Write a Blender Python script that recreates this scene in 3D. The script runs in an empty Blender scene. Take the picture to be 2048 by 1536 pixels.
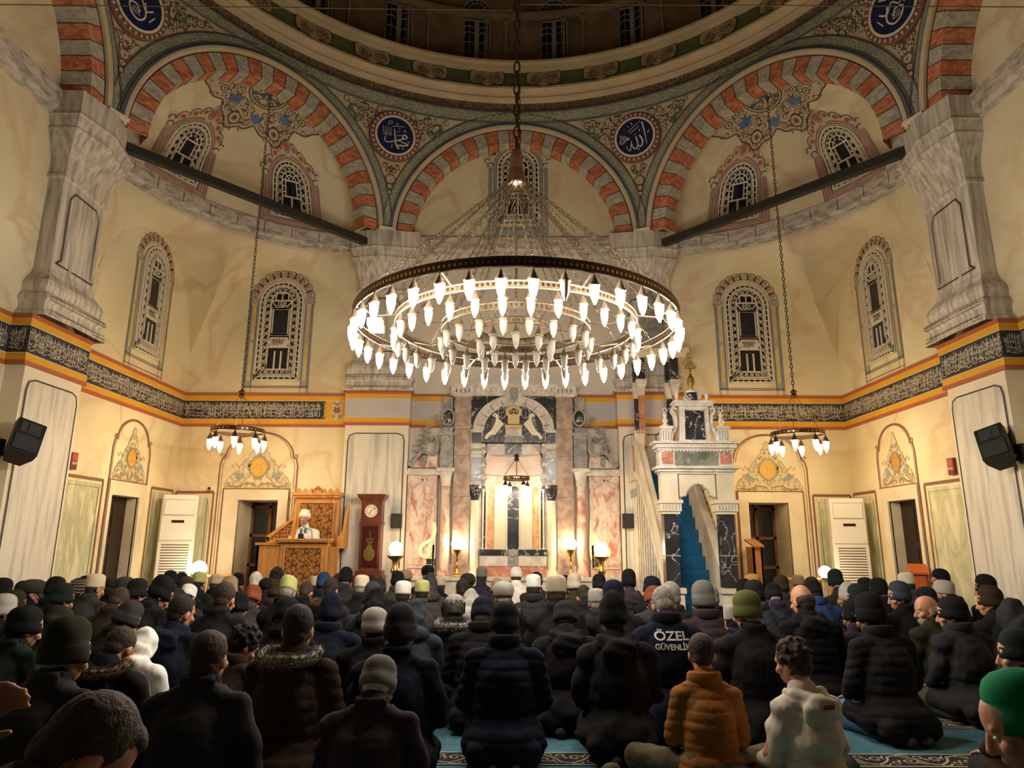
import bpy, bmesh, math, random
import numpy as np
from mathutils import Vector, Matrix, noise
from math import sin, cos, pi, sqrt, atan2, radians as R
V = Vector
SC = bpy.context.scene
C = SC.collection
# ---------------------------------------------------------------- camera
F, PITCH, CX, CZ = 1370.0, R(13.0), -0.035, 1.4
cam = bpy.data.cameras.new('camera'); cam.sensor_width = 36.0; cam.lens = 36.0 * F / 2048
cam.clip_start = 0.05; cam.clip_end = 100
camo = bpy.data.objects.new('camera', cam); C.objects.link(camo)
camo.matrix_world = Matrix.Translation((CX, 0, CZ)) @ Matrix.Rotation(R(90) + PITCH, 4, 'X') @ Matrix.Rotation(R(0.3), 4, 'Z')
SC.camera = camo
# ---------------------------------------------------------------- world, view
w = bpy.data.worlds.new('night'); SC.world = w; w.use_nodes = True
w.node_tree.nodes['Background'].inputs[0].default_value = (0.75, 0.66, 0.5, 1)
w.node_tree.nodes['Background'].inputs[1].default_value = 0.012
SC.view_settings.view_transform = 'Standard'; SC.view_settings.look = 'None'
SC.view_settings.gamma = 1.0; SC.view_settings.use_curve_mapping = False
SC.view_settings.exposure = 0.5
CHAND, SMALL, NICHE, GLOBE = 175.0, 95.0, 45.0, 24.0      # bulb strengths
COL_CH, COL_SM, COL_NI, COL_GL = (1.0, .89, .76), (1.0, .70, .36), (1.0, .82, .66), (1.0, .74, .42)
Zv = V((0, 0, 1))


def at(x, y, Y):
    'point of the photograph (2048 x 1536) at world depth Y'
    dx, dy = (x - 1024) / F, (768 - y) / F
    a = R(0.3); dx, dy = dx * cos(a) - dy * sin(a), dx * sin(a) + dy * cos(a)
    c, s = cos(PITCH), sin(PITCH)
    f = c - dy * s; t = Y / f
    return V((CX + dx * t, Y, CZ + (s + dy * c) * t))


def atx(x, y, X):
    p = at(x, y, 1.0); t = (X - CX) / (p.x - CX)
    return V((X, t, CZ + (p.z - CZ) * t))


# ---------------------------------------------------------------- mesh builder
class MB:
    def __init__(s): s.v = []; s.f = []; s.m = []; s.mi = 0
    def face(s, pts, mi=None):
        b = len(s.v); s.v += [tuple(p) for p in pts]; s.f.append(tuple(range(b, b + len(pts)))); s.m.append(s.mi if mi is None else mi)
    def grid(s, rows, mi=None, close=False):
        b = len(s.v); n = len(rows[0]); mi = s.mi if mi is None else mi
        for r in rows: s.v += [tuple(p) for p in r]
        for i in range(len(rows) - 1):
            for j in range(n if close else n - 1):
                k = (j + 1) % n
                s.f.append((b + i * n + j, b + i * n + k, b + (i + 1) * n + k, b + (i + 1) * n + j)); s.m.append(mi)
    def box(s, a, b, mi=None, bev=0):
        x0, y0, z0 = a; x1, y1, z1 = b
        if x0 > x1: x0, x1 = x1, x0
        if y0 > y1: y0, y1 = y1, y0
        if z0 > z1: z0, z1 = z1, z0
        P = [(x0, y0, z0), (x1, y0, z0), (x1, y1, z0), (x0, y1, z0), (x0, y0, z1), (x1, y0, z1), (x1, y1, z1), (x0, y1, z1)]
        o = len(s.v); s.v += P
        for q in ((3, 2, 1, 0), (4, 5, 6, 7), (0, 1, 5, 4), (1, 2, 6, 5), (2, 3, 7, 6), (3, 0, 4, 7)):
            s.f.append(tuple(o + i for i in q)); s.m.append(s.mi if mi is None else mi)
    def prism(s, mp, pts, h0, h1, mi=None):
        'polygon pts in mapper coords, extruded from h0 to h1'
        a = [mp(u, v, h0) for u, v in pts]; b = [mp(u, v, h1) for u, v in pts]
        s.face(b, mi); n = len(pts)
        for i in range(n): s.face([a[i], a[(i + 1) % n], b[(i + 1) % n], b[i]], mi)
    def fan(s, mp, c, pts, h, mi=None):
        o = len(s.v); s.v.append(tuple(mp(c[0], c[1], h))); s.v += [tuple(mp(u, v, h)) for u, v in pts]; n = len(pts)
        for i in range(n): s.f.append((o, o + 1 + i, o + 1 + (i + 1) % n)); s.m.append(s.mi if mi is None else mi)
    def rib(s, mp, pts, w, h=.006, mi=None, w1=None, closed=False):
        'painted or raised flat ribbon along 2D pts'
        if len(pts) < 2: return
        if closed: pts = list(pts) + [pts[0], pts[1]]
        n = len(pts); L = []; Rr = []
        for i in range(n):
            p = pts[i]; q = pts[min(i + 1, n - 1)]; o = pts[max(i - 1, 0)]
            dx, dy = q[0] - o[0], q[1] - o[1]; l = sqrt(dx * dx + dy * dy) or 1
            ww = w if w1 is None else w + (w1 - w) * i / (n - 1)
            nx, ny = -dy / l * ww / 2, dx / l * ww / 2
            L.append(mp(p[0] + nx, p[1] + ny, h)); Rr.append(mp(p[0] - nx, p[1] - ny, h))
        s.grid([Rr, L], mi)
    def bar(s, mp, pts, w, h0, h1, mi=None, closed=False):
        'box-section bar along 2D pts'
        if closed: pts = list(pts) + [pts[0], pts[1]]
        n = len(pts); rows = [[], [], [], []]
        for i in range(n):
            p = pts[i]; q = pts[min(i + 1, n - 1)]; o = pts[max(i - 1, 0)]
            dx, dy = q[0] - o[0], q[1] - o[1]; l = sqrt(dx * dx + dy * dy) or 1
            nx, ny = -dy / l * w / 2, dx / l * w / 2
            rows[0].append(mp(p[0] - nx, p[1] - ny, h0)); rows[1].append(mp(p[0] - nx, p[1] - ny, h1))
            rows[2].append(mp(p[0] + nx, p[1] + ny, h1)); rows[3].append(mp(p[0] + nx, p[1] + ny, h0))
        s.grid(rows, mi)
    def tube(s, pts, r, n=8, mi=None, r1=None, cap=True, closed=False):
        pts = [V(p) for p in pts]; N = len(pts); rows = []; up = None
        for i, p in enumerate(pts):
            if closed: d = pts[(i + 1) % N] - pts[i - 1]
            else: d = pts[min(i + 1, N - 1)] - pts[max(i - 1, 0)]
            d = d.normalized() if d.length > 1e-9 else Zv
            if up is None: up = V((0, 0, 1)) if abs(d.z) < .9 else V((1, 0, 0))
            a = d.cross(up).normalized(); up = a.cross(d).normalized()
            rr = r if r1 is None else r + (r1 - r) * i / max(1, N - 1)
            if isinstance(r, (list, tuple)): rr = r[i]
            rows.append([p + a * rr * cos(2 * pi * k / n) + up * rr * sin(2 * pi * k / n) for k in range(n)])
        if closed: rows.append(rows[0])
        s.grid(rows, mi, True)
        if cap and not closed:
            s.face(list(reversed(rows[0])), mi); s.face(rows[-1], mi)
    def lathe(s, prof, o=(0, 0, 0), n=24, mi=None, M=None, sy=1.0):
        'profile (r,z) about z'
        rows = []
        for r, z in prof:
            row = [V((r * cos(2 * pi * k / n), r * sin(2 * pi * k / n) * sy, z)) for k in range(n)]
            if M is not None: row = [M @ p for p in row]
            rows.append([p + V(o) for p in row])
        s.grid(rows, mi, True)
    def ell(s, c, r, n=16, m=10, mi=None, M=None):
        prof = [(sin(pi * i / m), -cos(pi * i / m)) for i in range(m + 1)]
        rows = []
        for a, z in prof:
            row = [V((a * r[0] * cos(2 * pi * k / n), a * r[1] * sin(2 * pi * k / n), z * r[2])) for k in range(n)]
            if M is not None: row = [M @ p for p in row]
            rows.append([p + V(c) for p in row])
        s.grid(rows, mi, True)
    def mesh(s, name, mats, smooth=False, merge=True):
        me = bpy.data.meshes.new(name); me.from_pydata(s.v, [], s.f)
        for m in mats: me.materials.append(m)
        me.polygons.foreach_set('material_index', s.m)
        if merge:
            bm = bmesh.new(); bm.from_mesh(me); bmesh.ops.remove_doubles(bm, verts=bm.verts, dist=1e-5); bm.to_mesh(me); bm.free()
        me.polygons.foreach_set('use_smooth', [smooth] * len(me.polygons))
        me.update(); return me
    def build(s, name, mats, parent=None, smooth=False, merge=True):
        if not isinstance(mats, (list, tuple)): mats = [mats]
        o = bpy.data.objects.new(name, s.mesh(name, mats, smooth, merge)); C.objects.link(o)
        if smooth: smooth_angle(o)
        if parent is not None: o.parent = parent
        return o


def smooth_angle(o, a=40):
    me = o.data
    bm = bmesh.new(); bm.from_mesh(me); ca = R(a)
    for e in bm.edges:
        if len(e.link_faces) == 2:
            try:
                if e.calc_face_angle() > ca: e.smooth = False
            except ValueError: pass
    bm.to_mesh(me); bm.free()


def tag(o, label=None, cat=None, group=None, kind=None):
    if label: o['label'] = label
    if cat: o['category'] = cat
    if group: o['group'] = group
    if kind: o['kind'] = kind
    return o


def empty(name, loc=(0, 0, 0), rz=0.0):
    o = bpy.data.objects.new(name, None); C.objects.link(o); o.location = loc; o.rotation_euler = (0, 0, rz); o.empty_display_size = .1
    return o


def copy_tree(o, parent=None):
    c = o.copy(); C.objects.link(c)
    if parent is not None: c.parent = parent
    for ch in list(o.children): copy_tree(ch, c)
    return c


# ---------------------------------------------------------------- materials
MATS = {}
def mat(name, c1, c2=None, sc=3.0, st=(1, 1, 1), rough=.7, bump=0., metal=0., lo=.35, hi=.65, vein=None, vs=2.0, vw=.03, emit=None, es=1., dist=0., c3=None, spec=.3, detail=4, rot=(0, 0, 0), bs=None):
    if name in MATS: return MATS[name]
    m = bpy.data.materials.new(name); m.use_nodes = True; nt = m.node_tree; N = nt.nodes; Lk = nt.links
    b = N['Principled BSDF']; b.inputs['Roughness'].default_value = rough; b.inputs['Metallic'].default_value = metal
    b.inputs['Specular IOR Level'].default_value = spec
    b.inputs['Base Color'].default_value = (*c1, 1)
    if c2 or vein or bump:
        tc = N.new('ShaderNodeTexCoord'); mp = N.new('ShaderNodeMapping'); mp.inputs['Scale'].default_value = st; mp.inputs['Rotation'].default_value = rot
        Lk.new(tc.outputs['Object'], mp.inputs['Vector'])
        nz = N.new('ShaderNodeTexNoise'); nz.inputs['Scale'].default_value = sc; nz.inputs['Detail'].default_value = detail; nz.inputs['Distortion'].default_value = dist
        Lk.new(mp.outputs[0], nz.inputs['Vector']); col = None
        if c2:
            rp = N.new('ShaderNodeValToRGB'); rp.color_ramp.elements[0].position = lo; rp.color_ramp.elements[1].position = hi
            rp.color_ramp.elements[0].color = (*c1, 1); rp.color_ramp.elements[1].color = (*c2, 1)
            if c3:
                e = rp.color_ramp.elements.new((lo + hi) / 2); e.color = (*c3, 1)
            Lk.new(nz.outputs['Fac'], rp.inputs[0]); col = rp.outputs[0]
        if vein:
            n2 = N.new('ShaderNodeTexNoise'); n2.inputs['Scale'].default_value = vs; n2.inputs['Detail'].default_value = 5; n2.inputs['Distortion'].default_value = .6
            Lk.new(mp.outputs[0], n2.inputs['Vector'])
            r2 = N.new('ShaderNodeValToRGB'); els = r2.color_ramp.elements
            els[0].position = .5 - vw; els[0].color = (0, 0, 0, 1); els[1].position = .5 + vw; els[1].color = (0, 0, 0, 1)
            e = els.new(.5); e.color = (1, 1, 1, 1)
            mx = N.new('ShaderNodeMix'); mx.data_type = 'RGBA'; mx.inputs[7].default_value = (*vein, 1); mx.inputs[6].default_value = (*c1, 1)
            Lk.new(n2.outputs['Fac'], r2.inputs[0]); Lk.new(r2.outputs[0], mx.inputs[0])
            if col: Lk.new(col, mx.inputs[6])
            col = mx.outputs[2]
        if col: Lk.new(col, b.inputs['Base Color'])
        if bump:
            bp = N.new('ShaderNodeBump'); bp.inputs['Strength'].default_value = bump; bp.inputs['Distance'].default_value = .01
            if bs:
                n3 = N.new('ShaderNodeTexNoise'); n3.inputs['Scale'].default_value = bs; n3.inputs['Detail'].default_value = 2
                Lk.new(mp.outputs[0], n3.inputs['Vector']); Lk.new(n3.outputs['Fac'], bp.inputs['Height'])
            else: Lk.new(nz.outputs['Fac'], bp.inputs['Height'])
            Lk.new(bp.outputs[0], b.inputs['Normal'])
    if emit:
        b.inputs['Emission Color'].default_value = (*emit, 1); b.inputs['Emission Strength'].default_value = es
    MATS[name] = m; return m


PLASTER = mat('plaster', (.70, .60, .37), (.80, .725, .50), sc=.9, rough=.85, bump=.05, lo=.3, hi=.7, vein=(.68, .54, .34), vs=.6, vw=.05)
PLASTERW = mat('plaster_pale', (.78, .68, .50), (.82, .74, .58), sc=1.2, rough=.8)
LILAC = mat('plaster_lilac', (.52, .48, .46), (.58, .54, .51), sc=1.5, rough=.8)
PLC = mat('plaster_centre', (.70, .62, .50), (.76, .69, .57), sc=1.0, rough=.85)
GREYM = mat('painted_grey_marble', (.33, .30, .26), (.68, .62, .52), sc=3.0, st=(5, 5, .45), rough=.6, lo=.3, hi=.62, dist=.4)
GREYMP = mat('painted_grey_marble_pale', (.46, .43, .38), (.72, .67, .56), sc=2.2, st=(5, 5, .45), rough=.6, lo=.28, hi=.55, dist=.3)
GREYD = mat('painted_marble_cornice', (.26, .235, .20), (.60, .54, .45), sc=4.0, st=(1.3, 1.3, 4), rot=(.5, .6, .4), rough=.6, lo=.32, hi=.6, dist=.8)
VRED = mat('voussoir_red', (.50, .13, .055), (.68, .30, .16), sc=7, st=(1, 1, 2.6), rough=.8, lo=.4, hi=.6, dist=.8, vein=(.36, .09, .04), vs=9, vw=.02)
VGREY = mat('voussoir_grey', (.34, .33, .27), (.60, .56, .45), sc=6, st=(1.5, 1.5, 3), rough=.8, dist=.6)
LINE = mat('painted_dark_line', (.055, .045, .05), rough=.8)
BLUEL = mat('painted_blue_line', (.09, .14, .27), rough=.8)
BROWNL = mat('painted_brown_line', (.24, .115, .075), rough=.8)
ORN = mat('ornament_brown', (.13, .085, .05), rough=.8)
ORNM = mat('ornament_mid', (.34, .24, .13), rough=.8)
ORNL = mat('ornament_light', (.62, .53, .38), rough=.8)
ORNG = mat('ornament_ground', (.58, .46, .28), (.66, .54, .35), sc=2, rough=.8)
ORNBLUE = mat('ornament_blue', (.07, .15, .34), (.16, .26, .44), sc=6, rough=.7)
ORNGRN = mat('ornament_green', (.10, .15, .07), (.17, .22, .10), sc=9, rough=.7)
ORNRED = mat('ornament_red', (.48, .13, .06), rough=.7)
SCRG = mat('scroll_ground', (.24, .26, .19), (.34, .34, .24), sc=3, rough=.8)
SCRL = mat('scroll_lines', (.56, .53, .40), rough=.8)
BLUE = mat('medallion_blue', (.012, .022, .085), rough=.5)
IVORY = mat('ivory_paint', (.80, .72, .56), rough=.6)
YEL = mat('ochre_yellow', (.78, .40, .03), (.72, .36, .03), sc=3, rough=.6)
REDB = mat('brick_red_paint', (.42, .13, .07), rough=.6)
BLK = mat('inscription_ground', (.045, .042, .045), rough=.6)
WHT = mat('inscription_white', (.66, .61, .50), rough=.6)
GREENP = mat('green_marble_panel', (.52, .50, .31), (.66, .62, .42), sc=2.2, st=(3, 3, .7), rough=.5, lo=.35, hi=.6, c3=(.40, .42, .27), dist=.8)
GREENQ = mat('green_marble_diagonal', (.34, .37, .20), (.70, .66, .45), sc=1.6, st=(1, 3, 1.2), rot=(.8, 0, 0), rough=.5, lo=.3, hi=.62, dist=.9)
STONE = mat('cream_stone', (.62, .53, .37), (.76, .68, .51), sc=2, rough=.55, bump=.03)
WMARB = mat('white_marble', (.56, .50, .42), (.76, .71, .61), sc=5, rough=.4, vein=(.36, .31, .26), vs=5, vw=.012, bump=.05)
PINKM = mat('pink_marble', (.52, .22, .15), (.74, .60, .49), sc=3.5, st=(1.6, 1.6, .8), rough=.4, lo=.36, hi=.56, c3=(.62, .43, .34), vein=(.30, .14, .10), vs=7, vw=.012, dist=1.2)
PILM = mat('brown_pink_marble', (.33, .21, .15), (.50, .36, .27), sc=7, rough=.45, lo=.4, hi=.6, bump=.08, dist=.5)
REDM = mat('red_marble', (.42, .14, .08), (.60, .27, .18), sc=5, rough=.35, vein=(.78, .6, .5), vs=4, vw=.01, dist=1)
BLKM = mat('black_marble', (.022, .022, .026), (.045, .043, .05), sc=4, rough=.25, vein=(.62, .58, .54), vs=3.2, vw=.011, spec=.5)
GRYM = mat('grey_marble', (.26, .25, .23), (.44, .42, .38), sc=8, rough=.45, vein=(.12, .11, .10), vs=9, vw=.02)
GREENM = mat('green_black_marble', (.10, .12, .09), (.26, .27, .21), sc=5, rough=.4, vein=(.5, .5, .42), vs=5, vw=.01)
ORGM = mat('orange_marble', (.72, .30, .12), (.83, .50, .27), sc=6, rough=.35, vein=(.9, .75, .55), vs=5, vw=.015)
ONYX = mat('cream_onyx', (.84, .74, .48), (.90, .84, .66), sc=2, st=(1, 1, .5), rough=.35)
GOLD = mat('gold_paint', (.80, .46, .10), (.60, .33, .07), sc=30, rough=.45, metal=.2)
BRASS = mat('brass', (.62, .40, .13), rough=.28, metal=1.)
BRONZE = mat('dark_bronze', (.10, .070, .055), rough=.4, metal=.8)
BRONZEL = mat('aged_brass', (.24, .185, .12), (.36, .29, .20), sc=40, rough=.4, metal=.7)
CHAIN = mat('chain_metal', (.20, .15, .09), rough=.4, metal=.8)
IRON = mat('black_iron', (.018, .018, .02), rough=.5)
DARK = mat('dark_void', (.012, .010, .010), rough=.8)
GLASSD = mat('night_window_glass', (.010, .012, .020), rough=.12, spec=.6)
WOOD = mat('carved_oak', (.46, .20, .05), (.60, .30, .09), sc=5, st=(3, 3, .6), rough=.45, bump=.05)
WOODD = mat('carved_oak_dark', (.22, .085, .02), rough=.5)
MAHOG = mat('mahogany', (.10, .028, .018), (.16, .05, .03), sc=5, st=(3, 3, .5), rough=.3)
ACW = mat('white_plastic', (.78, .75, .68), rough=.35)
BLKP = mat('black_plastic', (.016, .016, .017), rough=.5)
BLUEC = mat('blue_carpet', (.010, .085, .20), (.015, .12, .26), sc=30, rough=.95, bump=.3)
LATT = mat('lattice_plaster', (.72, .65, .50), rough=.7)
YELP = mat('painted_yellow_column', (.66, .42, .10), (.74, .55, .24), sc=3, rough=.7)
GBLUE = mat('painted_blue_grey', (.36, .38, .36), rough=.7)
MAUVE = mat('painted_mauve', (.42, .25, .19), (.50, .33, .26), sc=4, rough=.7)
BULB_ON = mat('lit_glass', (1, .95, .85), emit=COL_CH, es=CHAND)
BULB_SM = mat('lit_glass_warm', (1, .9, .7), emit=COL_SM, es=SMALL)
BULB_NI = mat('lit_glass_niche', (1, .9, .8), emit=COL_NI, es=NICHE)
BULB_GL = mat('lit_globe', (1, .9, .7), emit=COL_GL, es=GLOBE)
BULB_OFF = mat('opal_glass', (.36, .335, .28), rough=.3)


# ---------------------------------------------------------------- mappers and 2D patterns
def plane(o, u, n):
    o, u, n = V(o), V(u).normalized(), V(n).normalized()
    return lambda a, b, h=0.: o + u * a + Zv * b + n * h
def shift(mp, du, dv, s=1., flip=1): return lambda a, b, h=0.: mp(du + a * s * flip, dv + b * s, h)
def arc(cx, cy, r, a0, a1, n=12, ry=None):
    ry = r if ry is None else ry
    return [(cx + r * cos(a0 + (a1 - a0) * i / n), cy + ry * sin(a0 + (a1 - a0) * i / n)) for i in range(n + 1)]
def spiral(cx, cy, r, a0=0., turns=1.5, d=1, n=14):
    return [(cx + r * (1 - .85 * i / n) * cos(a0 + d * turns * 2 * pi * i / n), cy + r * (1 - .85 * i / n) * sin(a0 + d * turns * 2 * pi * i / n)) for i in range(n + 1)]
def cr(pts, k=4):
    'Catmull-Rom'
    out = []; n = len(pts)
    for i in range(n - 1):
        p0, p1, p2, p3 = pts[max(i - 1, 0)], pts[i], pts[i + 1], pts[min(i + 2, n - 1)]
        for j in range(k):
            t = j / k
            out.append(tuple(.5 * (2 * p1[q] + (p2[q] - p0[q]) * t + (2 * p0[q] - 5 * p1[q] + 4 * p2[q] - p3[q]) * t * t + (3 * p1[q] - p0[q] - 3 * p2[q] + p3[q]) * t ** 3) for q in range(len(p1))))
    out.append(tuple(pts[-1])); return out
def mir(pts): return [(-x, y) for x, y in pts]


def scrolls(mb, mp, inside, bbox, n, rmin, rmax, w, seed, mi_d, mi_l, sym=False, h=.008, pk=.8):
    'fill a region with c-scrolls, leaves and rosettes'
    rnd = random.Random(seed); placed = []; x0, y0, x1, y1 = bbox; tries = 0
    while len(placed) < n and tries < n * 30:
        tries += 1
        x = rnd.uniform(0 if sym else x0, x1); y = rnd.uniform(y0, y1); r = rnd.uniform(rmin, rmax)
        if sym and x < r * .6: continue
        if not inside(x, y): continue
        if any((x - a) ** 2 + (y - b) ** 2 < (pk * (r + c)) ** 2 for a, b, c in placed): continue
        placed.append((x, y, r)); k = rnd.random(); a0 = rnd.uniform(0, 6.28); d = rnd.choice((-1, 1))
        L = []
        if k < .6:
            sp = spiral(x, y, r, a0, 1.3, d, 11); L.append((sp, mi_d, w, w * .4))
            ex = x + r * cos(a0) ; ey = y + r * sin(a0)
            t = a0 - d * pi / 2
            L.append((arc(ex + .7 * r * cos(a0), ey + .7 * r * sin(a0), .7 * r, a0 + pi, a0 + pi - d * 2.2, 5), mi_d, w, w * .4))
            L.append((spiral(x + w * .6, y - w * .6, r * .82, a0, 1.1, d, 9), mi_l, w * .8, w * .3))
        elif k < .8:
            L.append((arc(x, y, r * .8, 0, 2 * pi, 10), mi_d, w * .8, None)); L.append((arc(x, y, r * .5, 0, 2 * pi, 8), mi_l, w, None)); L.append((arc(x, y, r * .22, 0, 2 * pi, 6), mi_d, w, None))
        else:
            for q in range(5):
                a = a0 + (q - 2) * .5
                L.append(([(x, y), (x + r * .6 * cos(a), y + r * .6 * sin(a)), (x + r * cos(a + .3 * d), y + r * sin(a + .3 * d))], mi_l if q % 2 else mi_d, w * 1.2, w * .3))
        for pts, mi, wa, wb in L:
            mb.rib(mp, pts, wa, h if mi == mi_d else h + .002, mi, wb)
            if sym: mb.rib(mp, mir(pts), wa, h if mi == mi_d else h + .002, mi, wb)


def scroll_band(mb, mp, L, v0, v1, mi_l, mi_d, per=None):
    'running wave with spirals on both sides'
    hh = v1 - v0; per = per or hh * 1.15; n = max(1, int(round(L / per))); per = L / n; vm = (v0 + v1) / 2
    for i in range(n):
        u = (i + .5) * per; d = 1 if i % 2 else -1
        mb.rib(mp, spiral(u, vm + d * hh * .08, hh * .30, -pi / 2 * d, 1.4, d, 12), hh * .06, .006, mi_l)
        mb.rib(mp, cr([(u - per * .5, vm - d * hh * .34), (u - per * .1, vm - d * hh * .36), (u + per * .35, vm - d * hh * .1), (u + per * .5, vm + d * hh * .34)], 3), hh * .07, .0065, mi_l)
        mb.rib(mp, [(u + per * .2, vm + d * hh * .1), (u + per * .38, vm + d * hh * .3)], hh * .08, .006, mi_d, hh * .02)
        mb.rib(mp, [(u - per * .3, vm - d * hh * .05), (u - per * .42, vm + d * hh * .25)], hh * .09, .006, mi_l, hh * .02)


def calligraphy(mb, mp, L, v0, v1, seed, mi=0, dens=1.0):
    'dense ribbon script: tall uprights, bowls, long sweeps, dots'
    rnd = random.Random(seed); H = v1 - v0; u = .02
    while u < L - .03:
        b = v0 + H * rnd.choice((.12, .2, .5)); hgt = H * rnd.uniform(.38, .62) if b > v0 + .3 * H else H * rnd.uniform(.5, .8)
        hgt = min(hgt, v1 - b - .015); s = rnd.uniform(-.012, .006)
        mb.rib(mp, [(u + s, b + hgt), (u + s * .5, b + hgt * .5), (u, b)], .009, .006, mi, .006)
        u += rnd.uniform(.014, .034) / dens
    for tier in (.16, .36, .58, .78):
        u = rnd.uniform(.02, .06)
        while u < L - .06:
            k = rnd.random(); r = rnd.uniform(.022, .045); b = v0 + H * (tier + rnd.uniform(-.06, .06)); b = max(v0 + r * .9, min(b, v1 - r * .5))
            if k < .5: mb.rib(mp, arc(u, b, r, pi * 1.0, pi * 2.05, 6, r * .75), .006, .007, mi, .010)
            elif k < .75: mb.rib(mp, spiral(u, b, r * .5, 0, 1, 1, 7), .007, .007, mi)
            elif k < .92: mb.rib(mp, cr([(u - r, b + r * .4), (u, b - r * .3), (u + r * 1.2, b - r * .1), (u + r * 2, b + r * .8)], 3), .009, .008, mi, .004)
            else: mb.rib(mp, [(u, b + .01), (u + .012, b)], .010, .007, mi)
            u += rnd.uniform(.03, .055) / dens
    # dark sweeps stay ground
# ================================================================ THE BUILDING
W, YB, ZC0, ZC1, ZS = 6.35, 12.95, 7.05, 7.40, 7.36
BT0, BT1 = 3.52, 4.18
OC = V((0, 6.45, 0))
OV = [V((-2.57, .25, 0)), V((-5.92, 4.0, 0)), V((-5.92, 8.9, 0)), V((-2.57, 12.65, 0)), V((2.57, 12.65, 0)), V((5.92, 8.9, 0)), V((5.92, 4.0, 0)), V((2.57, .25, 0))]
QC = V((-2.7, 9.3, 0)); QR = 3.65

# floor: carpet with patterned row borders
fl = MB(); fl.face([(-9, -3, 0), (9, -3, 0), (9, 14, 0), (-9, 14, 0)])
cm = mat('carpet_blue', (.045, .14, .18), (.07, .19, .235), sc=14, rough=.95, bump=.4, bs=300)
CPG = mat('carpet_border_ground', (.018, .014, .014), rough=.95)
CPC = mat('carpet_border_cream', (.40, .33, .22), rough=.95)
floor = fl.build('floor', cm); tag(floor, kind='structure')
rows = [.95, 1.95, 2.95, 3.95, 4.98, 5.93, 6.9, 7.9, 8.9, 9.9, 10.9]
pm = MB(); gp = lambda a, b, h=0.: V((a, b, .004 + h))
for k, y in enumerate(rows):
    for x in range(-6, 6):
        pm.face([gp(x, y - .13), gp(x + 1, y - .13), gp(x + 1, y + .13), gp(x, y + .13)], 0)
    for e in (-.13, .13): pm.rib(gp, [(-6.3, y + e), (6.3, y + e)], .018, .002, 1)
    if k < 3 or k > 7: continue
    rnd = random.Random(k)
    n = 63
    for i in range(n):
        x = -6.3 + (i + .5) * .2; d = 1 if i % 2 else -1
        pm.rib(gp, spiral(x, y + d * .02, .055, 0, 1.2, d, 10), .013, .002, 1)
        pm.rib(gp, cr([(x - .1, y - d * .07), (x - .03, y - d * .09), (x + .06, y - .01 * d), (x + .1, y + d * .08)], 3), .016, .002, 1)
        pm.rib(gp, arc(x + .1, y - .06 * d, .03, 0, 5, 6), .010, .002, 1)
        pm.rib(gp, arc(x, y - .07 * d, .045, 0, -3 * d, 6), .012, .002, 1); pm.rib(gp, [(x + .05, y + .05 * d), (x + .08, y + .1 * d)], .022, .002, 1, .004); pm.rib(gp, [(x - .06, y), (x - .09, y + .07 * d)], .02, .002, 1, .004)
tag(pm.build('carpet_border_pattern', [CPG, CPC], merge=False), kind='structure', label='scroll borders woven across the carpet')
bpy.data.objects['carpet_border_pattern'].parent = floor


def quadwall(mb, mp, u0, u1, v0, v1, holes, mi=0):
    holes = [h for h in holes if h[0] < u1 and h[1] > u0]
    us = sorted({u0, u1, *[h[0] for h in holes], *[h[1] for h in holes]}); vs = sorted({v0, v1, *[h[2] for h in holes], *[h[3] for h in holes]})
    for a, b in zip(us, us[1:]):
        for c, d in zip(vs, vs[1:]):
            mu, mv = (a + b) / 2, (c + d) / 2
            if any(h[0] < mu < h[1] and h[2] < mv < h[3] for h in holes): continue
            mb.face([mp(a, c), mp(b, c), mp(b, d), mp(a, d)], mi)


def lun(sd): return 4.95 + 1.76 * sqrt(max(0., 1 - ((sd - 1.62) / 1.62) ** 2))

# side wall mapper: u = distance y, v = z
def sidemap(s): return lambda a, b, h=0.: V((s * (W - h), a, b))
def backmap(a, b, h=0.): return V((a, YB - h, b))
DW = (10.90, 11.72, 0, 2.10)            # window-door opening in side walls
DB = (4.38, 5.12, 0, 2.14)              # in far wall (|x|)
for s, nm in ((-1, 'left'), (1, 'right')):
    mb = MB(); sm = sidemap(s)
    quadwall(mb, sm, -3, YB, 0, 4.18, [DW])
    quadwall(mb, sm, -3, 9.3, 4.18, 11.5, [])
    N = 24
    for i in range(N):                       # wall up to lunette arch
        a, b = 9.3 + QR * i / N, 9.3 + QR * (i + 1) / N
        mb.face([sm(a, 4.18), sm(b, 4.18), sm(b, lun(YB - b)), sm(a, lun(YB - a))])
    # reveal and dark room behind opening
    y0, y1, z0, z1 = DW
    for q in ((y0, 0), (y1, 1)):
        mb.face([sm(q[0], 0), sm(q[0], 0, -.2), sm(q[0], z1, -.2), sm(q[0], z1)], 1)
    mb.face([sm(y0, z1), sm(y1, z1), sm(y1, z1, -.2), sm(y0, z1, -.2)], 1)
    mb.face([sm(y0, 0, -.24), sm(y1, 0, -.24), sm(y1, z1, -.24), sm(y0, z1, -.24)], 2)
    tag(mb.build('wall_' + nm, [PLASTER, STONE, DARK]), kind='structure')

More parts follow.
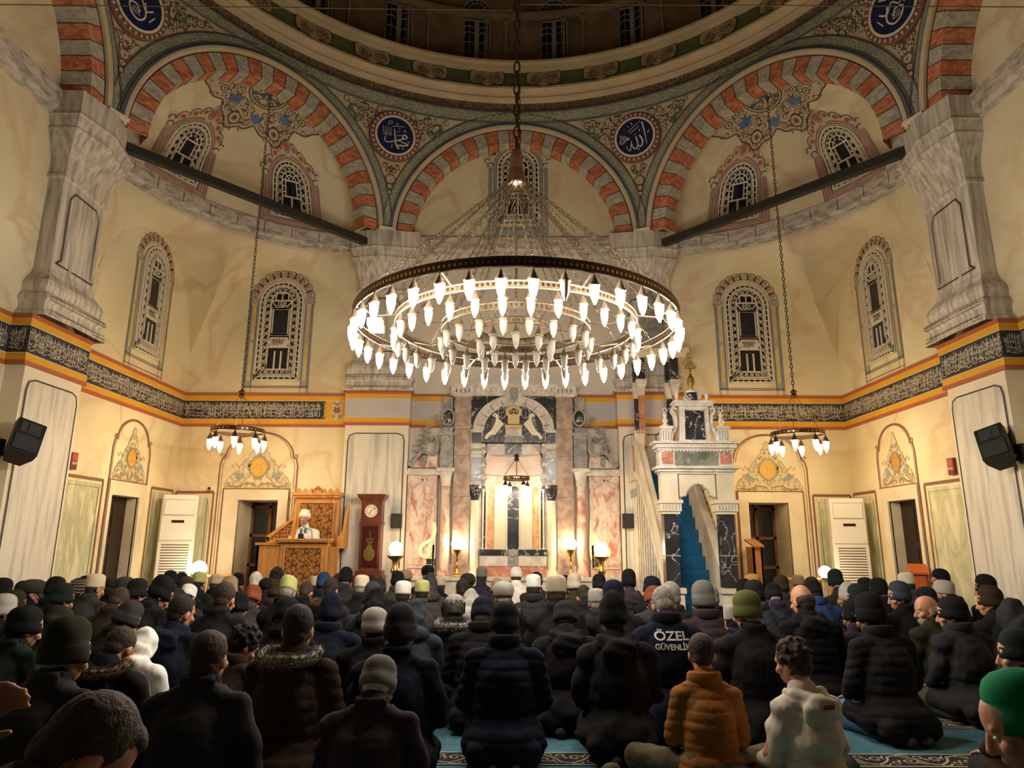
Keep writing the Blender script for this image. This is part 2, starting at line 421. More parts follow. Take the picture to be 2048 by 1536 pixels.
mb = MB()
hl = [(-DB[1], -DB[0], 0, DB[3]), (DB[0], DB[1], 0, DB[3])]
NW = 1.0                                     # mihrab niche half width
quadwall(mb, backmap, -W, -1.97, 0, 4.18, hl)
quadwall(mb, backmap, 1.97, W, 0, 4.18, hl)
quadwall(mb, backmap, -1.97, 1.97, 0, 4.18, [(-.60, .60, .8, 3.45)], 3)
quadwall(mb, backmap, -2.7, 2.7, 4.18, 7.1, [], 3)
quadwall(mb, backmap, -2.7, 2.7, 7.1, 9.9, [], 0)
N = 24
for s in (-1, 1):
    for i in range(N):
        a, b = 2.7 + QR * i / N, 2.7 + QR * (i + 1) / N
        mb.face([backmap(s * a, 4.18), backmap(s * b, 4.18), backmap(s * b, lun(W - b)), backmap(s * a, lun(W - a))])
    x0, x1 = s * DB[0], s * DB[1]; z1 = DB[3]
    for q in (x0, x1): mb.face([backmap(q, 0), backmap(q, 0, -.8), backmap(q, z1, -.8), backmap(q, z1)], 1)
    mb.face([backmap(x0, z1), backmap(x1, z1), backmap(x1, z1, -.8), backmap(x0, z1, -.8)], 1)
    mb.face([backmap(x0, 0, -.8), backmap(x1, 0, -.8), backmap(x1, z1, -.8), backmap(x0, z1, -.8)], 2)
tag(mb.build('wall_far', [PLASTER, STONE, DARK, PLC]), kind='structure')
mb = MB(); mb.face([(-6.35, -3, 0), (6.35, -3, 0), (6.35, -3, 11), (-6.35, -3, 11)])
tag(mb.build('wall_behind', mat('rear_wall_darkened', (.06, .035, .02), rough=.8)), kind='structure')  # unseen rear wall; its colour is darkened to stand for the unlit back

# exedra: pendentive, drum and half dome
def quarter(s, phi):                         # phi 0 = on side wall, 90 = on far wall
    return V((s * (2.7 + QR * cos(phi)), 9.3 + QR * sin(phi), 0))
EXM = {}
for s, nm in ((-1, 'left'), (1, 'right')):
    mb = MB(); N = 48; rows_ = []
    for i in range(N + 1):
        phi = pi / 2 * i / N; c = quarter(s, phi)
        if phi <= pi / 4: wpt = V((s * W, 9.3 + QR * math.tan(phi), 0)); sd = YB - wpt.y
        else: wpt = V((s * (2.7 + QR / math.tan(phi)), YB, 0)); sd = W - abs(wpt.x)
        zb = lun(sd); rw = []
        for k in range(13):
            t = k / 12; q = wpt.lerp(c, 1 - (1 - t) ** 1.6); rw.append((q.x, q.y, zb + (ZC0 + .05 - zb) * t))
        rows_.append(rw)
    mb.grid(rows_)
    # half dome
    A, B = quarter(s, 0), quarter(s, pi / 2); M = (A + B) / 2; d = (B - A).normalized(); n = V((s * .7071, .7071, 0))
    def sem(phi, th, h=0., s=s, M=M, d=d, n=n):
        q = quarter(s, phi) - M; l = q.dot(d); b = q.dot(n); ct = cos(th)
        r = (ct * (.82 + .18 * ct))
        p = M + d * l * r + n * b * ct; p.z = ZS + 2.12 * sin(th)
        if h:
            i = (V((M.x - s * .4, M.y - .4, ZS + .3)) - p).normalized(); p = p + i * h
        return p
    EXM[s] = sem
    mb.grid([[sem(pi / 2 * i / N, pi / 2 * k / 20) for k in range(21)] for i in range(N + 1)])
    mb.grid([[quarter(s, pi / 2 * i / N) + Zv * z for z in (7.0, ZS)] for i in range(N + 1)])
    o = mb.build('wall_%s_exedra' % nm, PLASTER, smooth=True); tag(o, kind='structure')

# octagon faces: soffits, voussoirs, mouldings ; pendentives
def facemap(i):
    a, b = OV[i], OV[(i + 1) % 8]; m = (a + b) / 2; u = (b - a).normalized(); n = (OC - m); n.z = 0; n.normalize()
    nn = V((u.y, -u.x, 0)); nn = nn if nn.dot(n) > 0 else -nn
    return m, u, nn, (b - a).length / 2
RR, RZ = 6.12, 10.12
def ringpt(az): return V((OC.x + RR * sin(az), OC.y + RR * cos(az), RZ))
def pend_point(az, z, h=0.):
    'point of the pendentive zone at azimuth az (0 = far, + right) and height z'
    dr = V((sin(az), cos(az), 0)); best = None
    for i in range(8):
        a, b = OV[i] - OC, OV[(i + 1) % 8] - OC
        den = dr.x * (b.y - a.y) - dr.y * (b.x - a.x)
        if abs(den) < 1e-9: continue
        t = (a.x * (b.y - a.y) - a.y * (b.x - a.x)) / den; k = (a.x * dr.y - a.y * dr.x) / den
        if t > 0 and -1e-6 <= k <= 1 + 1e-6: best = (t, i, k); break
    t, i, k = best; m, u, nn, hf = facemap(i); Ro = hf - .10; al = (k * 2 - 1) * hf
    zb = ZS + sqrt(max(0, Ro * Ro - al * al)); q = (z - zb) / max(.05, RZ - zb)
    q = max(-.2, min(1.15, q)); r = t + (RR - t) * q + .10 * sin(pi * min(1, max(0, q))) * min(1, (RZ - zb) / 2.7)
    return V((OC.x + dr.x * (r - h), OC.y + dr.y * (r - h), z))
def pendmap(a, b, h=0.): return pend_point(a / 6.3, b, h)
NV = 29
arch_objs = []
for i in range(7):
    m, u, nn, hf = facemap(i); Ro = hf - .10; Rm = Ro - .10; Ri = Ro - .42; dep = (.38, .45, .42, .45, .30, .45, .42, .45)[i] if False else (.45 if i in (0, 2, 4, 6) else .42)
    if i == 3: dep = .30
    dep = {0: .34, 1: .43, 2: .34, 3: .30, 4: .34, 5: .43, 6: .34}[i]
    mp = plane(m + Zv * ZS, u, nn)
    mb = MB()
    for k in range(NV):
        a0, a1 = pi * k / NV, pi * (k + 1) / NV; mi = 0 if k % 2 == 0 else 1
        P0, P1 = arc(0, 0, Ri, a0, a1, 4), arc(0, 0, Rm, a0, a1, 4)
        mb.grid([[mp(x, y, 0) for x, y in P0], [mp(x, y, 0) for x, y in P1]], mi)
        mb.grid([[mp(x, y, 0) for x, y in P0], [mp(x, y, -dep) for x, y in P0]], mi)
        mb.rib(mp, [(Ri * cos(a0), Ri * sin(a0)), (Rm * cos(a0), Rm * sin(a0))], .014, .004, 2)
        c, s_ = cos(a0), sin(a0); e = .006
        q = lambda r, dd, off: mp(r * c - off * s_, r * s_ + off * c, dd)
        mb.face([q(Ri - .004, 0, -e), q(Ri - .004, 0, e), q(Ri - .004, -dep, e), q(Ri - .004, -dep, -e)], 2)
    # raised moulding
    prof = [(Rm, 0), (Rm, .05), (Rm + .03, .07), (Rm + .07, .075), (Ro, .05), (Ro + .015, 0)]
    mb.grid([[mp(r * cos(pi * k / 64), r * sin(pi * k / 64), h) for k in range(65)] for r, h in prof], 3)
    mb.rib(mp, arc(0, 0, Rm - .012, 0, pi, 64), .02, .006, 2)
    mb.rib(mp, arc(0, 0, Rm + .075, 0, pi, 64), .018, .08, 4)
    # back annulus closing the soffit
    mb.grid([[mp(r * cos(pi * k / 48), r * sin(pi * k / 48), -dep) for k in range(49)] for r in (Ri, Ri + .65)], 5)
    mb.grid([[mp(r * cos(pi * k / 48), r * sin(pi * k / 48), -.01) for k in range(49)] for r in (Ri + .02, Ro)], 5)
    o = mb.build('trim_%d' % (i + 1), [VRED, VGREY, LINE, ORNG, BLUEL, PLASTER], smooth=False)
    tag(o, kind='structure', label='red and grey striped arch below the dome')
# pendentive surface
mb = MB(); rows_ = []; NA = 400
azs = [2 * pi * k / NA for k in range(NA + 1)]
for az in azs:
    dr = V((sin(az), cos(az), 0))
    for i in range(8):
        a, b = OV[i] - OC, OV[(i + 1) % 8] - OC
        den = dr.x * (b.y - a.y) - dr.y * (b.x - a.x)
        if abs(den) < 1e-9: continue
        t = (a.x * (b.y - a.y) - a.y * (b.x - a.x)) / den; k = (a.x * dr.y - a.y * dr.x) / den
        if t > 0 and -1e-6 <= k <= 1 + 1e-6: break
    hf = facemap(i)[3]; al = (k * 2 - 1) * hf; Ro = hf - .10
    zb = ZS + sqrt(max(0, Ro * Ro - al * al))
    rows_.append([pend_point(az, zb + (RZ - zb) * q / 24) for q in range(25)])
mb.grid(rows_)
pend = mb.build('ceiling_pendentives', ORNG, smooth=True); tag(pend, kind='structure', label='painted pendentives between the arches')

# pendentive ornament (visible ones)
mb = MB(); MI = dict(d=0, m=1, l=2, sg=3, sl=4, ln=5, bl=6, gr=7)
pmats = [ORN, ORNM, ORNL, SCRG, SCRL, LINE, BLUEL, ORNGRN]
for i in (1, 2, 3, 4, 5):
    m, u, nn, hf = facemap(i); Ro = hf - .10
    def am(a, b, h=0., m=m, u=u, hf=hf, Ro=Ro):    # a = arc length along arch, b = radius beyond the moulding
        th = pi - a / Ro; r = Ro + b; p = m + u * (r * cos(th)) - OC; az = atan2(p.x, p.y)
        return pend_point(az, min(ZS + r * sin(th), RZ + .02), h)
    Ltot = pi * Ro
    n = 96
    a_0, a_1 = .10, Ltot - .10
    mb.grid([[am(a_0 + (a_1 - a_0) * k / n, b, .012) for k in range(n + 1)] for b in (.02, .09, .16, .23)], 3)
    for b, ww, mi in ((.035, .014, 6), (.06, .008, 5), (.215, .012, 5), (.235, .008, 5)):
        mb.rib(am, [(a_0 + (a_1 - a_0) * k / n, b) for k in range(n + 1)], ww, .02, mi)
    scroll_band(mb, shift(am, a_0, 0), a_1 - a_0, .06, .21, 4, 5, .15) if False else scroll_band(mb, lambda a, b, h=0., am=am, a_0=a_0: am(a_0 + a, b, h + .012), a_1 - a_0, .065, .21, 4, 5, .16)
# band below the ring
def rm(a, b, h=0.): return pend_point(a / 6.3, b, h + .014)
A0, A1 = -1.75 * 6.3, 1.75 * 6.3; n = 200
mb.grid([[rm(A0 + (A1 - A0) * k / n, b, .004) for k in range(n + 1)] for b in (9.86, 9.94, 10.02, 10.10)], 3)
for b, ww, mi in ((9.86, .016, 6), (9.885, .008, 5), (10.075, .012, 5), (10.095, .014, 5)):
    mb.rib(rm, [(A0 + (A1 - A0) * k / n, b) for k in range(n + 1)], ww, .016, mi)
scroll_band(mb, lambda a, b, h=0.: rm(A0 + a, b, h + .006), A1 - A0, 9.89, 10.07, 4, 5, .17)
MEDC = []
VA = [atan2((v - OC).x, (v - OC).y) for v in OV]
for i in (2, 3, 4, 5):
    az = VA[i]; MEDC.append((az, 9.32))
    hfl = facemap(i - 1)[3]; hfr = facemap(i)[3]
    def inside(x, y, az=az, i=i):
        a = az + x / 6.3; z = 7.36 + y
        if z > 9.78: return False
        for j in (i - 1, i):
            m, u, nn, hf = facemap(j); Ro = hf - .1
            dr = V((sin(a), cos(a), 0)); A_, B_ = OV[j] - OC, OV[(j + 1) % 8] - OC
            den = dr.x * (B_.y - A_.y) - dr.y * (B_.x - A_.x); t = (A_.x * (B_.y - A_.y) - A_.y * (B_.x - A_.x)) / den
            al = (dr * t - (m - OC)).dot(u)
            if al * al + (z - ZS) ** 2 < (Ro + .33) ** 2: return False
        return (x * x + (y - 1.96) ** 2) > .56 ** 2
    fm = lambda a, b, h=0., az=az: pend_point(az + a / 6.3, 7.36 + b, h + .03)
    for sx in (-1, 1):
        g = [(sx * (.84 + (x - .90) * .85), 2.24 + (y - 2.12) * .85) for x, y in [(.68, 2.12), (.80, 2.22), (1.02, 2.26), (1.05, 2.12), (.90, 2.06), (.86, 1.90), (.75, 1.96)]]
        mb.fan(fm, (sx * .80, 2.24), g, .01, 7)
        mb.rib(fm, g, .022, .012, 0, closed=True)
    scrolls(mb, fm, inside, (-2.2, .9, 2.2, 2.5), 420, .042, .088, .032, 30 + i, 0, 2, sym=True, h=.010, pk=.62)
    for y, r in ((1.12, .10), (.98, .06), (.86, .04)):
        mb.rib(fm, arc(0, y, r, 0, 6.28, 12), .02, .012, 0); mb.rib(fm, arc(0, y, r * .5, 0, 6.28, 8), .025, .012, 2)
o = mb.build('painted_scrollwork', pmats, merge=False); o.parent = pend

# roundels with script
names = ['blue roundel with white script, cut by the top edge at the left', 'blue roundel with white script left of the middle arch', 'blue roundel with white script right of the middle arch', 'blue roundel with white script, cut by the top edge at the right']
def strokes_muh(mb, mp):
    S = lambda pts, w, w1=None: mb.rib(mp, cr([((x - 970) / 335, (830 - y) / 335) for x, y in pts], 5), w, .02, 0, w1)
    S([(945, 710), (962, 810), (975, 900), (1000, 1000), (1055, 1065)], .05, .10)
    S([(1170, 850), (1185, 810), (1150, 785), (1110, 800), (1105, 840), (1150, 855), (1090, 875), (1000, 915), (880, 965), (815, 975), (780, 930), (800, 860)], .085, .04)
    S([(1000, 905), (1100, 925), (1220, 955), (1140, 985), (1040, 1000), (1000, 1030)], .05, .09)
    for p in ([(905, 665), (1000, 645), (1130, 630)], [(1000, 830), (1080, 800)], [(975, 590), (990, 615), (1010, 592)], [(1205, 885), (1225, 915), (1240, 885)], [(1150, 680), (1160, 745)], [(1095, 725), (1145, 700)], [(1040, 670), (1040, 700)], [(925, 1000), (920, 1075)], [(1105, 1020), (1120, 1050), (1150, 1045)], [(1005, 740), (1045, 745)]): S(p, .03)
    for k in range(5): S([(740 + 35 * k, 690 + 10 * (k % 2)), (745 + 35 * k, 780), (770 + 33 * k, 830 - 8 * (k % 3)), (735 + 33 * k, 845)], .022)
    S([(830, 660), (835, 590), (880, 575), (900, 600), (860, 630)], .03)
def strokes_all(mb, mp):
    S = lambda pts, w, w1=None: mb.rib(mp, cr([((x - 870) / 335, (880 - y) / 335) for x, y in pts], 5), w, .02, 0, w1)
    S([(1018, 625), (1035, 720), (1060, 880), (1080, 1055)], .10, .03)
    S([(955, 865), (995, 940), (1005, 1010), (975, 1075), (930, 1060), (910, 1010)], .09, .07)
    S([(888, 875), (910, 960), (915, 1050), (880, 1098), (835, 1085), (808, 1020), (800, 940)], .08, .05)
    S([(805, 940), (790, 1040), (770, 1125), (735, 1095), (705, 1015)], .06, .02)
    for p in ([(750, 762), (860, 690), (990, 600)], [(790, 802), (870, 750), (960, 690)], [(805, 600), (825, 610), (840, 655)], [(740, 655), (765, 665)], [(675, 705), (690, 712)], [(1100, 820), (1115, 850), (1140, 800)], [(950, 740), (960, 790), (975, 775)], [(865, 830), (895, 835)], [(905, 1110), (925, 1135), (945, 1105)]): S(p, .032)
    for k in range(5): S([(590 + 32 * k, 790 + 12 * k), (610 + 30 * k, 870 + 8 * k), (600 + 33 * k, 935 - 4 * k)], .03)
    S([(600, 900), (600, 955), (650, 960), (720, 905), (770, 880), (740, 920)], .05)
def strokes_cut(mb, mp, m):
    S = lambda pts, w, w1=None: mb.rib(mp, cr([(x * m, y) for x, y in pts], 5), w, .02, 0, w1)
    S([(-.62, .1), (-.3, -.1), (0, .25), (.3, .0), (.55, .2)], .07, .05); S([(-.2, .2), (-.35, -.35), (-.1, -.65), (.25, -.55), (.42, -.2), (.1, -.1), (-.05, -.35)], .08, .06)
    S([(.45, .75), (.5, .3), (.52, -.1)], .08, .04); S([(-.5, .7), (-.1, .5), (.2, .72)], .06, .03); S([(-.75, -.1), (-.55, -.45)], .05)
    for k in range(5): S([(-.1 + .08 * k, -.2), (-.06 + .08 * k, -.38), (-.12 + .08 * k, -.48)], .025)
for k, (az, z) in enumerate(MEDC):
    c = pend_point(az, z, .0); n_ = ((OC + Zv * 6.8) - c).normalized(); nn = V((-sin(az), -cos(az), -.16)).normalized()
    u_ = V((cos(az), -sin(az), 0)); v_ = nn.cross(u_) ; v_ = v_ if v_.z > 0 else -v_
    c = c + nn * .09
    mp = lambda a, b, h=0., c=c, u_=u_, v_=v_, nn=nn: c + u_ * a + v_ * b + nn * h
    e = empty('calligraphy_roundel', c); 
    Mi = Matrix.Translation(-c)
    loc = lambda a, b, h=0., u_=u_, v_=v_, nn=nn: u_ * a + v_ * b + nn * h
    r0, r1 = .365, .51
    mb = MB(); mb.grid([[loc(r * cos(2 * pi * q / 48), r * sin(2 * pi * q / 48), h) for q in range(48)] for r, h in ((r1, -.05), (r1, .02), (r1 - .03, .035), (r0 + .05, .03), (r0 + .045, .045), (r0, .045), (r0, .01))], 0, True)
    for q in range(30):
        a = 2 * pi * q / 30; rr_ = (r0 + r1) / 2 + .02
        pts = [(rr_ * cos(a) + x * sin(a) + y * cos(a), rr_ * sin(a) - x * cos(a) + y * sin(a)) for x, y in ((-.022, -.012), (0, -.035), (.022, -.012), (.014, .02), (0, .032), (-.014, .02))]
        mb.fan(loc, (rr_ * cos(a), rr_ * sin(a)), pts, .045, 1)
    mb.rib(loc, arc(0, 0, r0 + .022, 0, 2 * pi, 48), .04, .052, 2)
    mb.build('rim', [BROWNL, ORNL, IVORY], e)
    mb = MB(); mb.fan(loc, (0, 0), [(r0 * cos(2 * pi * q / 40), r0 * sin(2 * pi * q / 40)) for q in range(40)], .03); mb.build('disc', BLUE, e)
    mb = MB(); sm_ = lambda a, b, h=0., loc=loc, r0=r0: loc(a * r0, b * r0, .03 + h * .5)
    (strokes_muh if k == 1 else strokes_all if k == 2 else (lambda q, p, m=1 if k == 3 else -1: strokes_cut(q, p, m)))(mb, sm_)
    mb.build('script', IVORY, e, merge=False)
    tag(e, names[k], 'roundel', 'calligraphy roundels between the arches')

# dome ring, drum, dome
mb = MB()
def lring(prof, mi, n=160): mb.lathe([(r, z) for r, z in prof], (0, OC.y, 0), n, mi)
lring([(6.12, 10.10), (6.14, 10.14), (6.12, 10.28)], 1)
lring([(6.12, 10.28), (6.02, 10.30), (6.0, 10.34), (6.03, 10.38), (5.98, 10.44), (5.90, 10.48), (5.90, 10.53), (5.95, 10.56)], 0)
lring([(5.95, 10.56), (6.10, 11.00)], 2)
lring([(6.10, 11.00), (6.0, 11.03), (5.98, 11.09), (5.92, 11.12), (5.92, 11.17)], 0)
lring([(5.92, 11.17), (6.1, 11.22), (6.5, 11.22)], 1)
ring = mb.build('ceiling_dome_cornice', [ORNG, mat('speckled_brown_band', (.10, .065, .035), (.24, .18, .11), sc=22, rough=.8, lo=.4, hi=.6), ORNGRN], smooth=True); tag(ring, kind='structure', label='painted cornice ring around the foot of the dome')
mb = MB(); NC = 32
def gm(a, b, h=0.):
    az = a / 6.0; t = (b - 10.56) / .44; r = 5.95 + .15 * t - h
    return V((r * sin(az), OC.y + r * cos(az), b))
for k in range(NC):
    az = 2 * pi * (k + .5) / NC; az = az - 2 * pi if az > pi else az
    if abs(az) > 1.9: continue
    a0 = az * 6.0
    q = [(.27, .16), (.24, .22), (.14, .24), (.10, .29), (.04, .26), (0, .32)]
    out = [(x, y) for x, y in q]; out += mir(q)[::-1]; out = [(x, y) for x, y in out] + [(-.28, .05), (-.27, -.12), (-.2, -.2), (-.1, -.18), (0, -.27), (.1, -.18), (.2, -.2), (.27, -.12), (.28, .05)]
    out = [(x * 1.0, y * .86) for x, y in out]
    f = lambda a, b, h=0., a0=a0: gm(a0 + a * 1.3, 10.78 + b * 1.15, h + .025)
    mb.fan(f, (0, 0), out, 0, 1); mb.rib(f, out, .018, .004, 0, closed=True)
    for sx in (-1, 1):
        mb.rib(f, spiral(sx * .11, .0, .085, 0, 1.6, sx, 14), .02, .006, 0)
        mb.rib(f, arc(sx * .11, 0, .10, 0, 6.28, 10), .012, .006, 2)
        for j in range(4): mb.rib(f, arc(sx * (.15 + .02 * j), .12 - .07 * j, .05, 0, sx * 2.4, 4), .014, .006, 0)
        mb.rib(f, [(sx * .03, -.1), (sx * .12, -.13), (sx * .2, -.1)], .02, .006, 0); mb.rib(f, [(sx * .02, .1), (sx * .08, .16), (sx * .17, .13)], .02, .006, 2)
    for dy, ww in ((.235, .02), (-.235, .02)): mb.rib(f, [(-.42, dy), (.42, dy)], ww, -.012, 0)
mb.build('cartouches', [ORN, ORNG, ORNM], ring, merge=False)
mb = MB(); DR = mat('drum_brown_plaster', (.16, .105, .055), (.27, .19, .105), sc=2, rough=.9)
DR2 = mat('drum_column', (.26, .18, .10), (.36, .26, .15), sc=6, rough=.8)
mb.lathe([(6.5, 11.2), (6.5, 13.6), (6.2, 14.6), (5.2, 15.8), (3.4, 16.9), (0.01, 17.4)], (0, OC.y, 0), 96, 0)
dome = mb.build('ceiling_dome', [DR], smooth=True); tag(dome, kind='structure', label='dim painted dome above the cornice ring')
mb = MB()
def dm(a, b, h=0.):
    az = a / 6.5; r = 6.5 - h; return V((r * sin(az), OC.y + r * cos(az), b))
for k in range(96):
    az = 2 * pi * (k + .5) / 96; az = az - 2 * pi if az > pi else az
    if abs(az) > 1.4: continue
    a0 = az * 6.5
    if abs((az * 180 / pi + 360 + 2.5) % 15 - 7.5) < 3.2: continue
    mb.bar(dm, [(a0, 11.25), (a0, 12.6)], .05, 0, .06, 0); mb.bar(dm, [(a0 - .06, 12.55), (a0 + .06, 12.55)], .06, 0, .1, 0)
for z, ww, hh in ((11.35, .12, .1), (12.68, .08, .16), (13.55, .12, .14)):
    mb.bar(dm, [(-1.5 * 6.5 + 19.5 * q / 80, z) for q in range(81)], ww, 0, hh, 0)
mb.build('drum_colonnettes', DR2, dome)


# ---------------------------------------------------------------- cornice, piers, bands
def sweep(mb, path, prof, mi=0, normals=None):
    'path of 2D plan points with inward normals'
    mb.grid([[V((p[0] + n_[0] * r, p[1] + n_[1] * r, z)) for r, z in prof] for p, n_ in zip(path, normals)], mi)
path = [(-W, -3), (-W, 9.3)]; nor = [(1, 0), (1, 0)]
for k in range(1, 33):
    p = quarter(-1, pi / 2 * k / 32); path.append((p.x, p.y)); v = (V((-2.7, 9.3, 0)) - p).normalized(); nor.append((v.x, v.y))
path.append((0, YB)); nor.append((0, -1))
path2 = path + [(-a, b) for a, b in path[-2::-1]]; nor2 = nor + [(-a, b) for a, b in nor[-2::-1]]
mb = MB(); sweep(mb, path2, [(0, 7.05), (.05, 7.06), (.06, 7.12), (.12, 7.16), (.14, 7.36), (.14, 7.40), (0, 7.40)], 0, nor2)
# block joints
for p, n_ in zip(path2[2:-2:3], nor2[2:-2:3]):
    q = V((p[0] + n_[0] * .143, p[1] + n_[1] * .143, 0)); t = V((-n_[1], n_[0], 0)) * .005
    mb.face([q - t + Zv * 7.17, q + t + Zv * 7.17, q + t + Zv * 7.38, q - t + Zv * 7.38], 1)
o = mb.build('trim_8', [GREYD, LINE]); tag(o, kind='structure', label='marbled cornice running round walls and niches')


def pier(name, c, t, n, label, ps=1.0):
    'engaged pier: c centre on wall, t along wall, n inwards; profile of (z, half width, protrusion, apex)'
    c, t, n = V(c), V(t), V(n); root = empty(name, c)
    L = lambda a, b, h=0.: t * a + n * h + Zv * b
    prof = [(4.18, .66, .30), (4.24, .66, .30), (4.26, .62, .26), (4.36, .62, .26), (4.42, .66, .30), (4.48, .64, .28), (4.52, .60, .24), (4.62, .62, .26), (4.68, .60, .25), (4.80, .50, .19), (4.90, .47, .17), (6.18, .47, .17), (6.20, .51, .2), (6.24, .51, .2), (6.26, .48, .18), (6.5, .5, .2), (6.78, .60, .27), (6.86, .64, .30), (6.90, .62, .29), (7.03, .66, .32), (7.05, .68, .34), (7.10, .66, .33), (7.38, .68, .34), (7.40, .68, .34)]
    mb = MB(); k0 = 0
    def sec(z, a, h):
        h *= ps
        ap = .12 * max(0., min(1, (z - 6.3) / .6)) + .03
        return [L(-a, z, -.02), L(-a, z, h), L(-.12, z, h + ap), L(a, z, h), L(a, z, -.02)]
    mb.grid([sec(z, a, h) for z, a, h in prof], 0); mb.face([sec(*prof[-1])[q] for q in range(5)], 0)
    mb.build('shaft', [GREYM], root)
    mb = MB()
    fp = lambda a, b, h=0.: L(a, b, h + .182 * ps + .034 * max(0, 1 - abs(a + .12) / (.60 if a > -.12 else .36)))
    pts = [(-.40, 4.98), (-.33, 5.05), (-.33, 5.95), (-.25, 6.06), (.25, 6.06), (.33, 5.95), (.33, 5.05), (.40, 4.98)]
    mb.rib(fp, pts, .022, .006, 0, closed=True)
    for z, ww in ((4.40, .6), (4.22, .6), (6.88, .6)):
        for e in (0, .05): mb.rib(lambda a, b, h=0.: L(a, b, h + .31 * ps), [(-ww, z + e), (ww, z + e)], .008, .0, 0) if z < 5 else None
    mb.build('painted_outline', LINE, root, merge=False)
    tag(root, label, 'pier', kind='structure'); return root
pier('trim_9', (-2.57, YB, 0), (1, 0, 0), (0, -1, 0), 'grey marbled pier left of the hanging wheel')
pier('trim_10', (2.57, YB, 0), (-1, 0, 0), (0, -1, 0), 'grey marbled pier behind the stair pulpit')
pier('trim_11', (-W, 8.92, 0), (0, 1, 0), (1, 0, 0), 'tall grey marbled pier on the left wall', 1.3)
pier('trim_12', (W, 8.92, 0), (0, 1, 0), (-1, 0, 0), 'tall grey marbled pier on the right wall', 1.3)
# lower pier faces
def lowpier(name, mpf, u0, u1, pr, label):
    mb = MB(); q = lambda a, b, h=0.: mpf(a, b, h)
    for z0, z1 in ((0, 4.18),):
        a = [q(u0, z0, 0), q(u0, z0, pr), q(u1, z0, pr), q(u1, z0, 0)]; b = [q(u0, z1, 0), q(u0, z1, pr), q(u1, z1, pr), q(u1, z1, 0)]
        mb.grid([a, b], 0); mb.face(b, 0)
    m = .07; pts = [(u0 + m, 0.02), (u0 + m, 3.22), (u0 + m + .03, 3.33), (u0 + m + .13, 3.37), (u1 - m - .13, 3.37), (u1 - m - .03, 3.33), (u1 - m, 3.22), (u1 - m, .02)]
    mb.prism(q, pts, pr + .002, pr + .012, 1); mb.rib(q, pts, .02, pr + .016, 2)
    o = mb.build(name, [PLASTERW, GREYMP, LINE]); tag(o, kind='structure', label=label)
lowpier('trim_13', backmap, -3.16, -1.97, .25, 'pale pier face with grey marbled panel behind the tall clock')
lowpier('trim_14', lambda a, b, h=0.: backmap(-a, b, h), -3.16, -1.97, .25, 'pale pier face beside the stair pulpit')
lowpier('trim_15', sidemap(-1), 8.27, 9.42, .25, 'marbled panel low on the left wall')
lowpier('trim_16', sidemap(1), 8.27, 9.42, .25, 'marbled panel low on the right wall')

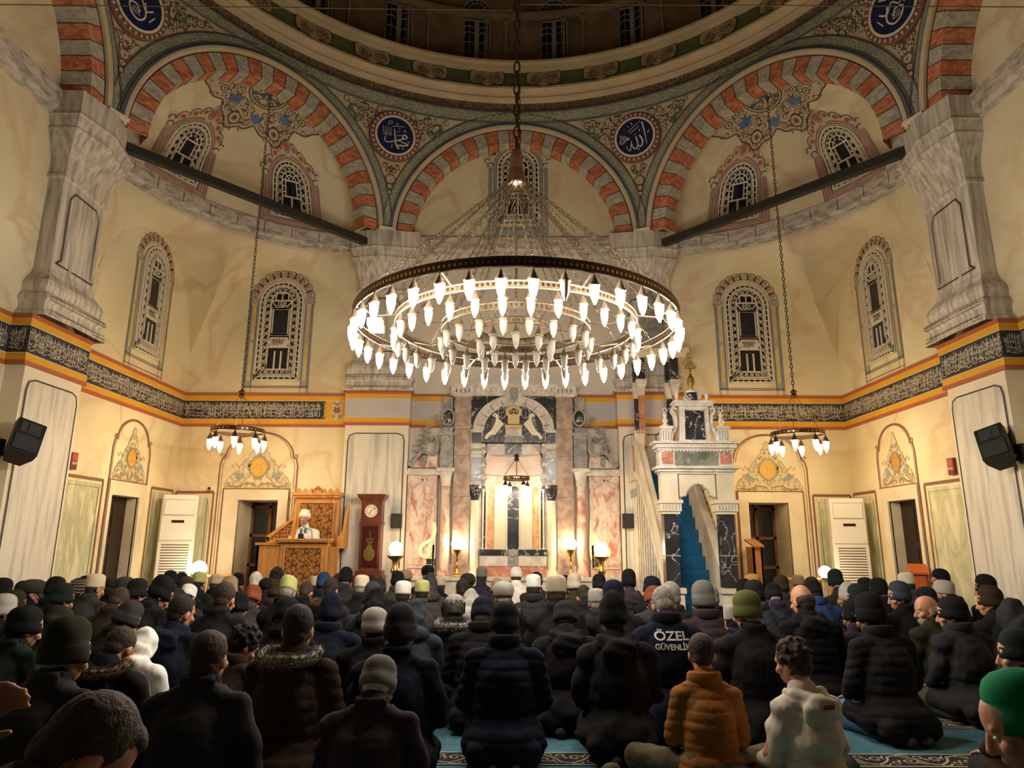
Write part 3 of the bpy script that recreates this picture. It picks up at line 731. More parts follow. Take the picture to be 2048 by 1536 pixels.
# inscription band: path with protrusions
def bandpath(s): return [V((s * W, -3)), V((s * W, 8.24)), V((s * 6.10, 8.24)), V((s * 6.10, 9.45)), V((s * W, 9.45)), V((s * W, YB)), V((s * 3.16, YB)), V((s * 3.16, 12.70)), V((s * 1.97, 12.70)), V((s * 1.97, YB)), V((s * 1.22, YB))]
def offpath(P, s, d):
    ns = []
    for a, b in zip(P, P[1:]):
        t = (b - a).normalized(); nn = V((t.y, -t.x)) if s < 0 else V((-t.y, t.x)); ns.append(nn)
    out = []
    for i, p in enumerate(P):
        if i == 0: n_ = ns[0]
        elif i == len(P) - 1: n_ = ns[-1]
        else: n_ = ns[i - 1] + ns[i] if abs(ns[i - 1].dot(ns[i])) < .5 else ns[i]
        out.append(p + n_ * d)
    return out
for s, nm, t_n in ((-1, 'left', 17), (1, 'right', 18)):
    P = [V(p.to_2d() if len(p) > 2 else p) for p in bandpath(s)]
    mb = MB()
    for z0, z1, d0, mi in ((3.52, 3.575, .03, 1), (3.575, 3.665, .022, 0), (3.665, 3.675, .02, 2), (4.025, 4.035, .02, 2), (4.035, 4.125, .022, 0), (4.125, 4.18, .03, 1)):
        Q = offpath(P, s, d0)
        mb.grid([[(p.x, p.y, z) for p in Q] for z in (z0, z1)], mi)
        mb.grid([[(p.x, p.y, z1) for p in Q], [(p.x, p.y, z1) for p in P]], mi); mb.grid([[(p.x, p.y, z0) for p in Q], [(p.x, p.y, z0) for p in P]], mi)
    Q = offpath(P, s, .015)
    for i, (a, b) in enumerate(zip(Q, Q[1:])):
        mi = 3 if i <= 4 else 4
        if i == 5:
            xe = V((s * 3.62, b.y)); xf = V((s * 3.62, b.y))
            mb.face([(a.x, a.y, 3.675), (xe.x, xe.y, 3.675), (xe.x, xe.y, 4.025), (a.x, a.y, 4.025)], 3)
            mb.face([(xe.x, xe.y, 3.665), (b.x, b.y, 3.665), (b.x, b.y, 4.035), (xe.x, xe.y, 4.035)], 0)
        else: mb.face([(a.x, a.y, 3.675), (b.x, b.y, 3.675), (b.x, b.y, 4.025), (a.x, a.y, 4.025)], mi)
    mp = lambda a, b, h=0., s=s: V((s * a, YB - .02 - h, b))
    # rounded end and small cartouche
    mb.rib(mp, [(3.66, 3.70), (3.63, 3.74), (3.63, 3.96), (3.66, 4.0)], .012, .002, 2)
    pts = [(3.30, 3.72), (3.36, 3.68), (3.42, 3.68), (3.48, 3.72), (3.48, 3.98), (3.42, 4.02), (3.36, 4.02), (3.30, 3.98)]
    mb.fan(mp, (3.39, 3.85), pts, .003, 5); mb.rib(mp, pts, .014, .005, 2, closed=True)
    scrolls(mb, lambda a, b, h=0.: mp(3.39 + a, 3.85 + b, h + .003), lambda x, y: abs(x) < .06, (-.07, -.13, .07, .13), 9, .02, .035, .010, 5, 6, 7, True, .004)
    band = mb.build('trim_%d' % t_n, [YEL, REDB, WHT, BLK, LILAC, ORNL, ORN, ORNRED]); tag(band, kind='structure', label='ochre and black inscription band along the %s walls' % nm)
    mb = MB(); sd = 0
    for i in (0, 1, 2, 3, 4, 5):
        a, b = Q[i], Q[i + 1]; t = (b - a); Ln = t.length
        if i == 5: Ln -= .50
        if i == 0: a = V((a.x, 6.4)); Ln = (b - a).length
        t = (b - a).normalized(); nn = V((t.y, -t.x)) if s < 0 else V((-t.y, t.x))
        mp = lambda u, v, h=0., a=a, t=t, nn=nn: V((a.x + t.x * u + nn.x * h, a.y + t.y * u + nn.y * h, v))
        if Ln > .2: calligraphy(mb, mp, Ln, 3.69, 4.01, 100 + i + (10 if s > 0 else 0), 0)
    mb.build('script', WHT, band, merge=False)

# tie beams across the corner arches
for k, (a, b, nm) in enumerate(((2, 3, 'left'), (4, 5, 'right'))):
    p, q = OV[a], OV[b]; d = (q - p).normalized(); sft = {2: .22, 4: -.22}
    n = V((d.y, -d.x, 0)); n = n if n.dot(OC - p) > 0 else -n
    p = p - n * .22 + d * .12; q = q - n * .22 - d * .12
    mb = MB(); z0, z1 = 7.10, 7.24
    rows_ = []
    for e in (p, q): rows_.append([e + n * .06 + Zv * z0, e + n * .06 + Zv * z1, e - n * .06 + Zv * z1, e - n * .06 + Zv * z0])
    mb.grid(rows_, 0, True); mb.face(rows_[0]); mb.face(rows_[1])
    for e, f in ((p, 1), (q, -1)): mb.ell(e + d * f * .05 + Zv * 7.17, (.09, .09, .09), 8, 6)
    o = mb.build('tie_beam', mat('tie_beam_paint', (.035, .035, .03), rough=.5)); tag(o, 'long black tie beam slanting across the %s corner arch' % nm, 'beam')
# small white blocks at arch feet
for k, i in enumerate((2, 3, 4, 5)):
    v = OV[i]; n = (OC - v); n.z = 0; n.normalize(); t = V((n.y, -n.x, 0)); c = v + n * .10
    if i in (2, 5): t = -t
    mb = MB(); r = [[c + t * a + n * b + Zv * z for a, b in ((-.16, -.1), (.16, -.1), (.16, .08), (-.16, .08))] for z in (7.405, 7.46)]
    mb.grid(r, 0, True); mb.face(r[1]); mb.face(r[0][::-1])
    o = mb.build('impost_block', PLASTERW); tag(o, 'white impost block on the ' + ('left wall pier', 'pier left of centre', 'pier right of centre', 'right wall pier')[k], 'block', 'white blocks under the arch feet')


# ---------------------------------------------------------------- lattice windows
def outline(w, h, d, n=60, pt=0.0):
    a = w / 2 - d; ys = h - w / 2; pts = []
    per = [(-a, d), (-a, ys)]; L1 = ys - d; L2 = pi * a; L3 = 2 * a; T = 2 * L1 + L2 + L3
    n1 = max(2, int(round(n * (h - w / 2) / (2 * (h - w / 2) + pi * w / 2 + w)))); n2 = max(4, int(round(n * (pi * w / 2) / (2 * (h - w / 2) + pi * w / 2 + w)))); n3 = max(2, n - 2 * n1 - n2)
    pts += [(-a, d + L1 * i / n1) for i in range(n1)]
    pts += [(a * cos(pi - pi * i / n2), ys + a * sin(pi - pi * i / n2)) for i in range(n2)]
    pts += [(a, ys - L1 * i / n1) for i in range(n1)]
    pts += [(a - 2 * a * i / n3, d) for i in range(n3)]
    return pts
def star_fill(mb, mp, P, Q, per, hw, h0, h1, mi=0):
    n = len(P)
    for i in range(0, n):
        p, q, p2, q2 = P[i], Q[i], P[(i + 1) % n], Q[(i + 1) % n]
        mb.bar(mp, [p, q2], hw, h0, h1, mi); mb.bar(mp, [q, p2], hw, h0, h1, mi)
        m = ((p[0] + q2[0]) / 2, (p[1] + q2[1]) / 2); r = math.dist(p, q) * .24
        mb.bar(mp, arc(m[0], m[1], r, 0, 2 * pi, 6), hw, h0, h1, mi)
def lattice_window(name, mp, w, h, style, label=None):
    root = empty(name); 
    T = .03; b = .02
    mb = MB(); pts = outline(w, h, .005); mb.fan(mp, (0, h * .4), pts, .008)
    mb.build('pane', GLASSD, root, merge=False)
    mb = MB()
    d1, d2, d3, d4 = .02, .02 + w * .075, .02 + w * .11, .02 + w * .24
    n = int((2 * h + w) / .105); O = [outline(w, h, d, n) for d in (d1, d2, d3, d4)]
    for k, p in enumerate(O): mb.bar(mp, p, b if k else .03, .01, T + .01, closed=True)
    for i in range(n): mb.bar(mp, [O[0][i], O[1][i]], b * .9, .01, T)
    O2 = outline(w, h, d2 + .006, n)
    mb.bar(mp, O2, .012, .01, T, closed=True)
    nf = int(n * .72); star_fill(mb, mp, outline(w, h, d3, nf), outline(w, h, d4, nf), 0, b * .42, .01, T)
    a = w / 2 - d4; ys = h - w / 2
    B = lambda *p, ww=b: mb.bar(mp, list(p), ww, .01, T)
    if style == 'tall':
        zt = ys + a * .15
        for z in (.32, .38, .50, zt - .17, zt): B((-a, d4 + (zt - d4) * (z if z < .6 else 0) if z < .6 else z), (a, d4 + (zt - d4) * (z if z < .6 else 0) if z < .6 else z), ww=.03)
        zA = d4 + (zt - d4) * .28; 
        # three bottom lights
        for x in (-a * .3, a * .3): B((x, d4), (x, d4 + (zt - d4) * .26), ww=.03)
        # plaque
        z0, z1 = d4 + (zt - d4) * .33, d4 + (zt - d4) * .46
        mb.prism(mp, [(-a * .8, z0), (a * .8, z0), (a * .95, (z0 + z1) / 2), (a * .8, z1), (-a * .8, z1), (-a * .95, (z0 + z1) / 2)], .01, T + .004, 0)
        z0p, z1p = z0, z1
        z0, z1 = d4 + (zt - d4) * .5, zt - .17
        mb.bar(mp, [(-a * .78, z0 + .03), (-a * .72, z0), (a * .72, z0), (a * .78, z0 + .03), (a * .78, z1 - .03), (a * .72, z1), (-a * .72, z1), (-a * .78, z1 - .03)], .035, .01, T, closed=True)
        for sx in (-1, 1):
            mb.prism(mp, [(sx * a * .8, z0), (sx * a, z0), (sx * a, z1), (sx * a * .8, z1)], .01, T, 0)
        for j in range(-2, 3):
            an = pi / 2 + j * .62; r_ = a * .5; c0 = (0, zt - .16)
            mb.bar(mp, [(c0[0] + .02 * cos(an), c0[1] + .01), (c0[0] + r_ * cos(an - .2), c0[1] + .12 * sin(an - .2)), (c0[0] + r_ * 1.2 * cos(an), c0[1] + .15 * sin(an)), (c0[0] + r_ * cos(an + .2), c0[1] + .12 * sin(an + .2))], .015, .01, T, closed=True)
        for sx in (-1, 1): B((sx * a, zt), (sx * a * .55, zt - .12)); 
        B((0, zt), (0, ys + a * .95)); B((-a * .95, zt + .22), (0, ys + a * .8), (a * .95, zt + .22)); B((-a * .6, zt), (-a * .6, zt + .26)); B((a * .6, zt), (a * .6, zt + .26))
        mbs = MB(); calligraphy(mbs, lambda u, v, h=0.: mp(u - a * .7, v, h + T + .005), a * 1.4, z0p + .01, z1p - .01, 3)
        mbs.build('plaque_script', ORN, root, merge=False)
    else:
        zt = ys
        B((-a, zt), (a, zt), ww=.03); B((-a * .62, zt), (-a * .62, d4 + (zt - d4) * .45)); B((a * .62, zt), (a * .62, d4 + (zt - d4) * .45))
        zm = d4 + (zt - d4) * .45; B((-a, zm), (a, zm), ww=.03); B((0, d4), (0, zm), ww=.03); B((-a, zm - .1), (a, zm - .1)) if style == 'mid' else None
        for z in (.6, .8): B((-a, d4 + (zt - d4) * z), (-a * .62, d4 + (zt - d4) * z)); B((a, d4 + (zt - d4) * z), (a * .62, d4 + (zt - d4) * z))
        for rr_ in (.28, .62): mb.bar(mp, arc(0, zt, a * rr_, 0, pi, 10), b, .01, T)
        for an in (pi / 2, pi * .28, pi * .72): B((a * .28 * cos(an), zt + a * .28 * sin(an)), (a * cos(an), zt + a * sin(an)))
    mb.build('lattice', LATT, root, merge=False)
    # painted surround
    mb = MB(); Y = .004
    sp = h - w / 2
    if style == 'tall':
        for sx in (-1, 1):
            x0 = sx * (w / 2 + .02); x1 = sx * (w / 2 + .19)
            mb.face([mp(min(x0, x1), -.12, .003), mp(max(x0, x1), -.12, .003), mp(max(x0, x1), sp + .05, .003), mp(min(x0, x1), sp + .05, .003)], 3)
            for q in ((.01, sp * .48), (sp * .52, sp - .06)): mb.rib(mp, [(sx * (w / 2 + .10), q[0]), (sx * (w / 2 + .10), q[1])], .06, .006, 4)
            for e in (.04, .16, .19): mb.rib(mp, [(sx * (w / 2 + e), -.3), (sx * (w / 2 + e), sp + .05)], .008, .007, 5)
            mb.prism(mp, [(x0, sp + .02), (x1 + sx * .02, sp + .02), (x1 + sx * .03, sp + .1), (x0, sp + .1)], .004, .012, 3)
        for z in (-.10, -.13, -.26): mb.rib(mp, [(-w / 2 - .19, z), (w / 2 + .19, z)], .012, .008, 5)
        ro, n_ = w / 2 + .03, 13
        for k in range(n_):
            an = -.15 + (pi + .3) * (k + .5) / n_; c = ((ro + .08) * cos(an), sp + .03 + (ro + .08) * sin(an))
            mb.fan(mp, c, arc(c[0], c[1], .095, 0, 2 * pi, 10), .004, 2)
        for k in range(n_):
            an = -.15 + (pi + .3) * (k + .5) / n_; c = ((ro + .085) * cos(an), sp + .03 + (ro + .085) * sin(an)); d = 1 if an < pi / 2 else -1
            mb.rib(mp, spiral(c[0], c[1], .075, an, 1.3, d, 10), .018, .008, 1); mb.rib(mp, arc(c[0], c[1], .10, an - 1.3, an + 1.3, 6), .012, .008, 0)
            mb.rib(mp, arc(c[0], c[1], .04, 0, 5, 6), .014, .009, 4 if k == n_ // 2 else 6)
    else:
        red = 6 if style == 'small' else 5
        for sx in (-1, 1):
            x0 = sx * (w / 2 + .01); x1 = sx * (w / 2 + .17)
            mb.face([mp(min(x0, x1), -.2, .003), mp(max(x0, x1), -.2, .003), mp(max(x0, x1), sp + .02, .003), mp(min(x0, x1), sp + .02, .003)], 3 if style == 'mid' else 7)
            for e in (.015, .06, .12, .165): mb.rib(mp, [(sx * (w / 2 + e), -.2), (sx * (w / 2 + e), sp)], .010, .007, 0)
            mb.rib(mp, [(sx * (w / 2 + .09), .05), (sx * (w / 2 + .09), sp - .1)], .03, .006, 2)
            mb.rib(mp, [(sx * (w / 2 + .18), -.2), (sx * (w / 2 + .18), sp)], .012, .008, 2)
        mb.prism(mp, [(-w / 2 - .18, -.22), (w / 2 + .18, -.22), (w / 2 + .18, -.04), (-w / 2 - .18, -.04)], .004, .008, 7 if style == 'small' else 3)
        for z in (-.03, -.05): mb.rib(mp, [(-w / 2 - .18, z), (w / 2 + .18, z)], .012, .01, 1)
        mb.rib(mp, [(-w / 2 - .02, -.08), (w / 2 + .02, -.08), (w / 2 + .02, -.19), (-w / 2 - .02, -.19)], .012, .011, 2, closed=True)
        ro = w / 2 + .02
        for e, mi, ww in ((.03, 3, .05), (.0, 0, .012), (.06, 0, .012), (.085, 2, .03)): mb.rib(mp, arc(0, sp, ro + e, .05, pi - .05, 26), ww, .006 + e * .02, mi)
        for sx in (-1, 1):
            for (x, y, r) in ((.30, .42, .075), (.42, .27, .075), (.17, .53, .07)):
                x *= w / .72; y = sp + y * w / .72
                mb.fan(mp, (sx * x, y), arc(sx * x, y, r * 1.5, 0, 6.28, 10), .005, 2); mb.fan(mp, (sx * x, y), arc(sx * x, y, r * .75, 0, 6.28, 8, r * .6), .009, red)
                mb.rib(mp, arc(sx * x, y, r * 1.3, -.5 if sx > 0 else pi - 1.6, 2.1 if sx > 0 else pi + .5, 7), .018, .010, 0); mb.rib(mp, spiral(sx * (x + r), y - r * .7, r * .5, 0, 1.2, sx, 8), .012, .011, 0)
            for k in range(4):
                mb.rib(mp, arc(sx * (w / 2 + .14 + .03 * k), sp + .05 + .05 * k, .06, pi * .9 if sx > 0 else .3, pi * .2 if sx > 0 else pi - .3 + 1, 5), .022, .009, 2 if k % 2 else 0)
        yt = sp + w / 2 + .22
        mb.fan(mp, (0, yt), arc(0, yt, .13, 0, 6.28, 14, .17), .008, 2); mb.fan(mp, (0, yt), arc(0, yt, .065, 0, 6.28, 10, .085), .012, red)
        for k in range(9):
            an = pi * .05 + pi * .9 * k / 8; mb.rib(mp, arc(.13 * cos(an), yt + .17 * sin(an), .032, 0, 6.28, 6), .014, .012, 2 if k % 2 else 0)
        mb.rib(mp, arc(0, yt, .085, 0, 6.28, 12, .11), .014, .013, 0)
    mb.build('painted_surround', [ORN, ORNM, ORNL, GBLUE if style != 'small' else MAUVE, YELP, LINE, ORNRED, MAUVE], root, merge=False)
    tag(root, label, kind='structure'); return root

wi = 0
for s, nm in ((-1, 'left'), (1, 'right')):
    wi += 1
    lattice_window('window_%d' % wi, (lambda a, b, h=0., s=s: V((s * (W - h), 11.33 + s * -1 * a * -1 * -1, 4.55 + b)) if False else V((s * (W - h), 11.38 + a, 4.5 + b))), .86, 1.98, 'tall', 'tall white lattice window on the %s wall' % nm)
    wi += 1
    lattice_window('window_%d' % wi, (lambda a, b, h=0., s=s: V((s * 4.62 + a, YB - h, 4.42 + b))), .88, 2.05, 'tall', 'tall white lattice window at the %s of the far wall' % nm)
    sem = EXM[s]
    for j, (ph, nn_) in enumerate(((26, 'nearer'), (62, 'farther'))):
        wi += 1
        def mp(a, b, h=0., ph=ph, s=s, sem=sem):
            # metric map on the half dome: a along the base arc, b up its height
            return sem(R(ph) + a / QR * (1 if s < 0 else -1) * 1.12, math.asin(min(.98, max(0.02, (b + .24) / 2.12))), h)
        lattice_window('window_%d' % wi, mp, .74, 1.12, 'small', 'arched lattice window with red crest in the %s half dome, %s one' % (nm, nn_))
wi += 1
lattice_window('window_%d' % wi, lambda a, b, h=0.: V((.07 + a, YB - h, 7.72 + b)), .88, 1.75, 'mid', 'arched lattice window high in the middle behind the chain')
# drum windows
for k in range(-5, 6):
    az = R(k * 15 + 7.5) if k >= 0 else R(k * 15 + 7.5)
    if abs(az) > R(75): continue
    wi += 1; root = empty('window_%d' % wi); a0 = az * 6.5
    mb = MB(); mb.prism(lambda a, b, h=0.: dm(a0 + a, b, h), [(-.28, 11.55), (.28, 11.55), (.28, 12.55), (-.28, 12.55)], 0, .01); mb.prism(lambda a, b, h=0.: dm(a0 + a, b, h), arc(0, 12.8, .3, 0, pi, 12), 0, .01)
    mb.build('pane', GLASSD, root)
    mb = MB(); q = lambda a, b, h=0.: dm(a0 + a, b, h)
    mb.bar(q, [(-.28, 11.55), (-.28, 12.55), (.28, 12.55), (.28, 11.55)], .03, .0, .04, closed=True); mb.bar(q, [(0, 11.55), (0, 12.55)], .10, 0, .05)
    for x in (-.16, .16):
        mb.bar(q, [(x, 11.55), (x, 12.5)], .012, .01, .03)
        for z in (11.75, 12.0, 12.25, 12.4): mb.bar(q, [(x - .11, z - .03), (x, z + .02), (x + .11, z - .03)], .012, .01, .03)
    mb.bar(q, arc(0, 12.8, .3, 0, pi, 12), .03, 0, .04); mb.bar(q, arc(0, 12.8, .2, 0, pi, 10), .015, 0, .04)
    for an in (.6, 1.1, 1.57, 2.04, 2.54): mb.bar(q, [(0.05 * cos(an), 12.8 + .05 * sin(an)), (.3 * cos(an), 12.8 + .3 * sin(an))], .015, 0, .03)
    mb.bar(q, [(-.3, 12.8), (.3, 12.8)], .02, 0, .03)
    mb.build('lattice', mat('drum_lattice', (.30, .28, .22), rough=.8), root)
    tag(root, 'paired lattice window in the drum under the dome', kind='structure')

# painted rosettes on the crown of the half domes
for s, nm in ((-1, 'left'), (1, 'right')):
    sem = EXM[s]; mb = MB()
    tb = [(0., pi / 2)]
    for k in range(1, 121):
        t0, t1 = pi / 2 - (k - 1) * pi / 240, pi / 2 - k * pi / 240
        tb.append((tb[-1][0] + math.hypot(1.07 * (cos(t1) - cos(t0)), 2.12 * (sin(t1) - sin(t0))), t1))
    def mp(a, b, h=0., s=s, sem=sem, tb=tb):
        'a sideways, -b distance down from the crown of the half dome'
        b = max(0., -b); i = min(len(tb) - 2, int(b / tb[-1][0] * 120))
        while i > 0 and tb[i][0] > b: i -= 1
        while i < len(tb) - 2 and tb[i + 1][0] < b: i += 1
        th = tb[i][1] + (tb[i + 1][1] - tb[i][1]) * min(1, (b - tb[i][0]) / (tb[i + 1][0] - tb[i][0])); D0_ = 1.07 * cos(th) + .03
        lo, hi = .02, 1.
        for _ in range(26):
            ct = (lo + hi) / 2; l = abs(a) / (ct * (.82 + .18 * ct))
            f = (sqrt(3.65 ** 2 - l * l) - 2.58) * ct - D0_ if l < 2.55 else -1
            if f < 0: lo = ct
            else: hi = ct
        l = min(2.5, abs(a) / (ct * (.82 + .18 * ct))); ph = pi / 4 + math.asin(l / 3.65) * (1 if a * (1 if s < 0 else -1) > 0 else -1)
        return sem(ph, math.acos(min(1, ct)), h)
    bnd = lambda al: .86 + .10 * cos(6 * al) + .03 * cos(18 * al) + .16 * abs(cos(al)) ** 6
    nA = 60; rays = []
    for k in range(nA + 1):
        al = pi + pi * k / nA; rays.append([mp(bnd(al) * q / 10 * cos(al), bnd(al) * q / 10 * sin(al), .008) for q in range(2, 11)])
    mb.grid(rays, 3)
    edge = [(bnd(pi + pi * k / 90) * cos(pi + pi * k / 90), bnd(pi + pi * k / 90) * sin(pi + pi * k / 90)) for k in range(91)]
    mb.rib(mp, edge, .024, .016, 0); mb.rib(mp, [(x * .95, y * .95) for x, y in edge], .014, .018, 2)
    ins = lambda x, y: y < 0 and .40 < math.hypot(x, y) < bnd(atan2(y, x)) - .05
    scrolls(mb, mp, ins, (-1.1, -1.1, 1.1, 0), 110, .045, .085, .026, 9, 0, 2, True, .014)
    for al in (1.5 * pi, 1.18 * pi, 1.82 * pi):
        x, y = .56 * cos(al), .56 * sin(al)
        mb.fan(mp, (x, y), [(x - .14, y + .06), (x - .05, y + .02), (x, y + .07), (x + .05, y + .02), (x + .14, y + .06), (x + .08, y - .08), (x, y - .12), (x - .08, y - .08)], .022, 4)
    for al in (4 * pi / 3, 5 * pi / 3):
        x, y = .78 * cos(al), .78 * sin(al)
        for r_, mi in ((.12, 0), (.095, 2), (.06, 1), (.03, 0)): mb.fan(mp, (x, y), arc(x, y, r_, 0, 6.28, 12), .024 + .003 * (.12 - r_) * 30, mi)
    mb.rib(mp, arc(0, 0, .33, pi, 2 * pi, 20), .07, .020, 0); mb.rib(mp, arc(0, 0, .33, pi, 2 * pi, 20), .024, .024, 2)
    scrolls(mb, mp, lambda x, y: y < -.03 and math.hypot(x, y) < .25, (-.25, -.25, .25, 0), 10, .04, .06, .018, 3, 0, 4, True, .022)
    o = mb.build('painted_rosette', [ORN, ORNM, ORNL, ORNG, ORNBLUE], merge=False)
    tag(o, kind='structure', label='painted rosette at the crown of the %s half dome' % nm)


# ---------------------------------------------------------------- low wall decoration: frames, panels, door ornaments
def crest(mb, mp, w, h, y0, seed, grid=False):
    'painted crest over a door: w half width, apex height h above y0'
    gs = 1.3 if w > .5 else 1.05
    out = [(w, y0), (w * .98, y0 + .10), (w * .80, y0 + h * .26), (w * .62, y0 + h * .34), (w * .50, y0 + h * .50), (w * .34, y0 + h * .60), (w * .20, y0 + h * .74), (w * .10, y0 + h * .86), (0, y0 + h)]
    jag = []
    for a, b in zip(out, out[1:]):
        jag += [a, ((a[0] + b[0]) / 2 + .022, (a[1] + b[1]) / 2 + .018)]
    jag.append(out[-1]); full = jag + mir(jag)[::-1][1:]
    mb.fan(mp, (0, y0 + h * .25), full, .004, 0); mb.rib(mp, full, .012, .008, 1)
    def ins(x, y):
        for a, b in zip(out, out[1:]):
            if a[1] <= y <= b[1] + 1e-9:
                xm = a[0] + (b[0] - a[0]) * (y - a[1]) / max(1e-6, b[1] - a[1])
                return abs(x) < xm - .03 and (abs(x) > .13 * gs or abs(y - (y0 + h * .42)) > .14 * gs)
        return False
    scrolls(mb, mp, ins, (0, y0, w, y0 + h), 46, .028, .06, .011, seed, 2, 1, True, .007)
    for sx in (-1, 1):
        mb.fan(mp, (sx * w * .58, y0 + h * .25), [(sx * w * (.58 + .16 * cos(q)), y0 + h * (.25) + .05 * sin(q) + .03 * cos(q)) for q in [k * .7 for k in range(9)]], .010, 5)
        mb.rib(mp, cr([(sx * .03, y0 + .05), (sx * w * .35, y0 + .09), (sx * w * .6, y0 + .03), (sx * w * .9, y0 + .04)], 5), .03, .012, 1)
        for k in range(5): mb.fan(mp, (sx * (w * .62 + .03 * k), y0 + h * (.42 + .03 * (k % 3))), arc(sx * (w * .62 + .03 * k), y0 + h * (.42 + .03 * (k % 3)), .014, 0, 6.28, 6), .011, 6)
    yc = y0 + h * .42; pts = []
    for q in range(24):
        a = 2 * pi * q / 24; r = 1 + .10 * cos(4 * a); pts.append((gs * .11 * r * max(-.85, min(.85, cos(a))) / .85, yc + gs * .12 * r * max(-.9, min(.9, sin(a))) / .9))
    mb.fan(mp, (0, yc), pts, .012, 4); mb.rib(mp, [(x * 1.18, yc + (y - yc) * 1.18) for x, y in pts], .024, .013, 1, closed=True); mb.rib(mp, pts, .012, .015, 2, closed=True)
    for k in range(-4, 5):
        if grid: mb.rib(mp, [(k * .025 * gs, yc - .11 * gs), (k * .025 * gs + .03, yc), (k * .025 * gs, yc + .11 * gs)], .006, .016, 2); 
        else: mb.rib(mp, spiral(k * .025, yc + .05 * (-1) ** k, .022, k, 1, 1, 6), .006, .016, 2)
for s, nm in ((-1, 'left'), (1, 'right')):
    for wall, mpw, c, half, apex, panels in (('side', sidemap(s), 11.37, .50, 3.36, ((9.60, 10.66, 2.30), (12.12, 12.90, 2.30))), ('far', (lambda a, b, h=0., s=s: backmap(s * a, b, h)), 4.80, .66, 3.42, ((5.60, 6.30, 2.28), (3.20, 3.98, 2.28) if s > 0 else (3.20, 3.3, .5)))):
        sh = lambda a, b, h=0., mpw=mpw, c=c: mpw(c + a, b, h)
        mb = MB()
        # green panels
        for p0, p1, zt in panels:
            if p1 - p0 < .2: continue
            P = [(p0, .0), (p1, .0), (p1, zt), (p0, zt)]
            mb.prism(mpw, [(p0 + .05, .0), (p1 - .05, .0), (p1 - .05, zt - .06), (p0 + .05, zt - .06)], .001, .008, 3)
            mb.rib(mpw, [(p0 + .10, 0), (p0 + .10, zt - .12), (p1 - .10, zt - .12), (p1 - .10, 0)], .010, .012, 2)
            mb.rib(mpw, [(p0, zt), (p1, zt)], .045, .012, 1); mb.rib(mpw, [(p0, 0), (p0, zt)], .035, .011, 1); mb.rib(mpw, [(p1, 0), (p1, zt)], .035, .011, 1)
        # painted arch
        zs = apex - half * .78
        A = [(-half - .07, 0), (-half - .07, zs - .12), (-half - .04, zs), (-half + .02, zs + .03)] + arc(0, zs + .03, half - .02, pi, 0, 20, apex - zs - .03) + [(half - .02, zs + .03), (half + .04, zs), (half + .07, zs - .12), (half + .07, 0)]
        mb.rib(sh, A, .028, .010, 1); mb.rib(sh, [(x * .93, y - .02 if y > 1 else y) for x, y in A], .010, .010, 1)
        for sx in (-1, 1): mb.rib(sh, spiral(sx * (half + .03), zs + .06, .05, 0, 1.2, sx, 8), .016, .012, 1)
        # stone surround
        hw, zt = (.55, 2.32) if wall == 'side' else (.60, 2.33)
        o0, o1, oz = ((DW[0] - c, DW[1] - c, DW[3]) if wall == 'side' else (DB[0] - c, DB[1] - c, DB[3]))
        for a, b, c0, d in ((-hw, o0, 0, zt), (o1, hw, 0, zt), (o0, o1, oz, zt)):
            mb.prism(sh, [(a, c0), (b, c0), (b, d), (a, d)], -.02, .035, 4)
        mb.rib(sh, [(-hw - .02, 0), (-hw - .02, zt + .02), (hw + .02, zt + .02), (hw + .02, 0)], .035, .014, 1)
        o = mb.build('trim_%d' % (19 + (0 if s < 0 else 2) + (0 if wall == 'side' else 1)), [PLASTER, BROWNL, LINE, GREENP if (s < 0 or wall == 'far') else GREENQ, STONE])
        tag(o, kind='structure', label='stone surround and green panels around the %s %s opening' % (nm, wall))
        mb = MB(); crest(mb, sh, half * .92, apex - .12 - 2.36, 2.36, 7 + (3 if wall == 'far' else 0) + s, grid=s > 0)
        mb.build('painted_crest', [mat('crest_ground', (.58, .52, .35), (.66, .59, .41), sc=8, rough=.8), ORNM, mat('crest_olive', (.36, .31, .17), rough=.8), MAUVE, GOLD, mat('crest_blue', (.28, .33, .34), rough=.8), ORNRED], o, merge=False)
        # inside the opening: window casement / dark door
        dn = {(-1, 'side'): 1, (-1, 'far'): 2, (1, 'side'): 3, (1, 'far'): 4}[(s, wall)]
        mb = MB()
        if wall == 'side':
            mb.prism(sh, [(o0, 0), (o1, 0), (o1, oz), (o0, oz)], -.20, -.18, 0)
            for z0, z1 in ((.15, .7), (.8, 1.35), (1.45, 1.98)):
                for a, b in ((o0 + .08, (o0 + o1) / 2 - .03), ((o0 + o1) / 2 + .03, o1 - .08)): mb.prism(sh, [(a, z0), (b, z0), (b, z1), (a, z1)], -.18, -.17, 0)
            tag(mb.build('door_%d' % dn, mat('dark_shutter', (.022, .013, .008), rough=.5)), kind='structure', label='dark shutters inside the opening')
        else:
            f = 1 if s < 0 else 1
            a0_, a1_ = o0, o1
            # casement at the back, standing open side leaf
            mb.prism(sh, [(a0_, .3), (a1_, .3), (a1_, oz), (a0_, oz)], -.74, -.72, 1)
            for a in (a0_ + .02, (a0_ + a1_) / 2, a1_ - .02): mb.bar(sh, [(a, .3), (a, oz)], .06, -.72, -.68, 0)
            for z in (.35, .95, 1.5, 2.05): mb.bar(sh, [(a0_, z), (a1_, z)], .05, -.72, -.68, 0)
            tag(mb.build('door_%d' % dn, [mat('casement_brown', (.16, .06, .025), rough=.5), GLASSD]), kind='structure', label='brown casement deep inside the opening')
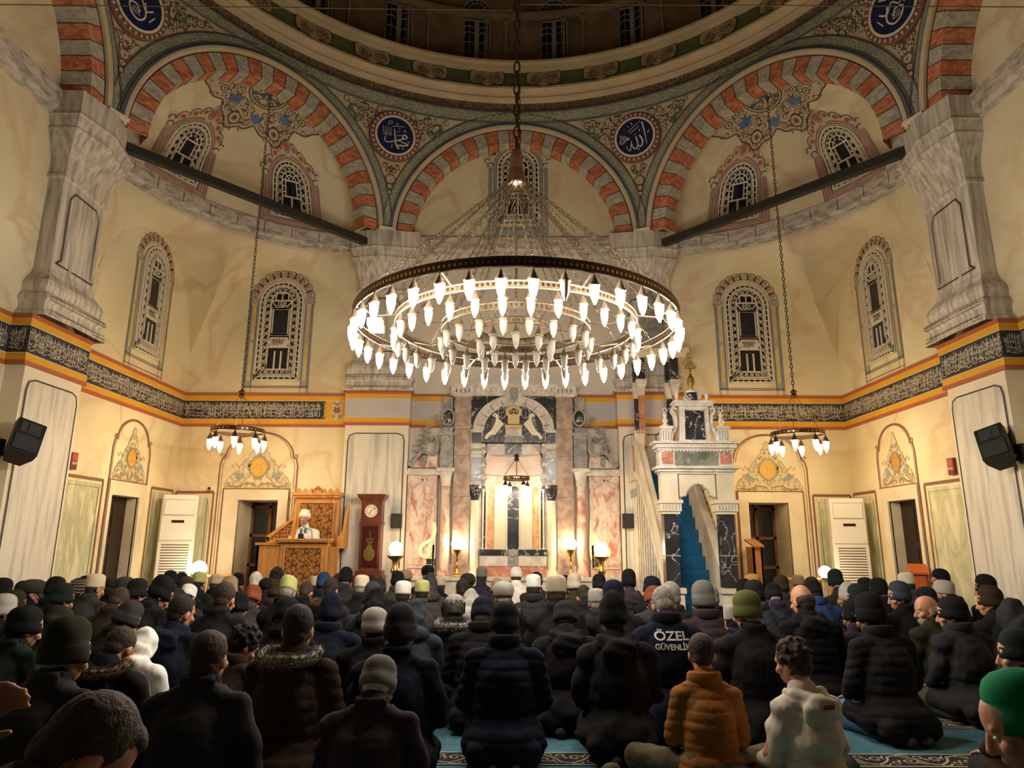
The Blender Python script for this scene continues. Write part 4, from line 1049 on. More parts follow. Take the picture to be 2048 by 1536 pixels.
# ================================================================ LAMPS
def lamp_bulb(name, loc, sc, glassmat, parent=None, capm=None):
    'cap, glass and tip of one hanging lamp, origin at its top; light comes from the glass'
    e = empty(name, loc); 
    key = ('bulb', glassmat.name, round(sc, 3))
    if key not in MATS:
        a = MB(); a.lathe([(.004, 0), (.008, -.004), (.008, -.03), (.02, -.05), (.03, -.075), (.034, -.09), (.046, -.10), (.046, -.115), (.042, -.12)], n=12)
        g = MB(); g.lathe([(.036, -.118), (.0375, -.14), (.035, -.18), (.028, -.215), (.019, -.24), (.011, -.248), (.012, -.256), (.006, -.266), (.001, -.268)], n=12)
        for q in (a, g): q.v = [tuple(c * sc for c in p) for p in q.v]
        MATS[key] = (a.mesh('cap', [capm or BRONZEL], True), g.mesh('glass', [glassmat], True))
    for nm, me in zip(('cap', 'glass'), MATS[key]):
        o = bpy.data.objects.new(nm, me); C.objects.link(o); o.parent = e
    if parent is not None: e.parent = parent
    return e
def chain(mb, p, q, ln=.055, r=.0045, wd=.016, mi=0):
    p, q = V(p), V(q); d = q - p; L = d.length; d.normalize(); n = max(2, int(L / ln)); a = d.cross(V((.3, 1, .2))).normalized(); b = d.cross(a)
    for i in range(n):
        c = p + d * (L * (i + .5) / n); s = a if i % 2 else b
        mb.tube([c + d * (ln * .62) * cos(t) + s * wd * sin(t) for t in [2 * pi * k / 8 for k in range(8)]], r, 4, mi, closed=True)
# main wheel chandelier
CC = V((.0, 6.42, 3.44)); RINGS = [(1.56, 40, BULB_ON), (1.17, 32, BULB_OFF), (.72, 20, BULB_OFF), (.36, 10, BULB_OFF)]
root = empty('wheel_chandelier', CC)
for k, (r, nb, gm_) in enumerate(RINGS):
    hz = .0 - .02 * k; mb = MB(); h = .075 if k == 0 else .06
    m_ = 0 if k == 0 else 1
    NN = 96 if k < 2 else 64
    mb.lathe([(r - .006, hz), (r + .006, hz), (r + .006, hz + h), (r - .006, hz + h), (r - .006, hz)], n=NN, mi=m_)
    for z in (hz, hz + h): mb.tube([(r * cos(t), r * sin(t), z) for t in [2 * pi * q / NN for q in range(NN)]], .010, 6, m_, closed=True)
    npc = int(2 * pi * r / .045)
    for q in range(npc):
        t = 2 * pi * q / npc
        for rr_ in (r + .008, r - .008):
            c = V((rr_ * cos(t), rr_ * sin(t), hz + h * .5)); tt = V((-sin(t), cos(t), 0)) * .011
            mb.face([c - tt - Zv * .013, c + tt - Zv * .013, c + tt + Zv * .013, c - tt + Zv * .013], 2)
    if k < 3:
        for q in range(8):
            t = 2 * pi * (q + .5) / 8; r2 = RINGS[k + 1][0]; mb.tube([(r * cos(t), r * sin(t), hz + .01), ((r + r2) / 2 * cos(t), (r + r2) / 2 * sin(t), hz - .05), (r2 * cos(t), r2 * sin(t), hz - .01)], .008, 5, 1)
    mb.build('ring', [BRONZE, BRONZEL, BRASS], root)
    for q in range(nb):
        t = 2 * pi * (q + .5) / nb
        g = gm_
        if k == 0 and q == 31: g = BULB_OFF
        e = lamp_bulb('lamp', (r * cos(t), r * sin(t), hz + .005), 1.0 if k == 0 else .95, g, root)
mb = MB(); HZ = 1.62
for q in range(20):
    t = 2 * pi * (q + .25) / 20; chain(mb, (1.56 * cos(t), 1.56 * sin(t), .08), (.05 * cos(t), .05 * sin(t), HZ - .02), .05, .0035, .012)
for q in range(12):
    t = 2 * pi * (q + .5) / 12; chain(mb, (1.17 * cos(t), 1.17 * sin(t), .06), (.04 * cos(t), .04 * sin(t), HZ - .05), .05, .003, .010)
for q in range(8):
    t = 2 * pi * q / 8; chain(mb, (.72 * cos(t), .72 * sin(t), .04), (.04 * cos(t), .04 * sin(t), HZ - .08), .05, .003, .010)
mb.build('ring_chains', CHAIN, root, merge=False)
mb = MB(); mb.lathe([(.02, .34), (.05, .32), (.065, .24), (.075, .10), (.10, .0), (.105, -.06), (.085, -.07), (.07, -.02), (.01, 0)], (0, 0, HZ), 20)
mb.build('hub', mat('hub_copper', (.30, .17, .10), rough=.5, metal=.5), root)
mb = MB(); mb.lathe([(.001, -.05), (.05, -.045), (.06, -.03), (.05, -.01)], (0, 0, HZ), 16)
mb.build('hub_light', mat('hub_lit', (1, .8, .5), emit=(1, .75, .45), es=14), root)
mb = MB(); chain(mb, (0, 0, HZ + .34), (0, 0, 13.9), .13, .010, .032); chain(mb, (.03, 0, HZ + .34), (.02, .02, HZ + 1.3), .06, .005, .015)
mb.build('suspension_chain', BRONZE, root, merge=False)
for t in (pi * 1.02, pi * 1.06):
    mb = MB(); c = V((1.35 * cos(t), 1.35 * sin(t), -.03)); mb.box(c - V((.07, .05, .035)), c + V((.07, .05, .035))); mb.build('driver_box', ACW, root)
tag(root, 'huge wheel chandelier of four concentric rings of lamps hung from the dome', 'chandelier')

def small_chandelier(name, c, r, n, gm_, apex, label, topz=None, top=None, sc=1.0):
    root = empty(name, c); c = V(c); mb = MB()
    mb.lathe([(r - .005, 0), (r + .005, 0), (r + .005, .055), (r - .005, .055), (r - .005, 0)], n=48, mi=0)
    for z in (0, .055): mb.tube([(r * cos(t), r * sin(t), z) for t in [2 * pi * q / 48 for q in range(48)]], .008, 6, 0, closed=True)
    for q in range(36):
        t = 2 * pi * q / 36; cc = V(((r + .007) * cos(t), (r + .007) * sin(t), .028)); tt = V((-sin(t), cos(t), 0)) * .011
        mb.face([cc - tt - Zv * .012, cc + tt - Zv * .012, cc + tt + Zv * .012, cc - tt + Zv * .012], 1)
    mb.build('ring', [BRONZE, BRASS], root)
    for q in range(n):
        t = 2 * pi * (q + .35) / n; lamp_bulb('lamp', (r * cos(t), r * sin(t), .01), sc, gm_, root, BRONZE)
    mb = MB(); az = apex - c.z
    for q in range(6 if n > 5 else 4):
        t = 2 * pi * q / (6 if n > 5 else 4); mb.tube([(r * cos(t), r * sin(t), .05), (.02 * cos(t), .02 * sin(t), az)], .004 if n > 5 else .007, 5)
    mb.build('stays', CHAIN if n > 5 else mat('copper', (.35, .13, .07), rough=.4, metal=.6), root)
    mb = MB(); mb.lathe([(.005, .10), (.03, .08), (.06, .05), (.03, .02), (.055, -.01), (.02, -.05), (.004, -.06)], (0, 0, az), 12); mb.build('finial', BRONZE, root)
    if topz:
        mb = MB(); chain(mb, (0, 0, az + .1), (0, 0, topz - c.z), .07, .007, .02); mb.build('suspension_chain', BRONZE, root, merge=False)
    tag(root, label, 'chandelier')
for s, px in ((-1, (476, 866)), (1, (1595, 872))):
    p = at(px[0], px[1], 11.0)
    small_chandelier('small_chandelier', p, .41, 8, BULB_SM, at(484 if s < 0 else 1587, 790, 11.0).z, 'small lit ring chandelier hanging before the %s corner' % ('left' if s < 0 else 'right'), topz=9.5, sc=1.12)
p = at(1033, 960, 12.5)
small_chandelier('niche_chandelier', p, .235, 4, BULB_NI, at(1033, 918, 12.5).z, 'little four-lamp hanging light inside the bright marble niche', sc=1.0)
# ================================================================ MARBLE NICHE
XM = .0
DF = 12.75                                      # front plane of the marble composition


def fm_(Y):                                     # mapper on plane y=Y: a = x, b = z, h towards the viewer
    return lambda a, b, h=0.: V((a, Y - h, b))
F0 = fm_(DF)
nrt = empty('marble_mihrab', (XM, DF, 0)); tag(nrt, 'tall carved marble prayer niche with twin columns below the wheel chandelier', 'prayer niche')
def part(mb, name, mats, parent=None, smooth=False):
    o = mb.build(name, mats, None, smooth); p = parent or nrt
    q = p
    off = V((0, 0, 0))
    while q is not None: off += V(q.location); q = q.parent
    o.data.transform(Matrix.Translation(-off)); o.parent = p; return o
ZB = .80
# plinth ledge the lamps stand on
mb = MB(); mb.box((-1.97, 12.45, 0), (1.97, 12.95, .74), 0); mb.box((-2.0, 12.40, .74), (2.0, 12.95, .80), 0)
part(mb, 'ledge', [WMARB])
# niche hollow: half round back with arched panels
mb = MB(); NR = .575; pc = [3, 4, 5, 3, 5, 4, 3]; cy_ = 12.72
# seven panels over a half circle
for k in range(7):
    a0, a1 = pi * k / 7, pi * (k + 1) / 7
    P = lambda a, z, r=NR: V((-r * cos(a), cy_ + r * sin(a) * .75, z))
    g = .035
    n = 8
    def top(t): return 2.33 + .11 * sqrt(max(0, 1 - (2 * t - 1) ** 2))
    mb.grid([[P(a0 + (a1 - a0) * i / n, 1.26, NR) for i in range(n + 1)], [P(a0 + (a1 - a0) * i / n, top(i / n)) for i in range(n + 1)]], pc[k])
    mb.grid([[P(a0 + (a1 - a0) * i / n, top(i / n), NR - .012) for i in range(n + 1)], [P(a0 + (a1 - a0) * i / n, 2.62, NR - .012) for i in range(n + 1)]], 0)
    mb.grid([[P(a0 + (a1 - a0) * i / n, top(i / n), NR - .012) for i in range(n + 1)], [P(a0 + (a1 - a0) * i / n, top(i / n), NR) for i in range(n + 1)]], 1)
for k in range(8):
    a = pi * k / 7; c = V((-(NR - .02) * cos(a), cy_ + (NR - .02) * sin(a) * .75, 0))
    mb.lathe([(.028, 1.26), (.028, 1.29), (.018, 1.31), (.018, 2.28), (.026, 2.30), (.032, 2.35)], c, 8, 1)
for z0, z1, mi, r in ((1.15, 1.26, 6, NR - .02), (.95, 1.15, 0, NR - .03), (.80, .95, 7, NR - .03), (2.44, 2.50, 1, NR - .03), (2.50, 2.62, 0, NR - .045)):
    mb.grid([[V((-r * cos(pi * i / 40), cy_ + r * sin(pi * i / 40) * .75, z)) for i in range(41)] for z in (z0, z1)], mi)
    mb.grid([[V((-q * cos(pi * i / 40), cy_ + q * sin(pi * i / 40) * .75, z1)) for i in range(41)] for q in (r, NR + .02)], mi)
mb.grid([[V((-r_ * cos(pi * i / 40), cy_ + r_ * sin(pi * i / 40) * .75, z)) for i in range(41)] for r_, z in ((NR, 2.62), (NR - .02, 2.80), (NR - .07, 2.98), (NR - .16, 3.12), (NR - .3, 3.2), (.02, 3.22))], 2)
for k in range(28):
    a = pi * (k + .5) / 28; c = V((-(NR - .05) * cos(a), cy_ + (NR - .05) * sin(a) * .75, 2.47)); mb.ell(c, (.018, .018, .022), 6, 4, 1)
part(mb, 'niche', [WMARB, ONYX, mat('pinkish_vault', (.74, .58, .48), (.80, .68, .58), sc=3, rough=.5), BLKM, ORGM, ONYX, BLKM, REDM])
mb = MB()     # base courses in front: moulding, white slabs, red base
mb.box((-.60, 12.62, .80), (.60, 12.75, .985), 2); 
for a, b in ((-.60, -.10), (.10, .60)): mb.box((a, 12.60, .985), (b, 12.75, 1.16), 0); mb.box((a, 12.585, 1.17), (b, 12.75, 1.27), 1)
mb.box((-.10, 12.61, .985), (.10, 12.75, 1.27), 3); mb.prism(fm_(12.59), [(-.10, 1.27), (.10, 1.27), (.06, 1.18), (0, 1.14), (-.06, 1.18)], 0, .02, 3)
part(mb, 'niche_base', [WMARB, BLKM, REDM, GRYM])
# frame jambs
for s in (-1, 1):
    X = lambda a, s=s: s * a
    mb = MB(); B = lambda x0, x1, z0, z1, h, mi, Y=DF: mb.box((X(x0), Y - h, z0), (X(x1), YB, z1), mi)
    B(.585, .80, .80, 3.46, .02, 0)
    B(.60, .78, 3.20, 3.40, .035, 1); B(.58, .81, 3.40, 3.44, .06, 0); B(.58, .81, 3.12, 3.17, .06, 0); B(.60, .79, 3.0, 3.12, .045, 0)
    for k in range(6): mb.box((X(.61 + .03 * k), DF - .05, 3.05), (X(.62 + .03 * k), DF - .045, 3.10), 2)
    B(.60, .78, 2.46, 2.93, .035, 1); B(.585, .795, 2.93, 2.96, .05, 0); B(.60, .80, 2.42, 2.46, .07, 3); 
    mb.lathe([(.075, 2.14), (.08, 2.2), (.10, 2.30), (.12, 2.36), (.125, 2.42)], (X(.70), DF - .04, 0), 14, 1)
    part(mb, 'jamb', [WMARB, BLKM, LINE, ORGM])
    mb = MB(); mb.lathe([(.115, .80), (.12, .86), (.095, .90), (.085, .93), (.082, 1.5), (.075, 2.14)], (X(.70), DF - .06, 0), 20, 0)
    part(mb, 'onyx_column', [ONYX], smooth=True)
    # scalloped edge
    mb = MB(); pts = [(X(.60), 2.42)]
    for k in range(22):
        z = 2.42 + k * .036; pts.append((X(.555 - .05 * abs(sin(k * .42)) - (.012 if k % 2 else 0)), z))
    pts.append((X(.60), 3.22)); mb.prism(F0, pts, -.05, .03, 0)
    for z, r in ((2.58, .05), (2.80, .035), (3.05, .05), (3.16, .035)): mb.bar(F0, spiral(X(.56), z, r, 0, 1.4, s, 12), .016, .03, .05, 1)
    part(mb, 'scalloped_edge', [GRYM, ONYX])
    # tall pink brown pilaster with white capital
    mb = MB(); B(.80, 1.10, .80, 4.07, .10, 0); B(.78, 1.13, .80, 1.0, .13, 0); B(.79, 1.12, 3.86, 3.90, .12, 2)
    B(.78, 1.14, 4.07, 4.12, .13, 1); B(.77, 1.17, 4.12, 4.24, .16, 1); B(.75, 1.19, 4.24, 4.30, .20, 1)
    for k in range(4): mb.box((X(.83 + .08 * k), DF - .165, 4.14), (X(.845 + .08 * k), DF - .16, 4.22), 3)
    for z in (2.2, 2.95, 3.45): mb.box((X(.80), DF - .102, z), (X(1.10), DF - .1, z + .006), 3)
    part(mb, 'tall_pilaster', [PILM, WMARB, GRYM, LINE])
    # small column with capital and gray pier above
    mb = MB(); mb.lathe([(.12, .80), (.125, .88), (.10, .92), (.092, 1.0), (.085, 2.40)], (X(1.24), DF - .04, 0), 20, 0)
    mb.lathe([(.088, 2.40), (.10, 2.43), (.092, 2.46), (.11, 2.55), (.135, 2.64), (.15, 2.66)], (X(1.24), DF - .04, 0), 20, 1)
    mb.box((X(1.08), DF - .20, 2.66), (X(1.40), YB, 2.72), 1)
    part(mb, 'side_column', [PINKM, WMARB], smooth=True)
    mb = MB(); B(1.12, 1.36, 2.72, 3.38, .05, 0); B(1.10, 1.38, 3.34, 3.40, .08, 0); B(1.14, 1.34, 3.40, 3.50, .04, 0)
    mb.ell((X(1.23), DF - .05, 3.68), (.085, .03, .13), 16, 10, 1); mb.bar(F0, arc(X(1.23), 3.68, .11, 0, 2 * pi, 18, .155), .035, -.02, .06, 0)
    for k in range(5): mb.bar(F0, spiral(X(1.36 + .06 * k), 3.55 + .07 * k * (1 if k < 3 else -.2), .05, k, 1.3, s, 8), .018, 0, .03, 0)
    B(1.15, 1.33, 3.84, 4.07, .02, 0)
    part(mb, 'scroll_pier', [GRYM, BLKM])
    # wing: pink panel with baroque frame, cornice, volute crest
    mb = MB(); B(1.40, 1.95, .80, 2.62, .02, 0); B(1.36, 1.97, 2.60, 2.68, .08, 2); B(1.38, 1.96, 2.68, 2.72, .04, 2)
    fr = [(X(1.44), .95), (X(1.44), 2.30), (X(1.50), 2.38), (X(1.56), 2.44), (X(1.62), 2.47), (X(1.67), 2.54), (X(1.72), 2.47), (X(1.78), 2.44), (X(1.84), 2.38), (X(1.90), 2.30), (X(1.90), .95)]
    mb.bar(F0, cr(fr, 3), .035, .02, .055, 1, closed=True); mb.bar(F0, [(x * .985 + X(.025), z - .05 if z > 1 else z + .05) for x, z in cr(fr, 3)], .012, .02, .035, 1, closed=True)
    for k in range(5): an = pi * (.1 + .2 * k); mb.bar(F0, [(X(1.67), 2.5), (X(1.67) + .09 * cos(an), 2.53 + .09 * sin(an))], .02, .04, .07, 1)
    part(mb, 'pink_wing_panel', [PINKM, mat('pink_frame_marble', (.56, .42, .34), (.70, .58, .48), sc=6, rough=.4), WMARB])
    mb = MB()
    mb.prism(F0, [(X(1.40), 2.74), (X(1.92), 2.74), (X(1.88), 2.86), (X(1.70), 2.90), (X(1.55), 3.0), (X(1.42), 3.02)], -.1, .01, 1)
    vol = cr([(X(1.95), 2.82), (X(1.88), 2.78), (X(1.82), 2.88), (X(1.70), 3.02), (X(1.58), 3.0), (X(1.48), 2.98), (X(1.41), 3.08), (X(1.42), 3.25), (X(1.50), 3.32), (X(1.54), 3.24)], 5)
    mb.bar(F0, vol, .055, -.05, .06, 0); mb.bar(F0, vol, .018, .055, .075, 0)
    for k in range(14):
        t = k / 13; x, z = 1.74 - .14 * t + .07 * sin(k * 2.1), 3.05 + .42 * t; mb.bar(F0, spiral(X(x), z, .045 - .018 * t, k, 1.2, s, 7), .02, .0, .04, 0)
    mb.lathe([(.03, 2.76), (.05, 2.84), (.035, 2.92), (.045, 2.96)], (X(1.66), DF - .02, 0), 10, 0)
    part(mb, 'wing_crest', [GRYM, PINKM])
    if s < 0:
        mb = MB(); mb.bar(F0, cr([(-1.45, 1.75), (-1.42, 1.6), (-1.47, 1.45), (-1.58, 1.38), (-1.66, 1.3), (-1.66, 1.18), (-1.56, 1.14), (-1.50, 1.22), (-1.56, 1.28)], 5), .07, -.01, .07, 0)
        mb.prism(F0, [(-1.56, 1.10), (-1.40, 1.10), (-1.40, 1.75), (-1.46, 1.72), (-1.44, 1.5), (-1.54, 1.36)], 0, .03, 0); mb.prism(F0, [(-1.56, .98), (-1.40, .98), (-1.40, 1.10), (-1.56, 1.10)], 0, .03, 1)
    else:
        mb = MB(); mb.prism(F0, cr([(1.40, 1.80), (1.50, 1.76), (1.46, 1.62), (1.55, 1.45), (1.62, 1.36), (1.76, 1.28), (1.70, 1.10), (1.40, 1.10), (1.40, 1.80)], 4)[:-1], 0, .03, 0); mb.prism(F0, [(1.42, .98), (1.56, .98), (1.56, 1.12), (1.42, 1.12)], .03, .04, 1)
    part(mb, 'loose_scroll', [ONYX, BLKM])
# pediment: black ground, archivolt, medallion
mb = MB(); mb.box((-.80, DF - .01, 3.44), (.80, YB, 4.10), 0); mb.box((-.60, DF - .005, 3.2), (.60, YB, 3.46), 0)
part(mb, 'black_ground', [BLKM])
mb = MB()
for r, w_, h0, h1 in ((.70, .10, .0, .06), (.60, .09, .0, .045), (.645, .03, .04, .075), (.745, .03, .0, .09)): mb.bar(F0, arc(0, 3.44, r, 0, pi, 32, r * .87), w_, h0, h1, 0)
for k in range(9): mb.bar(F0, [(.57 * cos(pi * (k + .5) / 9), 3.44 + .50 * sin(pi * (k + .5) / 9)), (.69 * cos(pi * (k + .5) / 9), 3.44 + .60 * sin(pi * (k + .5) / 9))], .008, .05, .078, 1)
mb.prism(F0, [(-.06, 4.0), (.06, 4.0), (.08, 4.2), (.03, 4.3), (-.03, 4.3), (-.08, 4.2)], 0, .12, 2)
part(mb, 'archivolt', [WMARB, LINE, GRYM])
mb = MB(); mb.ell((0, DF - .04, 3.80), (.155, .06, .135), 24, 12, 0); mb.box((-.11, DF - .06, 3.56), (.11, DF, 3.72), 0)
mb.box((-.16, DF - .08, 3.50), (.16, DF, 3.54), 0); mb.prism(F0, [(-.15, 3.32), (.15, 3.32), (.155, 3.50), (-.155, 3.50)], 0, .07, 1)
for k in range(10): mb.ell((-.135 + .03 * k, DF - .075, 3.47), (.011, .012, .022), 6, 5, 2)
mb.prism(F0, [(-.18, 3.21), (.18, 3.21), (.15, 3.33), (-.15, 3.33)], 0, .085, 3); mb.box((-.17, DF - .08, 3.30), (.17, DF, 3.345), 1)
scrolls(mb, lambda a, b, h=0.: F0(a, 3.80 + b, h + .11), lambda x, y: abs(x) < .08 and abs(y) < .05, (-.09, -.05, .09, .05), 6, .02, .03, .008, 5, 4, 4, True, .0)
part(mb, 'medallion_urn', [mat('cream_medallion', (.72, .52, .26), rough=.5), WMARB, ORGM, GRYM, LINE])
for s in (-1, 1):
    mb = MB(); X = lambda a: s * a
    mb.bar(F0, cr([(X(.52), 3.28), (X(.47), 3.36), (X(.40), 3.42), (X(.33), 3.55), (X(.31), 3.68), (X(.35), 3.74), (X(.38), 3.70)], 5), .055, .01, .07, 0)
    mb.prism(F0, [(X(.46), 3.34), (X(.36), 3.42), (X(.30), 3.60), (X(.28), 3.66), (X(.18), 3.56), (X(.24), 3.50), (X(.34), 3.36)], .0, .045, 0)
    mb.bar(F0, arc(X(.22), 3.78, .075, 0, 2 * pi, 16, .11), .022, .01, .05, 1)
    for z in (3.52, 3.58, 3.64): mb.bar(F0, arc(X(.385), z, .022, 0, 2 * pi, 8), .01, .01, .03, 1)
    for z in (3.7, 3.78, 3.86): mb.bar(F0, arc(X(.23), z, .02, 0, 5, 7), .01, .02, .05, 1)
    part(mb, 'pediment_volute', [ONYX, GRYM])
mb = MB(); 
mb.box((-.50, DF + .03, 3.0), (-.16, DF + .10, 3.20), 0); mb.box((.16, DF + .03, 3.0), (.50, DF + .10, 3.20), 0); mb.box((-.16, DF + .02, 3.0), (.16, DF + .10, 3.20), 1)
mb.box((-.60, DF - .03, 3.195), (.60, DF + .1, 3.22), 2)
mb.rib(fm_(DF + .02), cr([(-.10, 3.03), (-.05, 3.10), (.04, 3.17)], 4), .03, .004, 0, .012)
part(mb, 'frieze', [WMARB, BLKM, LINE])
mb = MB(); mb.box((-1.19, DF - .06, 4.10), (1.19, YB, 4.17), 0); mb.box((-1.19, DF - .10, 4.17), (1.19, YB, 4.24), 0); mb.box((-1.22, DF - .16, 4.24), (1.22, YB, 4.31), 0)
for k in range(16): mb.box((-.72 + .095 * k, DF - .105, 4.18), (-.712 + .095 * k, DF - .1, 4.235), 1)
part(mb, 'top_cornice', [WMARB, LINE])

# ================================================================ STAIR PULPIT (marble)
px0, pw = 2.63, .50                              # centre x, half width of the gate
GY, KY = 9.9, 12.35                              # gate plane, upper kiosk plane
mrt = empty('stair_pulpit', (px0, GY, 0)); tag(mrt, 'tall marble stair pulpit with black marble gate and blue carpeted steps', 'pulpit')
Gm = lambda a, b, h=0.: V((px0 + a, GY - h, b))
# gate
for s in (-1, 1):
    mb = MB(); X = lambda a: px0 + s * a
    mb.box((X(.26), GY - .03, 0), (X(.53), GY + .22, .72), 0); mb.box((X(.24), GY - .06, .72), (X(.55), GY + .24, .79), 0)
    mb.box((X(.30), GY - .01, .79), (X(.50), GY + .18, 1.80), 1); mb.box((X(.29), GY - .02, 1.22), (X(.51), GY + .18, 1.235), 2)
    mb.box((X(.27), GY - .03, 1.80), (X(.53), GY + .20, 1.84), 0); mb.box((X(.25), GY - .05, 1.84), (X(.55), GY + .22, 1.95), 0); mb.box((X(.23), GY - .07, 1.95), (X(.56), GY + .24, 2.0), 0)
    for k in range(6): mb.box((X(.28 + .045 * k), GY - .055, 1.86), (X(.29 + .045 * k), GY - .05, 1.93), 2)
    part(mb, 'gate_pier', [STONE, BLKM, GRYM], mrt)
mb = MB()
arcp = [(-.26, 1.98), (-.25, 2.04), (-.17, 2.06), (-.14, 2.14), (-.07, 2.21), (0, 2.235), (.07, 2.21), (.14, 2.14), (.17, 2.06), (.25, 2.04), (.26, 1.98)]
top_ = [(x, 2.37) for x, _ in arcp]
for (a, b), (c, d) in zip(zip(arcp, top_), zip(arcp[1:], top_[1:])): mb.prism(Gm, [a, c, d, b], -.15, .0, 0)
mb.bar(Gm, arcp, .018, 0, .012, 1)
for s in (-1, 1): mb.box((px0 + s * .28, GY - .02, 2.0), (px0 + s * .52, GY + .17, 2.37), 0)
part(mb, 'gate_arch', [STONE, GRYM], mrt)
mb = MB()
for z0, z1, e in ((2.37, 2.40, .53), (2.40, 2.44, .56), (2.44, 2.47, .60)): mb.box((px0 - e, GY - e + .5, z0), (px0 + e, GY + .2, z1), 0)
mb.box((px0 - .53, GY - .03, 2.47), (px0 + .53, GY + .2, 2.71), 0); mb.box((px0 - .31, GY - .045, 2.49), (px0 + .31, GY, 2.69), 1)
for s in (-1, 1): mb.box((px0 + s * .34, GY - .04, 2.51), (px0 + s * .50, GY, 2.68), 2)
for z0, z1, e in ((2.71, 2.74, .55), (2.74, 2.80, .58), (2.80, 2.83, .62)): mb.box((px0 - e, GY - e + .5, z0), (px0 + e, GY + .22, z1), 0)
for k in range(20): mb.ell((px0 - .46 + .048 * k, GY - .05, 2.70), (.02, .012, .018), 6, 4, 0)
part(mb, 'entablature', [WMARB, GREENM, REDM], mrt)
mb = MB()
mb.prism(Gm, [(-.22, 2.83), (.24, 2.83), (.22, 3.36), (-.20, 3.36)], -.16, .0, 0); mb.prism(Gm, [(-.135, 2.87), (.155, 2.87), (.145, 3.30), (-.125, 3.30)], 0, .02, 1)
for k in range(9): mb.ell((px0 - .13 + .035 * k, GY - .02, 3.31), (.018, .012, .016), 6, 4, 0)
for s in (-1, 1):
    mb.bar(Gm, cr([(s * .34, 2.86), (s * .31, 2.96), (s * .26, 3.08), (s * .27, 3.22), (s * .31, 3.30), (s * .29, 3.34), (s * .25, 3.31)], 4), .035, -.1, .01, 0)
    mb.box((px0 + s * .33, GY - .05, 2.83), (px0 + s * .49, GY + .12, 3.02), 0); mb.box((px0 + s * .31, GY - .07, 3.02), (px0 + s * .51, GY + .14, 3.06), 0)
    for k in range(4): mb.box((px0 + s * (.345 + .037 * k), GY - .055, 2.85), (px0 + s * (.36 + .037 * k), GY - .05, 3.0), 2)
    mb.lathe([(.05, 3.06), (.05, 3.09), (.025, 3.10), (.045, 3.15), (.02, 3.20), (.035, 3.24), (.012, 3.28)], (px0 + s * .41, GY + .03, 0), 14, 0); mb.tube([(px0 + s * .41 + .03 * cos(t), GY + .03, 3.31 + .03 * sin(t)) for t in [2 * pi * k / 12 for k in range(12)]], .007, 6, 0, closed=True)
    mb.lathe([(.035, 3.44), (.035, 3.46), (.02, 3.47), (.032, 3.53), (.012, 3.58)], (px0 + s * .22, GY + .03, 0), 12, 0); mb.tube([(px0 + s * .22 + .02 * cos(t), GY + .03, 3.60 + .02 * sin(t)) for t in [2 * pi * k / 10 for k in range(10)]], .005, 5, 0, closed=True)
mb.box((px0 - .27, GY - .04, 3.36), (px0 + .29, GY + .18, 3.40), 0); mb.box((px0 - .29, GY - .06, 3.40), (px0 + .31, GY + .2, 3.44), 0)
mb.box((px0 - .055, GY - .01, 3.44), (px0 + .065, GY + .1, 3.57), 1); 
for s in (-1, 1): mb.bar(Gm, spiral(s * .09, 3.50, .045, 0, 1.4, s, 10), .018, -.06, 0, 0)
mb.lathe([(.08, 3.57), (.09, 3.59), (.05, 3.62), (.02, 3.64)], (px0, GY + .04, 0), 14, 0)
part(mb, 'gate_crest', [WMARB, BLKM, GRYM], mrt)
mb = MB(); mb.lathe([(.012, 3.62), (.03, 3.65), (.055, 3.72), (.05, 3.79), (.022, 3.84), (.01, 3.88), (.02, 3.90), (.01, 3.93)], (px0, GY + .04, 0), 18, 0)
for k in range(4):
    for j in range(5 - k):
        c = (px0 + (j - (4 - k) / 2) * .036, 3.965 + .034 * k); mb.tube([(c[0] + .018 * cos(t), GY + .04, c[1] + .018 * sin(t)) for t in [2 * pi * q / 8 for q in range(8)]], .005, 5, 0, closed=True)
mb.tube([(px0 + .095 * cos(t), GY + .04, 4.0 + (.11 if sin(t) > 0 else .06) * sin(t)) for t in [2 * pi * q / 24 for q in range(24)]], .006, 6, 0, closed=True)
mb.tube([(px0 + .024 * cos(t), GY + .04, 4.14 + .024 * sin(t)) for t in [2 * pi * q / 12 for q in range(12)]], .006, 6, 0, closed=True)
part(mb, 'brass_finial', [mat('old_gold', (.34, .22, .06), rough=.4, metal=.8)], mrt)
